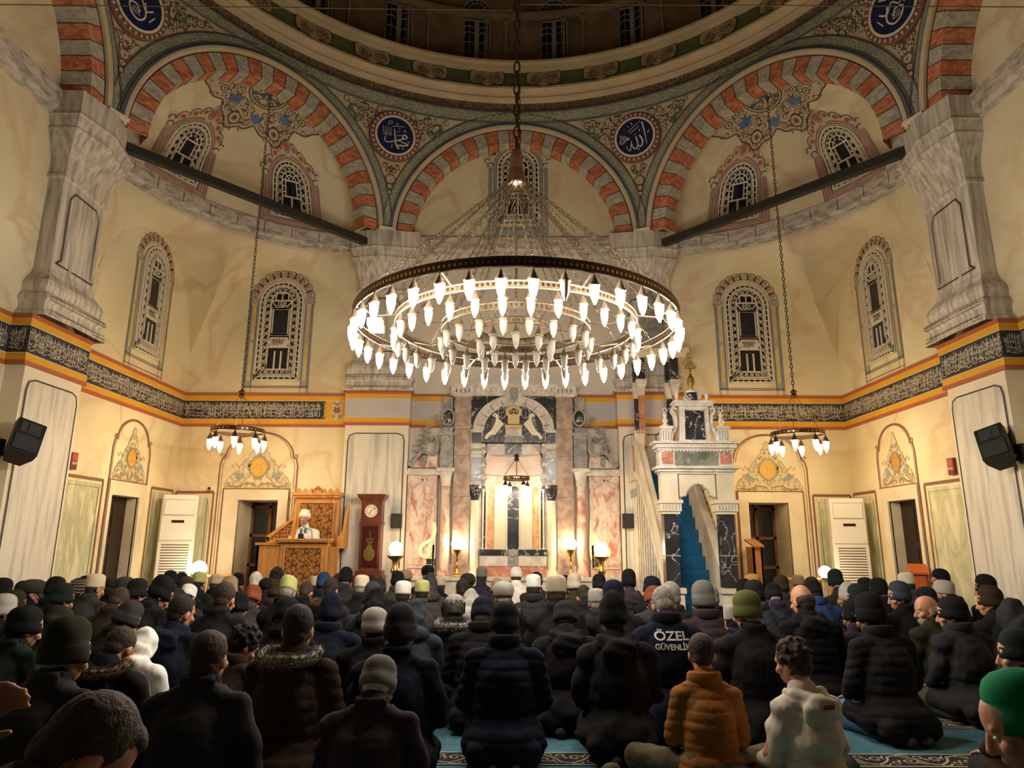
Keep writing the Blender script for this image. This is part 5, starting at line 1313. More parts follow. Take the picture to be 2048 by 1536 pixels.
# stairs
NS = 13; y0s, y1s, zt_ = GY + .10, KY - .2, 2.62
mb = MB()
for k in range(NS):
    ya = y0s + (y1s - y0s) * k / NS; za, zb_ = zt_ * k / NS, zt_ * (k + 1) / NS
    mb.box((px0 - .30, ya, max(0, za - .35)), (px0 + .30, YB if k == NS - 1 else ya + (y1s - y0s) / NS + .02, zb_), 0)
part(mb, 'carpeted_steps', [BLUEC], mrt)
for s in (-1, 1):
    mb = MB(); x0, x1 = px0 + s * .32, px0 + s * .44
    sl = (zt_) / (y1s - y0s)
    P = [(y0s, 0), (y1s, 0), (y1s, zt_ + .55), (y0s + .05, .95)]
    a = [V((x0, y, z)) for y, z in P]; b = [V((x1, y, z)) for y, z in P]
    mb.face(a, 0); mb.face(b[::-1], 0)
    for i in range(4): mb.face([a[i], a[(i + 1) % 4], b[(i + 1) % 4], b[i]], 0)
    # rail and carved bands on the outer side
    o_ = px0 + s * .445; sd = lambda u, v, h=0.: V((o_ + s * h, u, v))
    for e, wd, h in ((0, .10, .05), (-.20, .03, .03), (-.38, .06, .04)): mb.bar(sd, [(y0s, .95 + e), (y1s, zt_ + .55 + e)], wd, 0, h, 0)
    n = 22
    for k in range(n):
        t = (k + .5) / n; y = y0s + (y1s - y0s) * t; z = .95 + (zt_ - .40) * t
        mb.bar(sd, spiral(y, z - .11, .055, 0, 1.3, 1 if k % 2 else -1, 8), .018, 0, .03, 1)
        mb.bar(sd, [(y, max(.1, z - .45)), (y, .05)], .022, 0, .03, 1 if k % 2 else 0)
    mb.box((px0 + s * .31, y0s - .02, 0), (px0 + s * .46, y0s + .06, 1.12), 0)
    part(mb, 'stair_parapet', [STONE, GRYM], mrt)
mb = MB()     # newel at top of parapet + platform wall blocks
for s in (-1, 1):
    mb.box((px0 + s * .30, y1s - .04, 2.62), (px0 + s * .47, y1s + .06, 3.30), 0)
    for k in range(4): mb.box((px0 + s * (.30 + .045 * k), y1s - .05, 3.30), (px0 + s * (.325 + .045 * k), y1s + .06, 3.36), 0)
    mb.box((px0 + s * .32, y1s, 0), (px0 + s * .46, YB, 2.60), 1); mb.box((px0 + s * .30, y1s - .1, 2.48), (px0 + s * .52, YB, 2.62), 0); mb.box((px0 + s * .32, y1s - .05, 2.2), (px0 + s * .48, YB, 2.34), 2)
    mb.box((px0 + s * .34, y1s + .05, 2.62), (px0 + s * .42, YB, 3.15), 3)
part(mb, 'platform', [STONE, WMARB, GRYM, REDM], mrt)
# kiosk columns
for s in (-1, 1):
    for yy, m2, xl, xr_ in ((KY, 1, 2.35, 2.97), (KY + .3, 0, 2.32, 2.93)):
        mb = MB(); c = ((xl if s < 0 else xr_), yy, 0)
        mb.lathe([(.075, 3.1), (.075, 3.16), (.060, 3.18), (.056, 4.02), (.06, 4.04)], c, 14, m2); mb.lathe([(.06, 4.04), (.075, 4.10), (.09, 4.22), (.10, 4.24)], c, 14, 2)
        mb.box((c[0] - .09, yy - .09, 4.24), (c[0] + .09, yy + .09, 4.34), 2); mb.box((c[0] - .07, yy - .07, 4.34), (c[0] + .07, yy + .07, 4.75), 0)
        part(mb, 'kiosk_column', [BLKM, REDM, WMARB], mrt)
mb = MB(); mb.box((px0 - .55, KY - .12, 4.75), (px0 + .55, YB, 4.85), 0); mb.box((px0 - .60, KY - .16, 4.85), (px0 + .60, YB, 4.92), 0)
mb.grid([[V((px0 + r * cos(2 * pi * k / 8 + pi / 8), KY + .25 + r * sin(2 * pi * k / 8 + pi / 8), z)) for k in range(8)] for r, z in ((.48, 4.92), (.44, 5.1), (.30, 5.35), (.20, 5.6), (.10, 5.95), (.03, 6.2), (.01, 6.4))], 1, True)
part(mb, 'kiosk_canopy', [STONE, GRYM], mrt)
# pulpit microphone on a stand
mb = MB(); p = at(1312, 870, 11.3); mb.tube([(p.x, p.y, 1.55), (p.x, p.y, p.z)], .008, 8); mb.tube([(p.x, p.y, p.z), (p.x + .03, p.y, p.z + .02), (p.x + .09, p.y - .02, p.z + .08)], .007, 6, r1=.012)
mb.lathe([(.06, 1.55), (.06, 1.56), (.01, 1.58)], (p.x, p.y, 0), 16)
tag(mb.build('microphone_stand', BLKP), 'thin microphone stand on the upper steps of the marble pulpit', 'microphone stand')

# ================================================================ WOODEN PREACHING CHAIR
KYF = 11.75; p_l, p_r = at(562, 1078, KYF), at(656, 1078, KYF); kx0, kx1, kz = p_l.x, p_r.x, p_l.z
krt = empty('preaching_pulpit', ((kx0 + kx1) / 2, KYF, 0)); tag(krt, 'carved oak preaching pulpit with high lattice back beside the left opening', 'pulpit')
def girih(mb, mp, x0, x1, z0, z1, n, w, h0, h1, mi):
    'interlaced star strapwork in a rectangle'
    dx = (x1 - x0) / n; m_ = max(1, int(round((z1 - z0) / dx))); dz = (z1 - z0) / m_
    for i in range(n):
        for j in range(m_):
            cx, cz = x0 + (i + .5) * dx, z0 + (j + .5) * dz
            r = min(dx, dz) * .5
            mb.bar(mp, [(cx + r * .62 * cos(pi / 8 + pi * k / 4 * 1) * (1 if k % 2 else .62), cz + r * .62 * sin(pi / 8 + pi * k / 4) * (1 if k % 2 else .62)) for k in range(8)], w, h0, h1, mi, closed=True)
            for k in range(4):
                a = pi / 2 * k; mb.bar(mp, [(cx + r * .5 * cos(a), cz + r * .5 * sin(a)), (cx + r * cos(a), cz + r * sin(a))], w, h0, h1, mi)
                a += pi / 4; mb.bar(mp, [(cx + r * .45 * cos(a), cz + r * .45 * sin(a)), (cx + r * 1.38 * cos(a), cz + r * 1.38 * sin(a))], w, h0, h1, mi)
            mb.bar(mp, [(cx + r * cos(pi / 2 * k), cz + r * sin(pi / 2 * k)) for k in range(4)], w, h0, h1, mi, closed=True)
K0 = fm_(KYF)
mb = MB(); mb.box((kx0, KYF, 0), (kx1, KYF + .06, kz - .05), 0); mb.box((kx0 + .004, KYF + .05, 0), (kx0 + .05, KYF + .75, kz - .06), 0); mb.box((kx1 - .05, KYF + .05, 0), (kx1 - .004, KYF + .75, kz - .06), 0)
mb.prism(K0, [(kx0 + .08, .25), (kx1 - .08, .25), (kx1 - .08, kz - .14), (kx0 + .08, kz - .14)], 0, .008, 1)
mb.bar(K0, [(kx0 + .08, .25), (kx1 - .08, .25), (kx1 - .08, kz - .14), (kx0 + .08, kz - .14)], .03, 0, .03, 0, closed=True)
girih(mb, K0, kx0 + .10, kx1 - .10, .28, kz - .16, 3, .014, .008, .022, 0)
for q in (.15, .45): mb.bar(lambda a, b, h=0.: V((kx1 + h, KYF + a, b)), [(q, .3), (q, kz - .15)], .03, 0, .012, 1)
part(mb, 'front_box', [WOOD, WOODD], krt)
mb = MB(); mb.box((kx0 - .06, KYF - .10, kz - .05), (kx1 + .04, KYF + .25, kz - .02), 0); mb.box((kx0 - .08, KYF - .12, kz - .02), (kx1 + .06, KYF + .27, kz + .01), 0)
part(mb, 'desk_top', [WOOD], krt)
bl, br = at(592, 985, KYF + .78), at(681, 985, KYF + .78); YBk = KYF + .78
KB = fm_(YBk)
mb = MB(); mb.box((bl.x, YBk, .2), (br.x, YBk + .08, bl.z - .05), 0)
mb.prism(KB, [(bl.x + .09, kz - .3), (br.x - .09, kz - .3), (br.x - .09, bl.z - .18), (bl.x + .09, bl.z - .18)], 0, .008, 1)
mb.bar(KB, [(bl.x + .09, kz - .3), (br.x - .09, kz - .3), (br.x - .09, bl.z - .18), (bl.x + .09, bl.z - .18)], .03, 0, .03, 0, closed=True)
girih(mb, KB, bl.x + .11, br.x - .11, kz - .25, bl.z - .20, 3, .014, .008, .022, 0)
part(mb, 'lattice_back', [WOOD, WOODD], krt)
mb = MB(); mb.box((bl.x - .03, YBk - .05, bl.z - .08), (br.x + .03, YBk + .10, bl.z - .05), 0); mb.box((bl.x - .05, YBk - .08, bl.z - .05), (br.x + .05, YBk + .12, bl.z), 0)
wb = br.x - bl.x
for k in range(7):
    x = bl.x + wb * (k + .5) / 7
    if k == 3: mb.prism(KB, [(x - .10, bl.z), (x + .10, bl.z), (x + .08, bl.z + .06), (x + .03, bl.z + .10), (x, bl.z + .13), (x - .03, bl.z + .10), (x - .08, bl.z + .06)], .0, .04, 0)
    else: mb.prism(KB, [(x - .045, bl.z), (x + .045, bl.z), (x + .04, bl.z + .035), (x, bl.z + .075), (x - .04, bl.z + .035)], .0, .04, 0)
xm = (bl.x + br.x) / 2
for r in (.05, .03): mb.bar(KB, arc(xm, bl.z + .04, r, 0, pi, 8), .008, .04, .05, 1)
for k in range(22): mb.box((bl.x + wb * k / 22, YBk - .06, bl.z - .10), (bl.x + wb * (k + .55) / 22, YBk - .03, bl.z - .08), 0)
part(mb, 'crown_cornice', [WOOD, WOODD], krt)
# sloping left side with fretwork and stair box
mb = MB(); sx0, sx1 = at(517, 1085, KYF + .1).x, at(562, 1085, KYF + .1).x
mb.box((sx0, KYF + .04, 0), (kx0 + .01, KYF + .10, kz - .10), 0); mb.box((sx0 - .02, KYF, kz - .10), (kx0, KYF + .3, kz - .06), 0); mb.box((sx0, KYF + .04, 0), (sx0 + .04, KYF + .75, kz - .1), 0)
part(mb, 'stair_box', [WOOD], krt)
mb = MB(); S0 = fm_(KYF + .30); a0 = (at(537, 1080, KYF + .3), at(592, 1032, KYF + .3)); za = a0[0].z; ztp = a0[1].z + .06; xa, xb = a0[0].x, a0[1].x
mb.bar(S0, [(xa, za - .02), (xa, za + .05), (xb - .03, ztp - .1), (xb - .03, za - .02)], .06, 0, .04, 0, closed=True); mb.bar(S0, [(xb, za), (xb, ztp + .15)], .05, 0, .05, 0)
mb.prism(S0, [(xa, za - .02), (xa, za + .05), (xb - .03, ztp - .1), (xb - .03, za - .02)], -.02, .004, 1)
for k in range(7):
    for j in range(5):
        x = xa + .05 + .055 * k; z = za + .03 + .055 * j
        if z < za + .02 + (x - xa) / (xb - xa) * (ztp - za - .12) and x < xb - .04: mb.bar(S0, spiral(x, z, .026, k + j, 1, 1, 6), .012, .005, .025, 0)
part(mb, 'fretwork_side', [WOOD, WOODD], krt)
mb = MB(); xr = kx1 + .10
mb.prism(lambda a, b, h=0.: V((xr + h, KYF + a, b)), [(0.2, kz - .15), (.80, kz - .15), (.80, kz + .62), (.68, kz + .45), (.55, kz + .15), (.2, kz + .02)], 0, .05, 0)
for k in range(8): mb.bar(lambda a, b, h=0.: V((xr - h, KYF + a, b)), spiral(.35 + .09 * (k % 5), kz - .05 + .09 * (k // 4), .035, k, 1.1, 1, 7), .012, 0, .012, 1)
mb.box((kx1, KYF + .10, .2), (xr + .05, KYF + .16, kz - .12), 0)
part(mb, 'right_side_panel', [WOOD, WOODD], krt)

# ================================================================ TALL CASE CLOCK
c0, c1 = at(722, 998, 12.45), at(769, 998, 12.45); cxm = (c0.x + c1.x) / 2; chw = (c1.x - c0.x) / 2 - .03; ctz = at(745, 990, 12.45).z
crt = empty('longcase_clock', (cxm, 12.45, 0)); tag(crt, 'dark mahogany longcase clock standing against the grey marbled pier', 'clock')
mb = MB(); Y0, Y1 = 12.38, 12.66
mb.box((cxm - chw - .06, Y0 - .04, 0), (cxm + chw + .06, Y1, .78)); mb.box((cxm - chw - .08, Y0 - .06, .74), (cxm + chw + .08, Y1, .82)); mb.box((cxm - chw - .05, Y0 - .02, .82), (cxm + chw + .05, Y1, .90))
mb.box((cxm - chw, Y0, .90), (cxm + chw, Y1, ctz - .12)); mb.box((cxm - chw - .02, Y0 - .02, 1.70), (cxm + chw + .02, Y1, 1.73))
mb.grid([[(cxm - a, Y0 - b, z), (cxm + a, Y0 - b, z), (cxm + a, Y1, z), (cxm - a, Y1, z)] for a, b, z in ((chw, 0, ctz - .12), (chw + .02, .02, ctz - .09), (chw + .06, .06, ctz - .04), (chw + .07, .07, ctz), )], 0, True); mb.box((cxm - chw - .07, Y0 - .07, ctz - .005), (cxm + chw + .07, Y1, ctz + .01))
part(mb, 'case', [MAHOG], crt)
mb = MB(); CF = fm_(Y0)
mb.prism(CF, [(cxm - chw + .035, .98), (cxm + chw - .035, .98), (cxm + chw - .035, 1.66), (cxm - chw + .035, 1.66)], .002, .006, 0)
mb.bar(CF, [(cxm - chw + .03, .97), (cxm + chw - .03, .97), (cxm + chw - .03, 1.67), (cxm - chw + .03, 1.67)], .02, 0, .018, 1, closed=True)
part(mb, 'glazed_door', [mat('dark_red_glass', (.05, .012, .012), rough=.1, spec=.6), MAHOG], crt)
dz = at(743, 1022, 12.38).z
mb = MB(); mb.fan(CF, (cxm, dz), arc(cxm, dz, .115, 0, 2 * pi, 32), .012, 0); mb.bar(CF, arc(cxm, dz, .118, 0, 2 * pi, 32), .014, 0, .02, 1)
for k in range(12):
    a = pi / 6 * k; mb.rib(CF, [(cxm + .078 * cos(a), dz + .078 * sin(a)), (cxm + .102 * cos(a), dz + .102 * sin(a))], .010, .016, 2)
mb.rib(CF, arc(cxm, dz, .068, 0, 2 * pi, 24), .004, .015, 2)
part(mb, 'dial', [IVORY, BRASS, IRON], crt)
mb = MB(); mb.rib(CF, [(cxm, dz), (cxm + .075, dz + .055)], .010, .020, 0); mb.rib(CF, [(cxm, dz), (cxm - .040, dz - .055)], .012, .022, 0); part(mb, 'hands', [IRON], crt)
mb = MB(); zc = at(740, 1108, 12.38).z
mb.prism(CF, arc(cxm, zc, .10, 0, 2 * pi, 20, .12) , .008, .02, 0); mb.prism(CF, [(cxm - .05, zc + .09), (cxm + .05, zc + .09), (cxm + .035, zc + .16), (cxm - .035, zc + .16)], .008, .018, 0)
mb.bar(CF, arc(cxm, zc + .22, .045, 0, 2 * pi, 12), .015, .008, .02, 0); mb.bar(CF, [(cxm - .06, zc + .28), (cxm - .03, zc + .2), (cxm + .03, zc + .2), (cxm + .06, zc + .28)], .015, .008, .02, 0); mb.bar(CF, [(cxm, zc + .2), (cxm, zc + .4)], .012, .008, .015, 0)
part(mb, 'pendulum', [mat('dull_brass', (.25, .17, .05), rough=.4, metal=.8)], crt)

# ================================================================ AIR CONDITIONERS, SPEAKERS, SMALL THINGS
def ac(c, ang, label, reflect):
    e = empty('air_conditioner', c, ang); w_, d_, h_ = .29, .17, 2.18
    mb = MB()
    prof = [(-w_, d_), (-w_, -d_ + .04), (-w_ + .03, -d_), (w_ - .03, -d_), (w_, -d_ + .04), (w_, d_)]
    mb.grid([[(x, y, z) for x, y in prof] for z in (0, h_)], 0); mb.face([(x, y, h_) for x, y in prof], 0); mb.box((-w_, d_ - .01, 0), (w_, d_, h_), 0)
    mb.box((-w_ - .01, -d_ - .01, 0), (w_ + .01, d_, .06), 0)
    mb.build('housing', [ACW], e)
    mb = MB(); f = lambda a, b, h=0.: V((a, -d_ - h, b))
    mb.bar(f, [(-.24, 1.83), (.24, 1.83), (.24, 2.10), (-.24, 2.10)], .008, 0, .006, 0, closed=True); mb.prism(f, [(-.23, 1.84), (.23, 1.84), (.23, 2.09), (-.23, 2.09)], .0, .008, 1); mb.build('top_louvre', [mat('seam_grey', (.35, .33, .3), rough=.5), ACW], e)
    mb = MB(); mb.prism(f, [(-.10, 1.70), (.10, 1.70), (.10, 1.745), (-.10, 1.745)], 0, .006, 0); mb.build('display', [mat('display_dark', (.05, .01, .015), rough=.2)], e)
    mb = MB(); mb.prism(f, [(-.27, .15), (.27, .15), (.27, 1.38), (-.27, 1.38)], .0, .006, 0)
    mb.bar(f, [(-.27, 1.40), (.27, 1.40)], .006, 0, .004, 1)
    for k in range(26): z = .20 + .045 * k; mb.bar(f, [(-.22, z), (.22, z)], .016, .006, .008, 1); mb.bar(f, [(-.22, z + .015), (.22, z + .015)], .010, .006, .016, 0)
    mb.build('intake_grille', [ACW, mat('grille_shadow', (.10, .085, .07), rough=.6)], e)
    tag(e, label, 'air conditioner'); return e
p = at(361, 985, 12.35); ac((p.x + .03, 12.35, 0), R(20), 'white floor standing air conditioner in the left corner', 1)
p = at(1688, 988, 12.35); ac((p.x, 12.35, 0), R(-14), 'white floor standing air conditioner in the right corner', 1)

def wall_speaker(c, rz, rx, label, wallp):
    e = empty('wall_speaker', c); c = V(c)
    M = Matrix.Rotation(rz, 4, 'Z') @ Matrix.Rotation(rx, 4, 'X') @ Matrix.Rotation(R(18) * (1 if rz > 0 else -1), 4, 'Y')
    mb = MB(); P = [(-.15, .13), (-.10, .30), (.10, .30), (.15, .13), (.15, 0), (-.15, 0)]
    mb.grid([[M @ V((x * k, y - .08, z)) for x, y in [(-.155, 0), (.155, 0), (.155, .10), (.09, .27), (-.09, .27), (-.155, .10)]] for z, k in ((-.235, .96), (-.225, 1), (.225, 1), (.235, .96))], 0, True)
    for z in (-.235, .235): mb.face([M @ V((x, y - .08, z)) for x, y in [(-.15, 0), (.15, 0), (.15, .10), (.09, .27), (-.09, .27), (-.15, .10)]], 0)
    mb.build('cabinet', [BLKP], e)
    mb = MB(); g = lambda a, b, h=0.: M @ V((a, -.085 - h, b))
    mb.prism(g, [(-.135, -.21), (.135, -.21), (.135, .0), (-.135, .0)], 0, .012, 0); mb.build('grille', [mat('speaker_mesh', (.03, .03, .03), rough=.7)], e)
    mb = MB(); mb.prism(g, [(-.11, .04), (.11, .04), (.11, .20), (-.11, .20)], -.0, .004, 0); mb.prism(g, [(-.03, .06), (.03, .06), (.03, .18), (-.03, .18)], .004, .02, 0); mb.build('horn', [mat('speaker_horn', (.05, .055, .06), rough=.35)], e)
    mb = MB(); q = V(wallp) - c; a = M @ V((0, .15, -.15)); mb.tube([a, (a + q) / 2 + V((0, 0, -.05)), q], .022, 8); mb.box(q - V((.03, .07, .12)), q + V((.03, .07, .12))); mb.build('bracket', [IRON], e)
    tag(e, label, 'speaker'); return e
p = atx(50, 880, -5.85); wall_speaker(p, R(58), R(-26), 'black loudspeaker on a bracket beside the left marbled panel', (-6.08, p.y - .1, p.z - .12))
p = atx(1990, 890, 5.85); wall_speaker(p, R(-58), R(-26), 'black loudspeaker on a bracket beside the right marbled panel', (6.08, p.y - .1, p.z - .12))
for x, s in ((793, -1), (1256, 1)):
    p = at(x, 1042, 12.6); e = empty('small_speaker', p); mb = MB(); mb.box((-.09, -.07, -.13), (.09, .09, .13)); mb.build('cabinet', [BLKP], e)
    mb = MB(); mb.box((-.075, -.078, -.115), (.075, -.07, .115)); mb.build('grille', [mat('speaker_mesh', (.03, .03, .03))], e)
    tag(e, 'small black speaker on the wall %s of the marble niche' % ('left' if s < 0 else 'right'), 'speaker')
# globe lamps
def globe(p, base, r, kind, label):
    e = empty('globe_lamp', (p.x, p.y, base)); z = p.z - base
    mb = MB(); mb.ell((0, 0, z), (r, r, r), 20, 14); mb.build('globe', [BULB_GL], e, True)
    mb = MB(); h = z - r
    if kind == 'tall': prof = [(.11, 0), (.115, .015), (.10, .03), (.04, .045), (.025, .07), (.03, .10), (.018, .13), (.02, .17), (.035, .19), (.02, .21), (.016, h - .16), (.03, h - .14), (.018, h - .12), (.03, h - .08), (.075, h - .03), (.085, h + .015), (.02, h + .02)]
    elif kind == 'fat': prof = [(.13, 0), (.14, .03), (.12, .06), (.06, .10), (.05, .16), (.09, .20), (.07, .25), (.045, .30)] + [(.045 + .035 * (k % 2), .34 + (h - .5) * k / 8) for k in range(9)] + [(.06, h - .08), (.13, h - .03), (.14, h), (.02, h + .02)]
    else: prof = [(.10, 0), (.10, .02), (.02, .04), (.02, h - .05), (.05, h - .03), (.08, h + .01), (.02, h + .02)]
    mb.lathe(prof, n=20); mb.build('stand', [BRASS if kind != 'plain' else STONE], e, True); tag(e, label, 'lamp')
globe(at(915, 1088, 12.52), .80, .107, 'tall', 'lit globe on a slim brass stand just left of the niche columns')
globe(at(1141, 1088, 12.52), .80, .107, 'tall', 'lit globe on a slim brass stand just right of the niche columns')
globe(at(792, 1097, 11.9), 0, .115, 'fat', 'lit globe on a stout ringed brass stand beside the tall clock')
globe(at(1202, 1098, 11.9), 0, .12, 'fat', 'lit globe on a stout ringed brass stand before the right pink wing panel')
globe(at(398, 1137, 12.0), 0, .125, 'plain', 'lit globe low beside the left air conditioner')
globe(at(1650, 1144, 11.9), 0, .10, 'plain', 'lit globe low beside the right air conditioner')
# rails in front of the openings
for x0, x1, y, nm in ((405, 470, 1152, 'left'), (1560, 1660, 1158, 'right')):
    a, b = at(x0, y, 12.2), at(x1, y, 12.2); mb = MB(); mb.tube([a, b], .022, 8)
    for t in (0.02, .5, .98): q = a.lerp(b, t); mb.tube([(q.x, q.y, 0), q], .016, 8)
    tag(mb.build('wooden_rail', WOOD, smooth=True), 'low wooden rail before the %s opening of the far wall' % nm, 'rail')
# lectern stands
def lectern(x0, x1, yt, Y, rz, m, label, arch=False):
    a, b = at(x0, yt, Y), at(x1, yt, Y); c = (a + b) / 2; w_ = abs(b.x - a.x) / 2; e = empty('lectern', (c.x, Y, 0), rz)
    mb = MB(); mb.box((-w_ * .85, 0, 0), (w_ * .85, .03, a.z - .06)); mb.box((-w_ * .85, 0, 0), (-w_ * .85 + .03, .35, a.z - .06)); mb.box((w_ * .85 - .03, 0, 0), (w_ * .85, .35, a.z - .06))
    if arch: mb.mi = 1; mb.prism(lambda u, v, h=0.: V((u, -h, v)), [(-w_ * .25, a.z - .75), (w_ * .25, a.z - .75), (w_ * .25, a.z - .45), (0, a.z - .35), (-w_ * .25, a.z - .45)], 0, .006)
    mb.build('body', [m, DARK], e)
    mb = MB(); P = [(-w_, -.06, a.z - .06), (w_, -.06, a.z - .06), (w_, .38, a.z + .05), (-w_, .38, a.z + .05)]; mb.grid([P, [(x, y, z + .03) for x, y, z in P]], 0, True); mb.face([(x, y, z + .03) for x, y, z in P]); mb.face(P); mb.build('book_rest', [m], e)
    tag(e, label, 'lectern')
lectern(1503, 1525, 1087, 12.3, 0, mat('light_wood', (.50, .22, .09), rough=.5), 'light wooden lectern standing in the right far opening')
lectern(1820, 1855, 1140, 10.3, R(-25), mat('orange_wood', (.55, .12, .03), rough=.45), 'orange wooden lectern before the opening of the right wall', True)
# alarm boxes, camera, hooks
for s, px in ((-1, (145, 922)), (1, (1905, 933))):
    p = atx(px[0], px[1], s * 6.33); e = empty('wall_sign', p); mb = MB()
    q = lambda a, b, h=0.: V((-s * h, a, b))
    mb.prism(q, [(-.07, -.12), (.07, -.12), (.07, .12), (-.07, .12)], -.01, .03, 0)
    mb.build('box', [mat('dark_red_box', (.16, .015, .02), rough=.4)], e)
    mb = MB(); mb.prism(q, [(-.055, .01), (.055, .01), (.055, .10), (-.055, .10)], .03, .034, 0)
    for k in range(5): mb.rib(q, [(-.055 + .022 * k, -.05), (-.035 + .022 * k, -.01)], .008, .035, 1)
    mb.build('face', [mat('bright_red', (.45, .05, .03), rough=.4), IVORY], e)
    tag(e, 'small dark red box on the %s wall beside the marbled panel' % ('left' if s < 0 else 'right'), 'box')
p = at(423, 977, 12.9); e = empty('security_camera', p); mb = MB(); mb.ell((0, -.04, 0), (.045, .06, .045), 14, 10); mb.box((-.02, 0, -.03), (.02, .06, .03)); mb.build('housing', [ACW], e, True)
mb = MB(); mb.ell((.0, -.09, -.005), (.028, .02, .028), 12, 8); mb.build('lens', [BLKP], e, True); tag(e, 'small white dome camera above the left green panel', 'camera')
# cables at the top
for a, b, nm in (((0, 8), (1024, 20), 'left'), ((1040, 8), (2048, 14), 'right')):
    p, q = at(a[0], a[1], 6.4), at(b[0], b[1], 6.4)
    p.x = p.x - 1.0 if nm == 'left' else p.x; q.x = q.x + 1.0 if nm == 'right' else q.x
    mb = MB(); mb.tube([p, q], .006, 6); tag(mb.build('stay_cable', CHAIN), 'thin cable crossing the top from the lamp chain to the %s' % nm, 'cable')
# ================================================================ PEOPLE
def remesh(mb, name, voxel, smooth=4, fac=.6):
    me = bpy.data.meshes.new(name); me.from_pydata(mb.v, [], mb.f)
    o = bpy.data.objects.new(name, me); C.objects.link(o)
    m = o.modifiers.new('r', 'REMESH'); m.mode = 'VOXEL'; m.voxel_size = voxel
    if smooth: m2 = o.modifiers.new('s', 'SMOOTH'); m2.iterations = smooth; m2.factor = fac
    dg = bpy.context.evaluated_depsgraph_get(); dg.update()
    r = bpy.data.meshes.new_from_object(o.evaluated_get(dg)); bpy.data.objects.remove(o); bpy.data.meshes.remove(me)
    r.name = name; r.materials.clear(); return r
def finish(me, mats, fn=None):
    for m in mats: me.materials.append(m)
    if fn:
        n = len(me.vertices); co = np.empty(n * 3); no = np.empty(n * 3); me.vertices.foreach_get('co', co); me.vertex_normals.foreach_get('vector', no)
        co = co.reshape(-1, 3); no = no.reshape(-1, 3); co = fn(co, no); me.vertices.foreach_set('co', co.ravel())
    me.polygons.foreach_set('use_smooth', [True] * len(me.polygons)); me.update(); return me
def cap(mb, p, q, r0, r1, n=12):
    p, q = V(p), V(q); d = (q - p); L = d.length; M = d.to_track_quat('Z', 'Y').to_matrix()
    prof = [(r0 * sin(a), -r0 * cos(a)) for a in [pi / 2 * k / 5 for k in range(6)]] + [(r1 * cos(a), L + r1 * sin(a)) for a in [pi / 2 * k / 5 for k in range(6)]]
    rows = [[M @ V((r * cos(2 * pi * k / n), r * sin(2 * pi * k / n), z)) + p for k in range(n)] for r, z in prof]
    mb.grid(rows, 0, True)
def el(mb, c, r, M=None): mb.ell(c, r, 16, 12, M=M)
def fbm(co, sc, seed=0.): return np.array([noise.noise(V((p[0] * sc + seed, p[1] * sc, p[2] * sc))) for p in co])

SKIN = mat('skin', (.44, .20, .115), (.52, .26, .155), sc=20, rough=.5, spec=.35)
SKIN2 = mat('skin_dark', (.34, .15, .085), (.42, .20, .12), sc=20, rough=.5)
def hcol(n, a, b=None, r=.8): return mat(n, a, b or tuple(min(1, x * 1.6 + .01) for x in a), sc=30, rough=r, bump=.5, bs=160)
CL = {}
def cloth(n, c, r=.9, k=1.35):
    if max(c) < .08: c = tuple(x * .62 for x in c)
    CL[n] = mat('cloth_' + n, c, tuple(min(1, x * k + .003) for x in c), sc=5, rough=r, bump=.25, bs=240, spec=.12)
for n, c in dict(black=(.010, .010, .011), soft_black=(.016, .015, .016), charcoal=(.030, .029, .030), dark_grey=(.055, .052, .050), grey=(.13, .125, .115), light_grey=(.30, .28, .25), navy=(.010, .013, .030), blue=(.015, .035, .10), slate=(.045, .055, .075), olive=(.030, .032, .016), dark_green=(.012, .022, .016), moss=(.075, .080, .022), brown=(.045, .028, .016), tan=(.24, .17, .10), camel=(.30, .16, .05), cream=(.55, .47, .34), beige=(.40, .34, .25), white=(.70, .68, .63), lime=(.36, .38, .14), rust=(.16, .045, .02), mauve=(.045, .030, .038), purple=(.030, .022, .050), denim=(.08, .15, .27), khaki=(.085, .070, .04), orange=(.20, .078, .018), offwhite=(.46, .41, .33), green=(.008, .15, .06), ochre=(.36, .20, .05), teal=(.02, .06, .07)).items(): cloth(n, c)
HAIRC = dict(black=hcol('hair_black', (.008, .006, .005)), brown=hcol('hair_brown', (.030, .017, .010)), dark=hcol('hair_dark', (.014, .010, .007)), grey=hcol('hair_grey', (.20, .18, .16)), white=hcol('hair_white', (.45, .42, .38)))
FURW = mat('fur_grey', (.06, .055, .05), (.34, .31, .27), sc=60, rough=.9)
FURB = mat('fur_brown', (.035, .022, .012), (.15, .10, .06), sc=60, rough=.9)
EYEW = mat('eye', (.6, .58, .55), rough=.2); EYED = mat('iris', (.02, .012, .01), rough=.2)

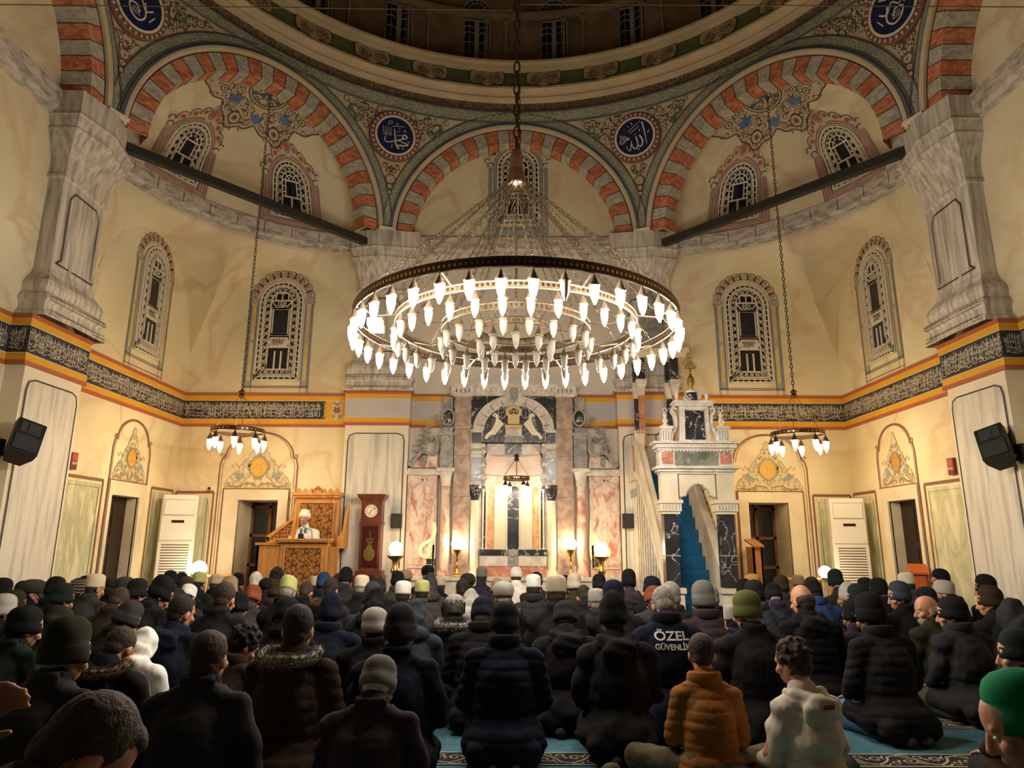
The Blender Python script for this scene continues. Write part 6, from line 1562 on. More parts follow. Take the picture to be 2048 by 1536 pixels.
HP = V((0, .085, .648))                       # head pivot of the kneeling figure
def headM(piv, bow, yaw, lean=0.): return Matrix.Translation(piv) @ Matrix.Rotation(yaw, 4, 'Z') @ Matrix.Rotation(-bow, 4, 'X') @ Matrix.Rotation(lean, 4, 'Y')
def head_prims(mb, M):
    t = MB()
    el(t, (0, .002, .135), (.074, .094, .092)); el(t, (0, -.015, .12), (.072, .082, .08)); el(t, (0, .045, .07), (.056, .052, .06)); el(t, (0, .062, .03), (.033, .03, .022))
    el(t, (0, .03, .06), (.06, .06, .05)); cap(t, (0, .094, .118), (0, .113, .078), .009, .0145); el(t, (0, .105, .072), (.020, .010, .009))
    el(t, (0, .088, .046), (.024, .014, .007)); el(t, (0, .086, .036), (.020, .013, .007)); cap(t, (-.038, .078, .137), (.038, .078, .137), .013, .013)
    for s in (-1, 1):
        el(t, (s * .076, -.004, .095), (.010, .020, .032), Matrix.Rotation(-.2, 3, 'X')); el(t, (s * .045, .068, .085), (.024, .024, .022)); el(t, (s * .071, .004, .078), (.012, .012, .014))
    b = len(mb.v); mb.v += [tuple(M @ V(v)) for v in t.v]; mb.f += [tuple(b + i for i in f) for f in t.f]; mb.m += t.m
def hand_prims(mb, c, fwd, side, down=V((0, 0, -1)), curl=.5, s=1, wide=1.):
    'palm, four unequal bent fingers and a thumb from the side of the palm'
    c, fwd, side, down = V(c), V(fwd).normalized(), V(side).normalized(), V(down).normalized()
    M = Matrix((side, fwd, side.cross(fwd))).transposed()
    el(mb, c + fwd * .045, (.040, .048, .017), M)
    for k, (o, L) in enumerate(((-.029, .062), (-.010, .072), (.010, .068), (.029, .054))):
        a = c + fwd * .085 + side * o * wide; d1 = (fwd + side * o * 3 * wide + down * .15).normalized(); b = a + d1 * L * .45; d2 = (fwd + down * curl).normalized(); e = b + d2 * L * .35; f = e + (fwd * .6 + down * curl * 1.3).normalized() * L * .25
        cap(mb, a - d1 * .02, b, .0098, .009, 8); cap(mb, b, e, .009, .0082, 8); cap(mb, e, f, .0082, .007, 8)
    t0 = c + fwd * .02 - side * .034 * s; t1 = t0 + (fwd * .7 - side * s).normalized() * .035; t2 = t1 + (fwd - side * s * .3 + down * .2).normalized() * .03
    cap(mb, t0, t1, .013, .011, 8); cap(mb, t1, t2, .011, .009, 8)

LEG = dict(kneel=([(.09, .02, .19), (.15, .31, .12)], [(.15, .31, .07), (.10, -.06, .06)], [(.10, -.05, .05), (.06, -.22, .035)]),
           cross=([(.10, .02, .12), (.40, .26, .13)], [(.40, .26, .10), (.02, .34, .07)], [(.02, .34, .06), (-.10, .32, .05)]))
def body_mesh(name, hm, pose='kneel', lift=0., arms=True, voxel=.0075):
    mb = MB(); z = lift
    el(mb, (0, -.02, .22 + z), (.13, .10, .10)); cap(mb, (0, .0, .28 + z), (0, .04, .48 + z), .10, .10); cap(mb, (-.12, .045, .555 + z), (.12, .045, .555 + z), .045, .045)
    cap(mb, (0, .05, .58 + z), hm @ V((0, -.015, .05)), .06, .053); head_prims(mb, hm)
    for s in (-1, 1):
        th, sh, ft = LEG[pose]
        m = lambda p: (s * p[0], p[1], p[2])
        cap(mb, m(th[0]), m(th[1]), .075, .058); cap(mb, m(sh[0]), m(sh[1]), .055, .04); cap(mb, m(ft[0]), m(ft[1]), .038, .026)
        for k in range(3): cap(mb, m((ft[1][0] + (k - 1) * .02, ft[1][1], ft[1][2])), m((ft[1][0] + (k - 1) * .025, ft[1][1] - (.03 if pose == 'kneel' else 0), ft[1][2])), .014, .012, 8)
        if arms:
            cap(mb, (s * .16, .04, .55 + z), (s * .215, .09, .34 + z), .040, .036); cap(mb, (s * .215, .09, .34 + z), (s * .145, .25, .235 + z * .5), .040, .028)
            hand_prims(mb, (s * .145, .25, .225 + z * .5), (-s * .1, 1, -.25), (1, 0, 0), curl=.5, s=s)
    me = remesh(mb, name, voxel, 3, .5); return finish(me, [SKIN])
def trousers_mesh(name, pose='kneel'):
    mb = MB(); 
    for s in (-1, 1):
        th, sh, ft = LEG[pose]; m = lambda p: (s * p[0], p[1], p[2])
        cap(mb, m(th[0]), m(th[1]), .10, .078); cap(mb, m(sh[0]), m(sh[1]), .073, .055)
    el(mb, (0, -.02, .17), (.19, .15, .11)); me = remesh(mb, name, .012, 5)
    return finish(me, [CL['charcoal']], lambda co, no: co + no * (fbm(co, 14)[:, None] * .010))
def socks_mesh(name, pose='kneel'):
    mb = MB()
    for s in (-1, 1):
        th, sh, ft = LEG[pose]; m = lambda p: (s * p[0], p[1], p[2])
        e = ft[1] if pose == 'cross' else (ft[1][0], ft[1][1] - .03, ft[1][2] + .003); cap(mb, m(ft[0]), m(e), .045, .034)
    me = remesh(mb, name, .01, 3); return finish(me, [CL['dark_grey']])
def coat_prims(mb, kind, lift=0., hem=True, w=1., nk=V((0, .075, .655))):
    z = lift
    el(mb, (0, .035, .455 + z), (.195 * w, .145, .19)); el(mb, (0, .02, .31 + z), (.195 * w, .165, .17)); el(mb, (0, -.01, .19 + z), (.21 * w, .19, .13))
    cap(mb, (-.145 * w, .045, .560 + z), (.145 * w, .045, .560 + z), .074, .074); el(mb, (0, .045, .60 + z), (.165, .085, .065)); cap(mb, (0, .05, .60 + z), nk + V((0, -.005, z)), .085, .075)
    el(mb, (0, -.02, .42 + z), (.175 * w, .13, .17))
    if hem:
        el(mb, (0, -.06, .15), (.225 * w, .20, .12)); cap(mb, (-.13, -.16, .10), (.13, -.16, .10), .085, .085); cap(mb, (-.16, -.02, .12), (.16, -.02, .12), .09, .09)
        for s in (-1, 1): cap(mb, (s * .155, .0, .13), (s * .165, .20, .14), .09, .07)
    for s in (-1, 1):
        sh, elb, wr = (s * .170 * w, .045, .555 + z), (s * .225 * w, .075, .335 + z), (s * .155, .245, .245 + z * .5)
        cap(mb, sh, elb, .075, .066); cap(mb, elb, wr, .064, .046)
def folds(kind):
    def f(co, no):
        x, y, z = co[:, 0], co[:, 1], co[:, 2]; d = fbm(co, 7) * .007 + fbm(co, 18, 5.) * .006
        arm = np.abs(x) > .19
        if kind == 'puffer':
            ph = np.where(arm, z + .35 * np.abs(x), z + .10 * x * x); q = np.abs(np.sin(pi * ph / .058)); d += .009 * (q ** .5) - .005
        elif kind == 'coat':
            d += -.008 * np.exp(-(x / .006) ** 2) * (y < 0) * (z < .5) + .006 * np.sin(z * 38 + 9 * x + fbm(co, 4) * 3) * np.where(arm, 1.4, .35)
        else:
            d += .008 * np.sin(z * 30 + 14 * np.abs(x) + fbm(co, 4) * 4) * np.where(arm, 1.3, .6)
            d += np.where((np.abs(z - .30) < .012) & ~arm, -.010, 0)
        co = co + no * d[:, None]; co[:, 2] = np.maximum(co[:, 2], .004); return co
    return f
def coat_mesh(name, kind, **kw):
    mb = MB(); coat_prims(mb, kind, **kw)
    if kind == 'coat':       # standing fold-over collar
        for r, z0, z1 in ((.092, .615, .675),): mb.grid([[V((rr * cos(t), .072 + rr * sin(t) * .95, z_)) for t in [2 * pi * k / 20 for k in range(20)]] for rr, z_ in ((.104, .60), (.102, .685), (.088, .705), (.07, .67), (.08, .60))], 0, True)
    me = remesh(mb, name, .0095, 4, .6); return finish(me, [CL['black']], folds(kind))
def collar_mesh(name):
    mb = MB(); rows = []
    for rr, z_ in ((.100, .618), (.108, .645), (.102, .69), (.090, .702), (.080, .69), (.080, .63)): rows.append([V((rr * cos(t), .072 + rr * sin(t) * .98 - .01 * (z_ - .62) * 10, z_ + .012 * sin(t) * -1)) for t in [2 * pi * k / 28 for k in range(28)]])
    rows.append(rows[0]); mb.grid(rows, 0, True); me = mb.mesh(name, [CL['black']], True); return finish(me, [], None)
def hood_down_mesh(name):
    mb = MB(); cap(mb, (-.085, .02, .625), (.0, -.075, .60), .055, .062); cap(mb, (.085, .02, .625), (.0, -.075, .60), .055, .062); el(mb, (0, -.085, .575), (.115, .055, .085)); cap(mb, (-.10, .05, .64), (-.05, .14, .62), .035, .03); cap(mb, (.10, .05, .64), (.05, .14, .62), .035, .03); el(mb, (0, .02, .64), (.10, .09, .035))
    me = remesh(mb, name, .009, 4); return finish(me, [CL['black']], lambda co, no: co + no * (fbm(co, 16)[:, None] * .012 + .004 * np.sin(co[:, 2] * 90 + 20 * co[:, 0])[:, None]))
def hood_up_mesh(name, hm):
    t = MB(); el(t, (0, -.012, .125), (.100, .118, .118)); el(t, (0, -.05, .18), (.07, .08, .075)); el(t, (0, -.03, .04), (.105, .105, .07)); el(t, (0, -.065, .215), (.035, .045, .04))
    mb = MB(); mb.v = [tuple(hm @ V(v)) for v in t.v]; mb.f = t.f; mb.m = t.m
    el(mb, (0, .01, .63), (.15, .11, .07)); me = remesh(mb, name, .009, 5); return finish(me, [CL['black']], lambda co, no: co + no * (fbm(co, 14)[:, None] * .014))
def fur_mesh(name, mats):
    rnd = random.Random(2); mb = MB(); path = cr([(-.10, .10, .655), (-.135, .02, .66), (-.125, -.07, .64), (-.06, -.125, .635), (0, -.14, .64), (.06, -.125, .635), (.125, -.07, .64), (.135, .02, .66), (.10, .10, .655)], 6)
    mb.tube(path, .030, 8, 0)
    for i in range(1500):
        k = rnd.random() * (len(path) - 1); a, b = V(path[int(k)]), V(path[int(k) + 1]); c = a.lerp(b, k % 1); d = V((rnd.gauss(0, 1), rnd.gauss(0, 1), rnd.gauss(.3, 1))).normalized()
        s = c + d * .024; e = c + d * rnd.uniform(.04, .062) + V((0, 0, -.006)); q = d.cross(V((rnd.random(), 1, rnd.random()))).normalized() * .0032
        mb.face([s - q, s + q, e])
    return mb.mesh(name, mats, False, False)
# ---- headwear, in head coordinates
def hat_mesh(kind):
    mb = MB(); n = 40; T = Matrix.Translation(V((0, -.006, .102))) @ Matrix.Rotation(R(15), 4, 'X')
    def lat(prof, sy=1.2, rib=0., wob=0.):
        rows = []
        for i, (r, z) in enumerate(prof):
            rows.append([T @ V((r * (1 + rib * cos(20 * 2 * pi * k / n) * (1 if k % 2 else -1)) * cos(2 * pi * k / n) + wob * sin(3 * 2 * pi * k / n + z * 30), r * sy * sin(2 * pi * k / n) + wob * cos(2 * 2 * pi * k / n + z * 20), z)) for k in range(n)])
        mb.grid(rows, 0, True)
    if kind == 'beanie': lat([(.079, -.02), (.088, -.022), (.0905, .0), (.0905, .035), (.085, .04), (.087, .065), (.083, .092), (.071, .118), (.050, .136), (.024, .145), (.001, .147)], rib=.006, wob=.0025)
    elif kind == 'tallbeanie': lat([(.079, -.022), (.090, -.024), (.092, .0), (.093, .045), (.090, .052), (.087, .056), (.087, .08), (.083, .110), (.072, .138), (.052, .160), (.030, .172), (.001, .176)], rib=.012, wob=.004)
    elif kind == 'peak': lat([(.079, -.02), (.090, -.022), (.091, .0), (.091, .04), (.087, .045), (.086, .08), (.076, .115), (.056, .150), (.034, .172), (.015, .182), (.001, .184)], wob=.005)
    elif kind == 'kufi': lat([(.078, .015), (.084, .012), (.086, .03), (.086, .06), (.085, .105), (.079, .125), (.060, .138), (.03, .145), (.001, .147)], rib=.008)
    elif kind == 'turban': lat([(.080, .0), (.094, .005), (.098, .03), (.097, .068), (.090, .080), (.082, .086), (.080, .11), (.068, .132), (.03, .145), (.001, .147)], rib=.01)
    elif kind == 'flatcap':
        lat([(.080, .01), (.090, .008), (.098, .03), (.108, .06), (.106, .09), (.085, .122), (.045, .142), (.001, .146)], sy=1.25); mb.grid([[T @ V((.085 * cos(t), .105 * sin(t) * q + (.02 if q > 1 else 0), .015 - .03 * (q - 1) * 4)) for t in [pi * .15 + pi * .7 * k / 12 for k in range(13)]] for q in (1., 1.45)], 0)
    me = mb.mesh('hat', [CL['black']], True); return finish(me, [], None)
def hair_mesh(kind):
    mb = MB()
    if kind == 'fringe': el(mb, (0, -.022, .105), (.081, .088, .055)); el(mb, (0, -.05, .075), (.062, .05, .05))
    elif kind == 'curly':
        el(mb, (0, -.015, .145), (.090, .100, .098)); el(mb, (0, -.05, .09), (.07, .05, .06))
        rnd = random.Random(8)
        for i in range(60):
            d = V((rnd.gauss(0, 1), rnd.gauss(-.2, 1), rnd.gauss(.5, 1))).normalized(); 
            if d.y > .45 and d.z < .5: continue
            el(mb, V((0, -.015, .145)) + V((d.x * .088, d.y * .095, d.z * .095)), (.018, .018, .018))
    else: el(mb, (0, -.016, .142), (.082, .094, .094)); el(mb, (0, -.052, .082), (.060, .045, .052)); el(mb, (0, .035, .195), (.055, .05, .03))
    me = remesh(mb, 'hair', .006, 3)
    return finish(me, [HAIRC['dark']], lambda co, no: co + no * (fbm(co, 60)[:, None] * (.005 if kind == 'curly' else .0018) + (fbm(co * [1, 1, .3], 140)[:, None] * .002)))
def eyes_mesh():
    mb = MB()
    for s in (-1, 1): mb.ell((s * .030, .0835, .112), (.0105, .0095, .007), 12, 8, 0); mb.ell((s * .030, .0905, .112), (.0045, .003, .0045), 10, 6, 1)
    return mb.mesh('eyes', [EYEW, EYED], True)
HATS = {k: hat_mesh(k) for k in ('beanie', 'tallbeanie', 'peak', 'kufi', 'turban', 'flatcap')}
HAIRS = {k: hair_mesh(k) for k in ('short', 'curly', 'fringe')}
EYES = eyes_mesh()
mbb = MB(); el(mbb, (0, .054, .034), (.054, .050, .038)); el(mbb, (0, .066, .012), (.036, .034, .028)); BEARD = finish(remesh(mbb, 'beard', .005, 2), [HAIRC['grey']], lambda co, no: co + no * fbm(co, 90)[:, None] * .006)
# head poses: bow, yaw
HPOSE = dict(up=(8, 0), mid=(22, 0), bow=(42, 0), R=(18, -48), L=(10, 52), LL=(12, 72), RB=(38, -38), l=(18, 22), r=(18, -22))
HM = {k: headM(HP, R(b), R(y)) for k, (b, y) in HPOSE.items()}
BODY = {k: body_mesh('body', HM[k]) for k in HM}
TROU, SOCK = trousers_mesh('trousers'), socks_mesh('socks')
COAT = {k: coat_mesh('jacket', k) for k in ('coat', 'puffer', 'parka')}
COLLAR, HOODD = collar_mesh('collar'), hood_down_mesh('hood')
HOODU = {k: hood_up_mesh('hood', HM[k]) for k in ('up', 'mid', 'bow')}
FUR = {'w': fur_mesh('fur_trim', [FURW]), 'b': fur_mesh('fur_trim', [FURB])}
def ob(name, me, m, parent, mw=None, sc=None):
    o = bpy.data.objects.new(name, me); C.objects.link(o); o.parent = parent
    if mw is not None: o.matrix_local = mw
    if m is not None and me.materials:
        o.material_slots[0].link = 'OBJECT'; o.material_slots[0].material = m
    return o
def text_mesh(body, size):
    cu = bpy.data.curves.new('t', 'FONT'); cu.body = body; cu.size = size; cu.align_x = 'CENTER'; cu.extrude = .001; cu.offset = size * .02
    o = bpy.data.objects.new('t', cu); C.objects.link(o); dg = bpy.context.evaluated_depsgraph_get(); dg.update()
    me = bpy.data.meshes.new_from_object(o.evaluated_get(dg)); bpy.data.objects.remove(o); return me
def person(x, y, rz, sc, pose, hat, hcolr, coat, ccol, label, hair='short', hairc='dark', pants='charcoal', group=None, zs=1.0, beard=False, eyes=False, wd=.93):
    e = empty('person', (x, y, 0), rz); e.scale = (sc * wd, sc * .95, sc * zs)
    ob('body', BODY[pose], SKIN, e); ob('trousers', TROU, CL[pants], e); ob('socks', SOCK, CL['dark_grey'], e)
    ck = coat.split('+')[0]; ob('jacket', COAT[ck], CL[ccol], e)
    if '+hood' in coat or '+furw' in coat or '+furb' in coat: ob('hood', HOODD, CL[ccol], e)
    if '+furw' in coat: ob('fur_trim', FUR['w'], None, e)
    if '+furb' in coat: ob('fur_trim', FUR['b'], None, e)
    if '+up' in coat: ob('hood', HOODU[pose if pose in HOODU else 'mid'], CL[ccol], e)
    elif ck != 'coat' and '+' not in coat: ob('collar', COLLAR, CL[ccol], e)
    M = HM[pose]
    if hat: ob('hat', HATS[hat], CL[hcolr], e, M)
    hk = 'fringe' if hat and hair == 'short' else hair
    if hk and '+up' not in coat: ob('hair', HAIRS[hk], HAIRC[hairc], e, M)
    if beard: ob('beard', BEARD, HAIRC['grey'], e, M)
    if eyes: ob('eyes', EYES, None, e, M)
    tag(e, label, 'person', group); return e
P_ = []
def q(cx, yt, w, pose, hat, hc, coat, cc, label, **k): P_.append((cx, yt, w, pose, hat, hc, coat, cc, label, k))
# --- near figures
q(753, 1319, 78, 'bow', 'beanie', 'grey', 'coat', 'mauve', 'old man in grey knit cap and dark plum jacket, front left of centre', hairc='white', d=3.45)
q(425, 1256, 78, 'up', None, '', 'coat', 'charcoal', 'bareheaded man with cropped brown hair in dark charcoal coat, large at left', hairc='brown', d=3.5)
q(133, 1227, 92, 'r', 'tallbeanie', 'olive', 'coat', 'charcoal', 'man in folded dark olive beanie and dark coat at far left front', d=3.25, hairc='grey', eyes=True)
q(602, 1205, 58, 'up', None, '', 'puffer+furw', 'brown', 'man in dark brown puffer with grey fur trimmed hood', d=4.1, hairc='dark')
q(803, 1202, 56, 'mid', 'tallbeanie', 'charcoal', 'coat', 'navy', 'man in navy overcoat and charcoal beanie just behind the plum jacket', d=4.55)
q(1010, 1200, 56, 'mid', 'beanie', 'black', 'puffer', 'navy', 'man in black cap and long navy padded jacket kneeling in the centre', d=4.85, zs=1.04)
q(1226, 1179, 62, 'mid', 'peak', 'black', 'parka+hood', 'soft_black', 'man in black hooded parka and pointed beanie right of centre', d=4.7, zs=1.03)
q(232, 1262, 60, 'bow', None, '', 'parka+furb', 'black', 'bowed man in black parka with brown fur trimmed hood at the left', d=3.9, hair='short', hairc='brown')
q(284, 1268, 38, 'bow', None, '', 'parka+up', 'white', 'bowed person in a white hood just beyond the brown fur collar', d=4.75)
q(48, 1209, 62, 'r', 'beanie', 'black', 'coat', 'dark_green', 'man in loose black beanie and green black jacket near the left edge', d=4.3)
q(472, 1258, 42, 'RB', None, '', 'parka', 'brown', 'dark haired boy bowing in a brown jacket behind the cropped hair man', d=4.3, hair='curly', hairc='black')
q(1326, 1180, 44, 'bow', None, '', 'parka', 'navy', 'grey haired security guard with white lettering across a navy jacket back', d=5.1, hairc='grey', text=1)
q(1493, 1178, 46, 'l', 'beanie', 'moss', 'coat', 'soft_black', 'man in moss green cap and long black overcoat right of the security guard', d=5.3)
q(1742, 1181, 50, 'l', 'tallbeanie', 'black', 'puffer', 'soft_black', 'man in black ribbed beanie and black puffer over pale blue jeans', d=5.35, pants='denim')
q(1902, 1190, 54, 'L', 'beanie', 'soft_black', 'parka', 'charcoal', 'man in black beanie looking left, dark jacket and grey trousers, at the right', d=5.2, pants='khaki', eyes=True)
q(1855, 1187, 42, 'LL', None, '', 'coat', 'olive', 'balding bearded man in profile facing left, olive coat', d=5.7, hair='fringe', hairc='grey', beard=True, eyes=True)
q(2032, 1253, 78, 'L', 'beanie', 'dark_green', 'coat', 'brown', 'man in dark green cap and brown coat cut by the right edge', d=3.5)
q(2040, 1212, 50, 'bow', None, '', 'parka+up', 'charcoal', 'person under a dark hood at the right edge behind the dark green cap', d=4.9)
q(1405, 1158, 41, 'l', 'tallbeanie', 'grey', 'puffer', 'mauve', 'man in grey folded beanie and plum striped puffer before the pulpit steps', d=6.4)
q(1603, 1167, 42, 'l', None, '', 'puffer+hood', 'black', 'balding dark haired man in black hooded puffer before the low rail', d=5.9, hair='fringe', hairc='brown')
q(1111, 1153, 39, 'mid', 'kufi', 'beige', 'coat', 'soft_black', 'stout man in beige knitted cap and dark leather coat', d=6.2, hairc='brown')
q(1130, 1207, 42, 'bow', 'beanie', 'charcoal', 'parka+hood', 'soft_black', 'bowed man in dark cap and scarf between the two large centre figures', d=5.7)
q(966, 1199, 40, 'bow', 'beanie', 'navy', 'puffer', 'soft_black', 'man in navy cap and black ribbed puffer left of the centre man', d=5.75)
q(910, 1186, 38, 'mid', 'beanie', 'light_grey', 'coat+furw', 'soft_black', 'man in black and white zebra striped cap with fluffy collar', d=6.2, zebra=1)
q(756, 1212, 44, 'l', 'beanie', 'light_grey', 'coat', 'black', 'man in pale grey beanie and black coat', d=5.5, hairc='brown')
q(666, 1182, 38, 'mid', 'peak', 'navy', 'parka', 'navy', 'man in pointed navy cap and navy anorak', d=6.0, zs=1.02)
q(575, 1202, 40, 'bow', 'beanie', 'black', 'coat', 'black', 'man in black fleece cap left behind the grey fur hood', d=5.3)
q(361, 1190, 48, 'r', None, '', 'parka+hood', 'navy', 'dark haired man in navy windbreaker with hood down at the left', d=5.0, hairc='black')
q(450, 1163, 42, 'mid', None, '', 'coat', 'soft_black', 'man with cropped brown hair in wide black coat, left of centre rows', d=5.7, hairc='brown')
q(243, 1203, 48, 'RB', 'tallbeanie', 'dark_grey', 'coat', 'soft_black', 'bowed man in dark grey beanie facing right at the left', d=5.1)
q(108, 1217, 46, 'bow', 'beanie', 'olive', 'coat', 'dark_green', 'person in olive cap bending behind the folded olive beanie', d=4.9)
q(1226, 1157, 38, 'mid', 'beanie', 'navy', 'parka', 'soft_black', 'man in navy beanie beyond the black hooded parka', d=6.6)
q(1309, 1176, 28, 'bow', 'beanie', 'rust', 'coat', 'dark_grey', 'person in dark red cap left behind the security guard', d=7.3)
q(1343, 1163, 39, 'l', None, '', 'coat', 'charcoal', 'grey brown haired man in black coat directly behind the security guard', d=6.5, hairc='grey')
q(1463, 1211, 24, 'mid', 'kufi', 'light_grey', 'coat', 'purple', 'small old man in pale grey cap and purple coat left of the green capped man', d=6.2, sc=.85)
q(1705, 1198, 26, 'l', 'beanie', 'black', 'puffer', 'mauve', 'child in black beanie and plum puffer beside the ribbed beanie', d=5.9, sc=.85)
q(1967, 1146, 36, 'L', 'beanie', 'black', 'coat', 'black', 'tall man in black cap near the right marbled panel', d=7.0)
q(1975, 1168, 40, 'L', 'beanie', 'brown', 'coat', 'soft_black', 'man in brown cap looking left near the right edge', d=5.9)
# --- middle rows
q(30, 1178, 40, 'r', 'beanie', 'olive', 'coat', 'soft_black', 'man in olive cap behind the grey cap at the left edge', d=6.3)
q(8, 1185, 44, 'r', 'beanie', 'light_grey', 'coat', 'black', 'man in light grey cap cut by the left edge', d=5.4)
q(49, 1160, 40, 'r', 'beanie', 'navy', 'coat', 'black', 'man in navy black beanie third from the left edge', d=7.3)
q(125, 1164, 40, 'r', 'beanie', 'dark_green', 'coat', 'black', 'man in dark green beanie left of the patterned cap', d=6.3)
q(158, 1155, 34, 'r', 'beanie', 'mauve', 'coat', 'black', 'man in red and white patterned knit cap at the left', d=6.9, fair=1)
q(191, 1150, 31, 'r', 'kufi', 'cream', 'coat', 'dark_grey', 'man in cream cap before the dark left opening', d=7.7)
q(234, 1180, 40, 'bow', None, '', 'coat', 'brown', 'man with reddish brown hair and brown coat in the left rows', d=6.1, hairc='brown')
q(310, 1155, 40, 'RB', 'beanie', 'black', 'coat', 'soft_black', 'man in black beanie turned right, sixth row at left', d=6.2)
q(273, 1155, 32, 'r', 'beanie', 'soft_black', 'coat', 'black', 'man in black cap just left of the air conditioner front', d=7.6)
q(345, 1180, 38, 'bow', 'beanie', 'charcoal', 'coat', 'black', 'bowed man in charcoal cap left of the small white cap', d=6.9)
q(374, 1177, 28, 'bow', 'kufi', 'white', 'parka', 'charcoal', 'man in small white cap among the left rows', d=7.7)
q(375, 1152, 31, 'mid', None, '', 'coat', 'soft_black', 'cropped brown haired man beneath the left globe lamp', d=8.6, hairc='brown')
q(481, 1181, 31, 'mid', 'beanie', 'black', 'coat', 'mauve', 'man in black cap and plum coat right of the wide black coat', d=6.7)
q(505, 1174, 27, 'bow', 'beanie', 'rust', 'coat', 'dark_grey', 'person in rust red cap left of the yellow green cap', d=7.6)
q(576, 1162, 32, 'bow', 'kufi', 'lime', 'parka', 'black', 'man in yellow green knitted cap and black hooded jacket', d=7.0)
q(555, 1157, 30, 'mid', 'beanie', 'brown', 'parka', 'mauve', 'man in brown beanie and mauve quilted jacket before the oak pulpit', d=8.0)
q(632, 1216, 24, 'bow', 'kufi', 'white', 'coat', 'black', 'person with a bit of white cap showing left of the fleece cap', d=6.9, skip=1)
q(661, 1154, 33, 'mid', None, '', 'parka+furb', 'charcoal', 'dark haired man with fuzzy collar before the oak pulpit', d=7.4, hairc='dark')
q(745, 1160, 29, 'mid', 'tallbeanie', 'slate', 'puffer', 'slate', 'man in slate blue cap and slate padded jacket', d=7.4)
q(750, 1187, 30, 'bow', None, '', 'parka+up', 'black', 'person hidden in a fuzzy black hood below the slate blue cap', d=6.4)
q(724, 1152, 26, 'mid', 'kufi', 'cream', 'coat', 'black', 'man in cream cap and black coat below the tall clock', d=8.7)
q(807, 1164, 26, 'mid', 'kufi', 'white', 'coat', 'black', 'man in round white cap and black coat under the stout left lamp', d=7.6)
q(845, 1162, 25, 'mid', 'kufi', 'lime', 'coat', 'dark_grey', 'man in lime cap and broad grey coat below the pink wing panel', d=7.7)
q(830, 1212, 34, 'bow', None, '', 'parka+up', 'slate', 'bent person in grey green hood right of the navy overcoat', d=5.8)
q(858, 1258, 30, 'bow', None, '', 'coat', 'camel', 'person in tan jacket bent low beyond the navy overcoat', d=5.55, skip=1)
q(797, 1140, 22, 'mid', 'beanie', 'navy', 'parka', 'dark_grey', 'man in navy beanie and taupe jacket by the stout left lamp', d=9.3)
q(1009, 1160, 34, 'mid', 'flatcap', 'light_grey', 'parka+furb', 'soft_black', 'man in light grey flat cap and fur collar before the imam', d=6.9)
q(924, 1157, 28, 'mid', None, '', 'coat', 'black', 'black haired man just beyond the zebra cap', d=8.0, hairc='black')
q(940, 1187, 40, 'bow', None, '', 'parka+up', 'light_grey', 'person in marbled grey and white hood behind the zebra cap', d=7.1)
q(1066, 1151, 27, 'mid', 'kufi', 'white', 'puffer', 'charcoal', 'man in white cap and dark padded jacket right of the imam', d=8.1)
q(1168, 1175, 26, 'bow', None, '', 'coat', 'soft_black', 'dark haired man bowing left of the light grey cap', d=7.6, hairc='dark')
q(1192, 1179, 25, 'mid', 'kufi', 'light_grey', 'coat', 'charcoal', 'man in light grey skullcap behind the pointed beanie', d=7.2)
q(1257, 1136, 21, 'mid', 'beanie', 'black', 'parka+hood', 'mauve', 'man in black cap and dark purple hooded jacket under the right small speaker', d=8.6, zs=1.06)
q(1304, 1150, 25, 'L', 'beanie', 'navy', 'coat', 'black', 'man in navy cap facing left at the foot of the carved parapet', d=8.5)
q(1421, 1168, 30, 'mid', None, '', 'coat', 'navy', 'grey haired man hidden behind the plum striped puffer', d=7.5, hairc='grey')
q(1510, 1158, 32, 'l', 'beanie', 'soft_black', 'parka', 'slate', 'man in drooping black beanie behind the moss green cap', d=7.2)
q(1546, 1170, 28, 'bow', 'beanie', 'black', 'coat', 'purple', 'man in black cap with pink neck and violet coat', d=7.2)
q(1627, 1162, 31, 'bow', 'beanie', 'black', 'parka', 'blue', 'man in black cap and dark blue jacket right of the balding man', d=7.1)
q(1694, 1162, 24, 'L', 'peak', 'light_grey', 'coat', 'black', 'man in pale pointed cap facing left below the right air conditioner', d=7.6, eyes=True)
q(1715, 1165, 32, 'L', 'beanie', 'dark_green', 'coat', 'black', 'man in dark green cap facing left, right of the pale pointed cap', d=6.8, eyes=True)
q(1797, 1158, 35, 'LL', 'beanie', 'slate', 'coat', 'black', 'man in slate blue cap in profile before the orange lectern', d=6.7, eyes=True)
q(1759, 1154, 26, 'l', 'beanie', 'black', 'coat', 'black', 'man in black cap left of the slate blue profile', d=8.2)
q(1886, 1162, 32, 'L', 'kufi', 'light_grey', 'coat', 'soft_black', 'man in light grey cap with bare ear near the right green panel', d=6.9)
q(1855, 1172, 28, 'l', 'beanie', 'navy', 'coat', 'black', 'man in navy cap above the bearded profile', d=7.7)
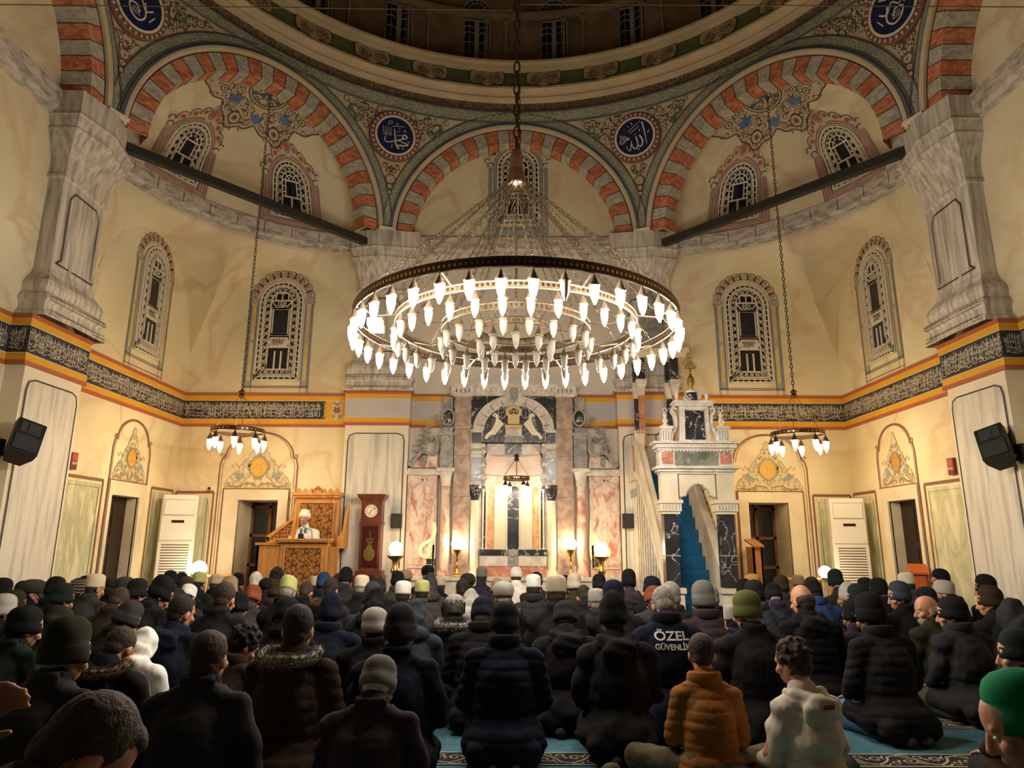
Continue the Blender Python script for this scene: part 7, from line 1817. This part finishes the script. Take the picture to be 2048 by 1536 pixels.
# --- far rows
q(6, 1154, 34, 'r', 'beanie', 'black', 'coat', 'black', 'man in black cap at the left edge, far rows', d=7.7)
q(66, 1156, 28, 'R', 'flatcap', 'dark_grey', 'coat', 'black', 'man in dark flat cap turned right at far left', d=8.4)
q(85, 1163, 24, 'mid', None, '', 'coat', 'black', 'brown haired person behind the navy beanie at far left', d=9.3, hairc='brown')
q(111, 1151, 36, 'mid', 'beanie', 'black', 'coat', 'black', 'broad man in black beanie before the left marbled panel', d=7.6)
q(171, 1150, 20, 'mid', 'beanie', 'black', 'coat', 'black', 'small black cap beyond the patterned cap', d=9.3)
q(222, 1160, 24, 'bow', 'flatcap', 'brown', 'coat', 'black', 'man in brown cap right of the cream cap at left', d=8.8)
q(251, 1152, 29, 'mid', 'flatcap', 'dark_grey', 'coat', 'black', 'man in grey flat cap at the foot of the left opening', d=8.4)
q(301, 1162, 24, 'mid', 'beanie', 'soft_black', 'coat', 'black', 'man in a low black cap left of the air conditioner', d=9.2, skip=1)
q(328, 1151, 24, 'R', 'beanie', 'brown', 'coat', 'brown', 'man in brown cap with face turned right beneath the air conditioner', d=8.7, eyes=True)
q(341, 1139, 25, 'mid', 'beanie', 'navy', 'coat', 'brown', 'man in navy cap against the white air conditioner grille', d=9.6)
q(366, 1143, 25, 'mid', 'beanie', 'dark_green', 'coat', 'black', 'man in dark green cap against the air conditioner edge', d=9.9)
q(399, 1145, 24, 'mid', 'kufi', 'lime', 'parka+hood', 'dark_green', 'man in pale lime cap directly under the left globe lamp', d=9.4)
q(433, 1150, 23, 'mid', 'kufi', 'beige', 'coat', 'black', 'man in beige cap right of the left globe lamp', d=9.6)
q(460, 1150, 30, 'r', 'tallbeanie', 'tan', 'coat', 'black', 'man in loose tan beanie before the left far opening', d=7.9)
q(477, 1144, 22, 'mid', 'beanie', 'black', 'coat', 'navy', 'man in black cap with white piping at the left far opening', d=9.7)
q(513, 1143, 25, 'mid', None, '', 'coat', 'charcoal', 'white haired man before the oak stair box', d=9.3, hairc='white')
q(537, 1154, 27, 'mid', 'flatcap', 'soft_black', 'coat', 'soft_black', 'man in black flat cap before the oak pulpit', d=9.1)
q(555, 1136, 27, 'mid', None, '', 'coat', 'black', 'man with curly black hair before the oak pulpit front', d=9.9, hair='curly', hairc='black')
q(573, 1147, 22, 'mid', 'flatcap', 'light_grey', 'coat', 'charcoal', 'man in light grey cap right of the curly black hair', d=10.2)
q(613, 1167, 24, 'bow', None, '', 'coat', 'black', 'person with rust coloured hair below the oak pulpit', d=8.4, hairc='brown')
q(632, 1154, 20, 'mid', 'kufi', 'beige', 'coat', 'navy', 'person in small beige cap left of the bright blue cap', d=9.6)
q(648, 1142, 25, 'mid', 'beanie', 'blue', 'coat', 'navy', 'man in bright blue cap and navy jacket right of the oak pulpit', d=8.9)
q(677, 1146, 22, 'mid', None, '', 'coat', 'black', 'black haired man between the blue cap and the tall clock', d=9.8, hairc='black')
q(693, 1132, 21, 'mid', 'beanie', 'black', 'coat', 'charcoal', 'man in black cap and grey coat left of the tall clock', d=9.3, zs=1.05)
q(741, 1148, 22, 'mid', 'beanie', 'brown', 'coat', 'brown', 'man in dark brown cap below the clock plinth', d=9.9)
q(760, 1154, 22, 'mid', 'beanie', 'charcoal', 'coat', 'black', 'man in charcoal cap right of the clock plinth', d=9.2)
q(812, 1138, 18, 'mid', 'flatcap', 'tan', 'coat', 'black', 'man in tan hat beside the stout left lamp', d=10.4)
q(857, 1129, 19, 'mid', 'flatcap', 'black', 'coat', 'dark_grey', 'grey haired man in black cap and grey coat left of the niche', d=10.6, hairc='grey', zs=1.06)
q(862, 1149, 24, 'mid', None, '', 'parka+up', 'dark_grey', 'person in dark grey hood left of the niche', d=8.9)
q(880, 1155, 18, 'mid', 'kufi', 'beige', 'coat', 'black', 'man in beige cap right of the dark grey hood', d=9.8)
q(935, 1145, 20, 'mid', 'flatcap', 'olive', 'coat', 'slate', 'man in olive cap left of the grey capped purple coat', d=9.5)
q(963, 1136, 20, 'mid', 'kufi', 'grey', 'coat', 'purple', 'muezzin in grey cap and purple coat by the microphone', d=10.4)
q(1032, 1132, 21, 'mid', 'turban', 'white', 'coat', 'white', 'imam in white robe and white wrapped cap at the niche', d=10.9, zs=1.04)
q(994, 1155, 21, 'mid', 'beanie', 'tan', 'coat', 'brown', 'man in tan cap left of the imam', d=9.3)
q(1073, 1142, 21, 'mid', 'beanie', 'olive', 'coat', 'brown', 'man in olive cap right behind the imam', d=9.7)
q(1130, 1149, 20, 'mid', 'beanie', 'black', 'coat', 'black', 'man in black cap left of the tan cap near the right niche column', d=9.6)
q(1149, 1144, 24, 'mid', 'beanie', 'beige', 'parka+hood', 'brown', 'man in light tan beanie and hood near the right niche column', d=8.7)
q(1199, 1146, 22, 'mid', 'beanie', 'soft_black', 'coat', 'black', 'man in black cap beneath the stout right lamp', d=9.0)
q(1485, 1155, 23, 'mid', 'beanie', 'black', 'coat', 'teal', 'man in black cap and dark teal jacket at the pulpit gate', d=8.5)
q(1502, 1146, 22, 'mid', 'flatcap', 'ochre', 'coat', 'black', 'man in ochre cap left of the light wooden lectern', d=9.4)
q(1560, 1148, 25, 'mid', 'beanie', 'brown', 'coat', 'charcoal', 'man in brown cap before the right far opening', d=8.8)
q(1595, 1152, 20, 'mid', 'kufi', 'tan', 'coat', 'black', 'man in tan cap by the right low rail', d=9.8)
q(1622, 1152, 22, 'mid', 'beanie', 'charcoal', 'coat', 'black', 'man in charcoal cap left of the right globe lamp', d=9.0)
q(1672, 1136, 21, 'mid', 'beanie', 'dark_green', 'coat', 'olive', 'man in dark green cap right of the right globe lamp', d=8.9, zs=1.05)
q(1732, 1153, 24, 'mid', 'beanie', 'soft_black', 'coat', 'black', 'man in black beanie against the right air conditioner edge', d=9.0)
q(1815, 1147, 23, 'mid', 'kufi', 'cream', 'coat', 'slate', 'man in cream cap and blue jacket left of the orange lectern', d=8.6)
q(1880, 1134, 25, 'LL', 'beanie', 'black', 'coat', 'black', 'tall man in black bending beside the right wall opening', d=8.3, zs=1.12, sc=1.05)

HW = dict(beanie=.186, tallbeanie=.196, peak=.185, kufi=.175, turban=.198, flatcap=.205)
pl = []
for (cx, yt, wpx, pose, hat, hc, coat, cc, label, k) in P_:
    if k.pop('skip', 0): continue
    d = k.pop('d')
    if d < 7.5: d *= 1 + .34 * ((cx - 1024) / F) ** 2
    pl.append([cx, yt, d, pose, hat, hc, coat, cc, label, k])
TOPZ = dict(up=.935, mid=.925, bow=.88, L=.93, R=.93, LL=.935, RB=.885, l=.925, r=.925)
TOPZ = {k: v - .048 for k, v in TOPZ.items()}
# keep neighbours apart: slide along the line of sight
D0 = np.array([p[2] for p in pl]); D = D0.copy(); SX = np.array([at(p[0], p[1], 1.0).x - CX for p in pl]); n_ = len(pl)
FX = [(1390, 4.35), (1567, 4.02), (2030, 2.3), (90, 1.75), (1222, 2.85)]
D0 = np.concatenate([D0, [f[1] for f in FX]]); D = D0.copy(); SX = np.concatenate([SX, [at(f[0], 1300, 1.0).x - CX for f in FX]])
MOV = np.array([1.] * n_ + [0.] * len(FX)); LO, HI = D0 - .35 * (D0 > 0), D0 + .65; n_ = len(D0); LO[:10] = D0[:10] - .2
iu, ju = np.triu_indices(n_, 1)
for it in range(1500):
    X = SX * D; dx = np.abs(X[iu] - X[ju]); dy = D[iu] - D[ju]; ady = np.abs(dy)
    need = np.where(dx < .42, .80, np.where(dx < .58, .70 * (.58 - dx) / .16, 0)) - ady
    m = need > 0; sg = np.where(dy + (D0[iu] - D0[ju]) * .02 >= 0, 1., -1.); push = np.where(m, need * .12, 0) * sg
    np.add.at(D, iu, push); np.add.at(D, ju, -push); D += (D0 - D) * .006; D = np.clip(D, LO, HI); D = np.minimum(D, 11.45); D = np.minimum(D, 5.72 / np.maximum(.01, np.abs(SX))); D = np.where(np.abs(SX * D - 2.6) < .95, np.minimum(D, 9.25), D); D = np.where(MOV > 0, D, D0)
for p, d in zip(pl, D): p[2] = float(d)
for n_, (cx, yt, d, pose, hat, hc, coat, cc, label, k) in enumerate(pl):
    hy = d + .13; p = at(cx, yt, hy)
    top = TOPZ[pose] + (.0 if hat in (None, 'kufi') else .02) + (.03 if hat in ('peak', 'tallbeanie') else 0)
    zs = max(.90, min(1.16, p.z / top)); sc = k.pop('sc', None) or max(.94, min(1.08, zs)); k.pop('zs', None)
    if n_ < 36: k['wd'] = 1.03
    TH = Matrix.Translation(V((0, -.006, .102))) @ Matrix.Rotation(R(15), 4, 'X') @ Matrix.Translation(V((0, .002, -.087)))
    txt, zeb, fair = k.pop('text', 0), k.pop('zebra', 0), k.pop('fair', 0)
    if 'hairc' not in k: k['hairc'] = ('dark', 'brown', 'grey', 'dark', 'black')[n_ % 5]
    rz = R((n_ * 37 % 9) - 4) + (R(10) if cx > 1650 else R(-8) if cx < 350 else 0)
    o = person(p.x, d, rz, sc, pose, hat, hc, coat, cc, label, group=None, zs=p.z / top / sc if abs(p.z / top / sc - 1) < .3 else 1.0, **k)
    if txt:
        from mathutils.bvhtree import BVHTree
        cm_ = COAT['parka']; BV = BVHTree.FromPolygons([v.co.copy() for v in cm_.vertices], [tuple(f.vertices) for f in cm_.polygons])
        for body_, size, z0, xf in (('ÖZEL', .068, .555, 1.4), ('GÜVENLİK', .043, .505, 1.12)):
            me = text_mesh(body_, size); from_co = []
            for v in me.vertices:
                x, yy = v.co.x * xf + .006, v.co.y; e_ = v.co.z
                hit = BV.ray_cast(V((x * .8, -1, z0 + yy)), V((0, 1, 0)))[0]; hit2 = BV.ray_cast(V((x, -1, z0 + yy)), V((0, 1, 0)))[0]
                hit = min((q_ for q_ in (hit, hit2) if q_), key=lambda q_: q_.y, default=None)
                v.co = V((x, (hit.y if hit else -.12) - .014 - e_, z0 + yy))
            ob('lettering', me, None, o).data.materials.append(mat('reflective_grey', (.55, .54, .50), rough=.5))
    if zeb:
        mb = MB(); M = HM[pose] @ TH
        for s in range(7):
            z = .062 + .018 * s; r = .093 if s < 5 else .093 - .011 * (s - 4)
            mb.tube([M @ V((r * cos(t), r * 1.2 * sin(t) - .004, z + .010 * (1 if j % 2 else -1) + .015)) for j, t in enumerate([2 * pi * jj / 24 for jj in range(24)])], .0042, 5, 0, closed=True)
        ob('stripes', mb.mesh('stripes', [CL['black']], True), None, o)
    if fair:
        mb = MB(); M = HM[pose] @ TH
        for z, rr in ((.065, .0915), (.10, .093), (.135, .090), (.165, .084), (.19, .074)):
            mb.tube([M @ V((rr * cos(t), rr * 1.2 * sin(t) - .004, z + .006 * (1 if j % 2 else -1) + .012)) for j, t in enumerate([2 * pi * jj / 28 for jj in range(28)])], .004, 5, 0, closed=True)
        ob('pattern', mb.mesh('pattern', [CL['beige']], True), None, o)

# ---------------------------------------------------------------- single figures
def figure(name, loc, rz, sc, parts, label):
    e = empty(name, loc, rz); e.scale = (sc, sc, sc)
    for nm, me, m, mw in parts: ob(nm, me, m, e, mw)
    tag(e, label, 'person'); return e
# preacher in the oak pulpit, facing the room
def preacher():
    hm = headM(V((0, .07, 1.44)), R(10), R(4)); mb = MB()
    cap(mb, (0, 0, .85), (0, .02, 1.22), .11, .11); cap(mb, (-.13, .02, 1.31), (.13, .02, 1.31), .05, .05); cap(mb, (0, .02, 1.32), hm @ V((0, -.015, .05)), .058, .052); head_prims(mb, hm)
    for s in (-1, 1):
        cap(mb, (s * .09, 0, .85), (s * .09, .0, .08), .085, .05); cap(mb, (s * .09, 0, .04), (s * .09, .15, .04), .045, .035)
        cap(mb, (s * .17, .02, 1.29), (s * .23, .06, 1.05), .045, .04); cap(mb, (s * .23, .06, 1.05), (s * .19, .24, 1.03), .038, .028); hand_prims(mb, (s * .19, .25, 1.03), (-s * .15, 1, .2), (1, 0, 0), curl=.2, s=s)
    body = finish(remesh(mb, 'body', .007, 3), [SKIN])
    mb = MB()
    mb.lathe([(.20, .45), (.22, .9), (.19, 1.15), (.20, 1.24)], n=24, sy=.75); el(mb, (0, .01, 1.18), (.205, .14, .17)); cap(mb, (-.15, .02, 1.30), (.15, .02, 1.30), .07, .07); el(mb, (0, .02, 1.345), (.12, .07, .05)); cap(mb, (0, .03, 1.34), (0, .04, 1.40), .08, .072)
    mb.lathe([(.01, .44), (.20, .45)], n=24, sy=.75)
    for s in (-1, 1): cap(mb, (s * .18, .02, 1.29), (s * .25, .06, 1.05), .07, .075); cap(mb, (s * .25, .06, 1.05), (s * .20, .21, 1.03), .075, .055)
    robe = finish(remesh(mb, 'robe', .009, 4), [CL['white']], lambda co, no: co + no * (fbm(co, 12)[:, None] * .012 + .006 * np.sin(co[:, 0] * 60)[:, None] * (co[:, 2] < 1.2)[:, None]))
    st = MB(); 
    for x in (-.035, .035): st.rib(lambda a, b, h=0.: V((a, .155 + (.02 if b < 1.3 else -.045), b)), [(x, .9), (x, 1.36)], .045, 0, 0)
    return figure('person', (at(612, 1040, 12.12).x, 12.12, 0), pi, 1.0, [('body', body, SKIN, None), ('robe', robe, CL['white'], None), ('stole_trim', st.mesh('stole', [CL['slate']]), mat('stole_blue', (.06, .16, .24)), None), ('hat', HATS['turban'], CL['white'], hm), ('beard', BEARD, HAIRC['grey'], hm), ('eyes', EYES, None, hm)], 'bearded preacher in white robe and white wrapped cap standing in the oak pulpit')
pz = at(612, 1022, 12.12).z
pr = preacher(); pr.location.z = pz - 1.66
mb = MB(); dx = pr.location.x
mb.box((dx - .22, KYF + .30, .0), (dx + .22, KYF + .74, max(.12, pz - 1.68)), 0); part(mb, 'standing_floor', [WOOD], krt)
mb = MB(); mb.tube([(dx + .22, KYF + .05, kz), (dx + .2, KYF + .06, kz + .14), (dx + .05, KYF + .08, kz + .20), (dx - .01, KYF + .14, kz + .22)], .006, 6); mb.ell((dx - .02, KYF + .15, kz + .225), (.018, .025, .018), 10, 8)
tag(mb.build('gooseneck_microphone', BLKP, smooth=True), 'black gooseneck microphone on the oak pulpit desk', 'microphone')
mb = MB(); mb.box((dx + .0, KYF - .02, kz + .01), (dx + .09, KYF + .0, kz + .09)); mb.box((dx, KYF - .02, kz + .01), (dx + .09, KYF + .08, kz + .02)); tag(mb.build('desk_clock', BLKP), 'small black box standing on the oak pulpit desk', 'box')

# two boys sitting cross legged
def sitting(hpose, kind, ccol, lean, hair, hairc, sc, loc, rz, label, w=.84, hood=False, pants='charcoal', nm='person'):
    hm = headM(V((0, .085, .64)), R(hpose[0]), R(hpose[1]), R(hpose[2] if len(hpose) > 2 else 0))
    LEG['_'] = LEG['cross']; b = body_mesh('body', hm, 'cross', -.045); t = trousers_mesh('trousers', 'cross'); so = socks_mesh('socks', 'cross')
    mb = MB(); coat_prims(mb, kind, lift=-.045, hem=False, w=w, nk=V((0, .07, .655))); el(mb, (0, -.03, .15), (.19, .165, .135)); cap(mb, (-.10, -.05, .09), (.10, -.05, .09), .10, .10)
    j = finish(remesh(mb, 'jacket', .0085, 4), [CL[ccol]], folds(kind))
    parts = [('body', b, SKIN, None), ('trousers', t, CL[pants], None), ('socks', so, CL['dark_grey'], None), ('jacket', j, CL[ccol], None), ('hair', HAIRS[hair], HAIRC[hairc], hm)]
    T = Matrix.Translation(V((0, 0, -.045)))
    if hood: parts.append(('hood', HOODD, CL[ccol], T)); 
    else: parts.append(('collar', COLLAR, CL[ccol], T))
    e = figure('person', loc, rz, sc, parts, label)
    if hood:
        m2 = MB(); m2.box((-.035, -.148, .555), (.035, -.135, .580)); o = m2.build('leather_patch', mat('leather_brown', (.12, .05, .02)), e)
    return e
p = at(1390, 1272, 4.35 + .1); sitting((16, -6), 'puffer', 'orange', 0, 'short', 'brown', p.z / .855, (p.x + .03, 4.35, 0), R(-3), 'boy with brown hair in an orange brown quilted jacket sitting cross legged', pants='khaki')
p = at(1567, 1273, 4.05 + .1); sitting((14, 22), 'parka', 'offwhite', 0, 'curly', 'brown', p.z / .885, (p.x + .07, 4.02, 0), R(14), 'boy with tousled brown hair in an off white hooded jacket sitting cross legged', hood=True)
# man in the green cap, near right corner
p = at(2012, 1366, 2.35)
hmg = headM(V((0, .13, .64)), R(26), R(66)); 
bgm = body_mesh('body', hmg, 'cross', -.03, voxel=.006); tg = trousers_mesh('trousers', 'cross'); mb = MB(); coat_prims(mb, 'coat', lift=-.04, hem=False, nk=V((0, .07, .65))); el(mb, (0, -.03, .15), (.20, .17, .14)); jg = finish(remesh(mb, 'jacket', .009, 4), [CL['charcoal']], folds('coat'))
gm_ = figure('person', (p.x + .155, 2.28, 0), R(4), p.z / .87, [('body', bgm, SKIN, None), ('trousers', tg, CL['brown'], None), ('jacket', jg, CL['charcoal'], None), ('hat', HATS['beanie'], CL['green'], hmg @ Matrix.Translation(V((0, -.012, .012))) @ Matrix.Rotation(R(2), 4, 'X')), ('hair', HAIRS['fringe'], HAIRC['brown'], hmg), ('eyes', EYES, None, hmg)], 'man in bright green cap looking down, cut by the bottom right corner')
# bowed man bottom left with raised hand
p = at(100, 1360, 1.95)
hmb = headM(V((0, .17, .60)), R(52), R(-30)); mb = MB()
bl_ = MB(); z = 0
el(bl_, (0, -.02, .22), (.13, .10, .10)); cap(bl_, (0, .0, .28), (0, .06, .46), .10, .10); cap(bl_, (-.12, .08, .53), (.12, .08, .53), .045, .045); cap(bl_, (0, .09, .55), hmb @ V((0, -.015, .05)), .058, .052); head_prims(bl_, hmb)
for s in (-1, 1):
    th, sh, ft = LEG['kneel']; m = lambda q_: (s * q_[0], q_[1], q_[2]); cap(bl_, m(th[0]), m(th[1]), .075, .058); cap(bl_, m(sh[0]), m(sh[1]), .055, .04); cap(bl_, m(ft[0]), m(ft[1]), .038, .026)
cap(bl_, (.17, .08, .53), (.24, .20, .33), .042, .038); cap(bl_, (.24, .20, .33), (.14, .34, .24), .036, .028); hand_prims(bl_, (.14, .34, .23), (-.1, 1, -.3), (1, 0, 0), s=1)
cap(bl_, (-.17, .08, .53), (-.31, .26, .50), .042, .038); cap(bl_, (-.31, .26, .50), (-.335, .30, .68), .036, .026); hand_prims(bl_, (-.335, .30, .685), (.75, .1, .65), (.6, .3, -.7), down=(.3, .6, -.5), curl=.9, s=-1)
bb = finish(remesh(bl_, 'body', .006, 3), [SKIN])
mb = MB(); el(mb, (0, .045, .42), (.20, .155, .19)); el(mb, (0, .02, .30), (.21, .17, .17)); el(mb, (0, -.04, .17), (.235, .21, .13)); cap(mb, (-.15, .08, .53), (.15, .08, .53), .078, .078); el(mb, (0, .09, .565), (.12, .08, .055)); cap(mb, (0, .09, .56), (0, .13, .61), .085, .075); cap(mb, (-.14, -.16, .10), (.14, -.16, .10), .09, .09)
cap(mb, (.17, .08, .53), (.25, .20, .33), .073, .064); cap(mb, (.25, .20, .33), (.16, .31, .25), .062, .048); cap(mb, (-.17, .08, .53), (-.31, .25, .49), .073, .064); cap(mb, (-.31, .25, .49), (-.335, .29, .62), .062, .05)
jb = finish(remesh(mb, 'jacket', .009, 4), [CL['olive']], folds('coat'))
me_ = figure('person', (p.x - .03, 1.70, 0), R(-12), 1.06 * p.z / .87, [('body', bb, SKIN2, None), ('trousers', TROU, CL['charcoal'], None), ('jacket', jb, CL['olive'], None), ('hair', HAIRS['short'], HAIRC['brown'], hmb), ('eyes', EYES, None, hmb)], 'bowed man with short brown hair raising a hand at the bottom left corner')
mb = MB()
for k in range(3): mb.rib(lambda a, b, h=0.: V((-.02 + a, -.155 + .5 * a * a - .1 * max(0, b - .4), b)), cr([(-.20 + .012 * k, .44 + .014 * k), (-.10, .47 + .014 * k), (.04, .40 + .014 * k), (.16, .30 + .014 * k)], 5), .008, 0, 0)
ob('white_stripes', mb.mesh('stripes', [CL['beige']]), None, me_)
# khaki hood of a small child at the bottom edge
p = at(1222, 1510, 2.9); kc = empty('person', (p.x, 2.85, 0), 0); s_ = p.z / .95; kc.scale = (s_ * .95, s_ * .95, s_)
for nm, me, m in (('body', BODY['mid'], SKIN), ('trousers', TROU, CL['charcoal']), ('jacket', COAT['parka'], CL['khaki']), ('hood', HOODU['mid'], CL['khaki'])): ob(nm, me, m, kc)
tag(kc, 'small child in a khaki hood peeking up at the bottom edge', 'person')
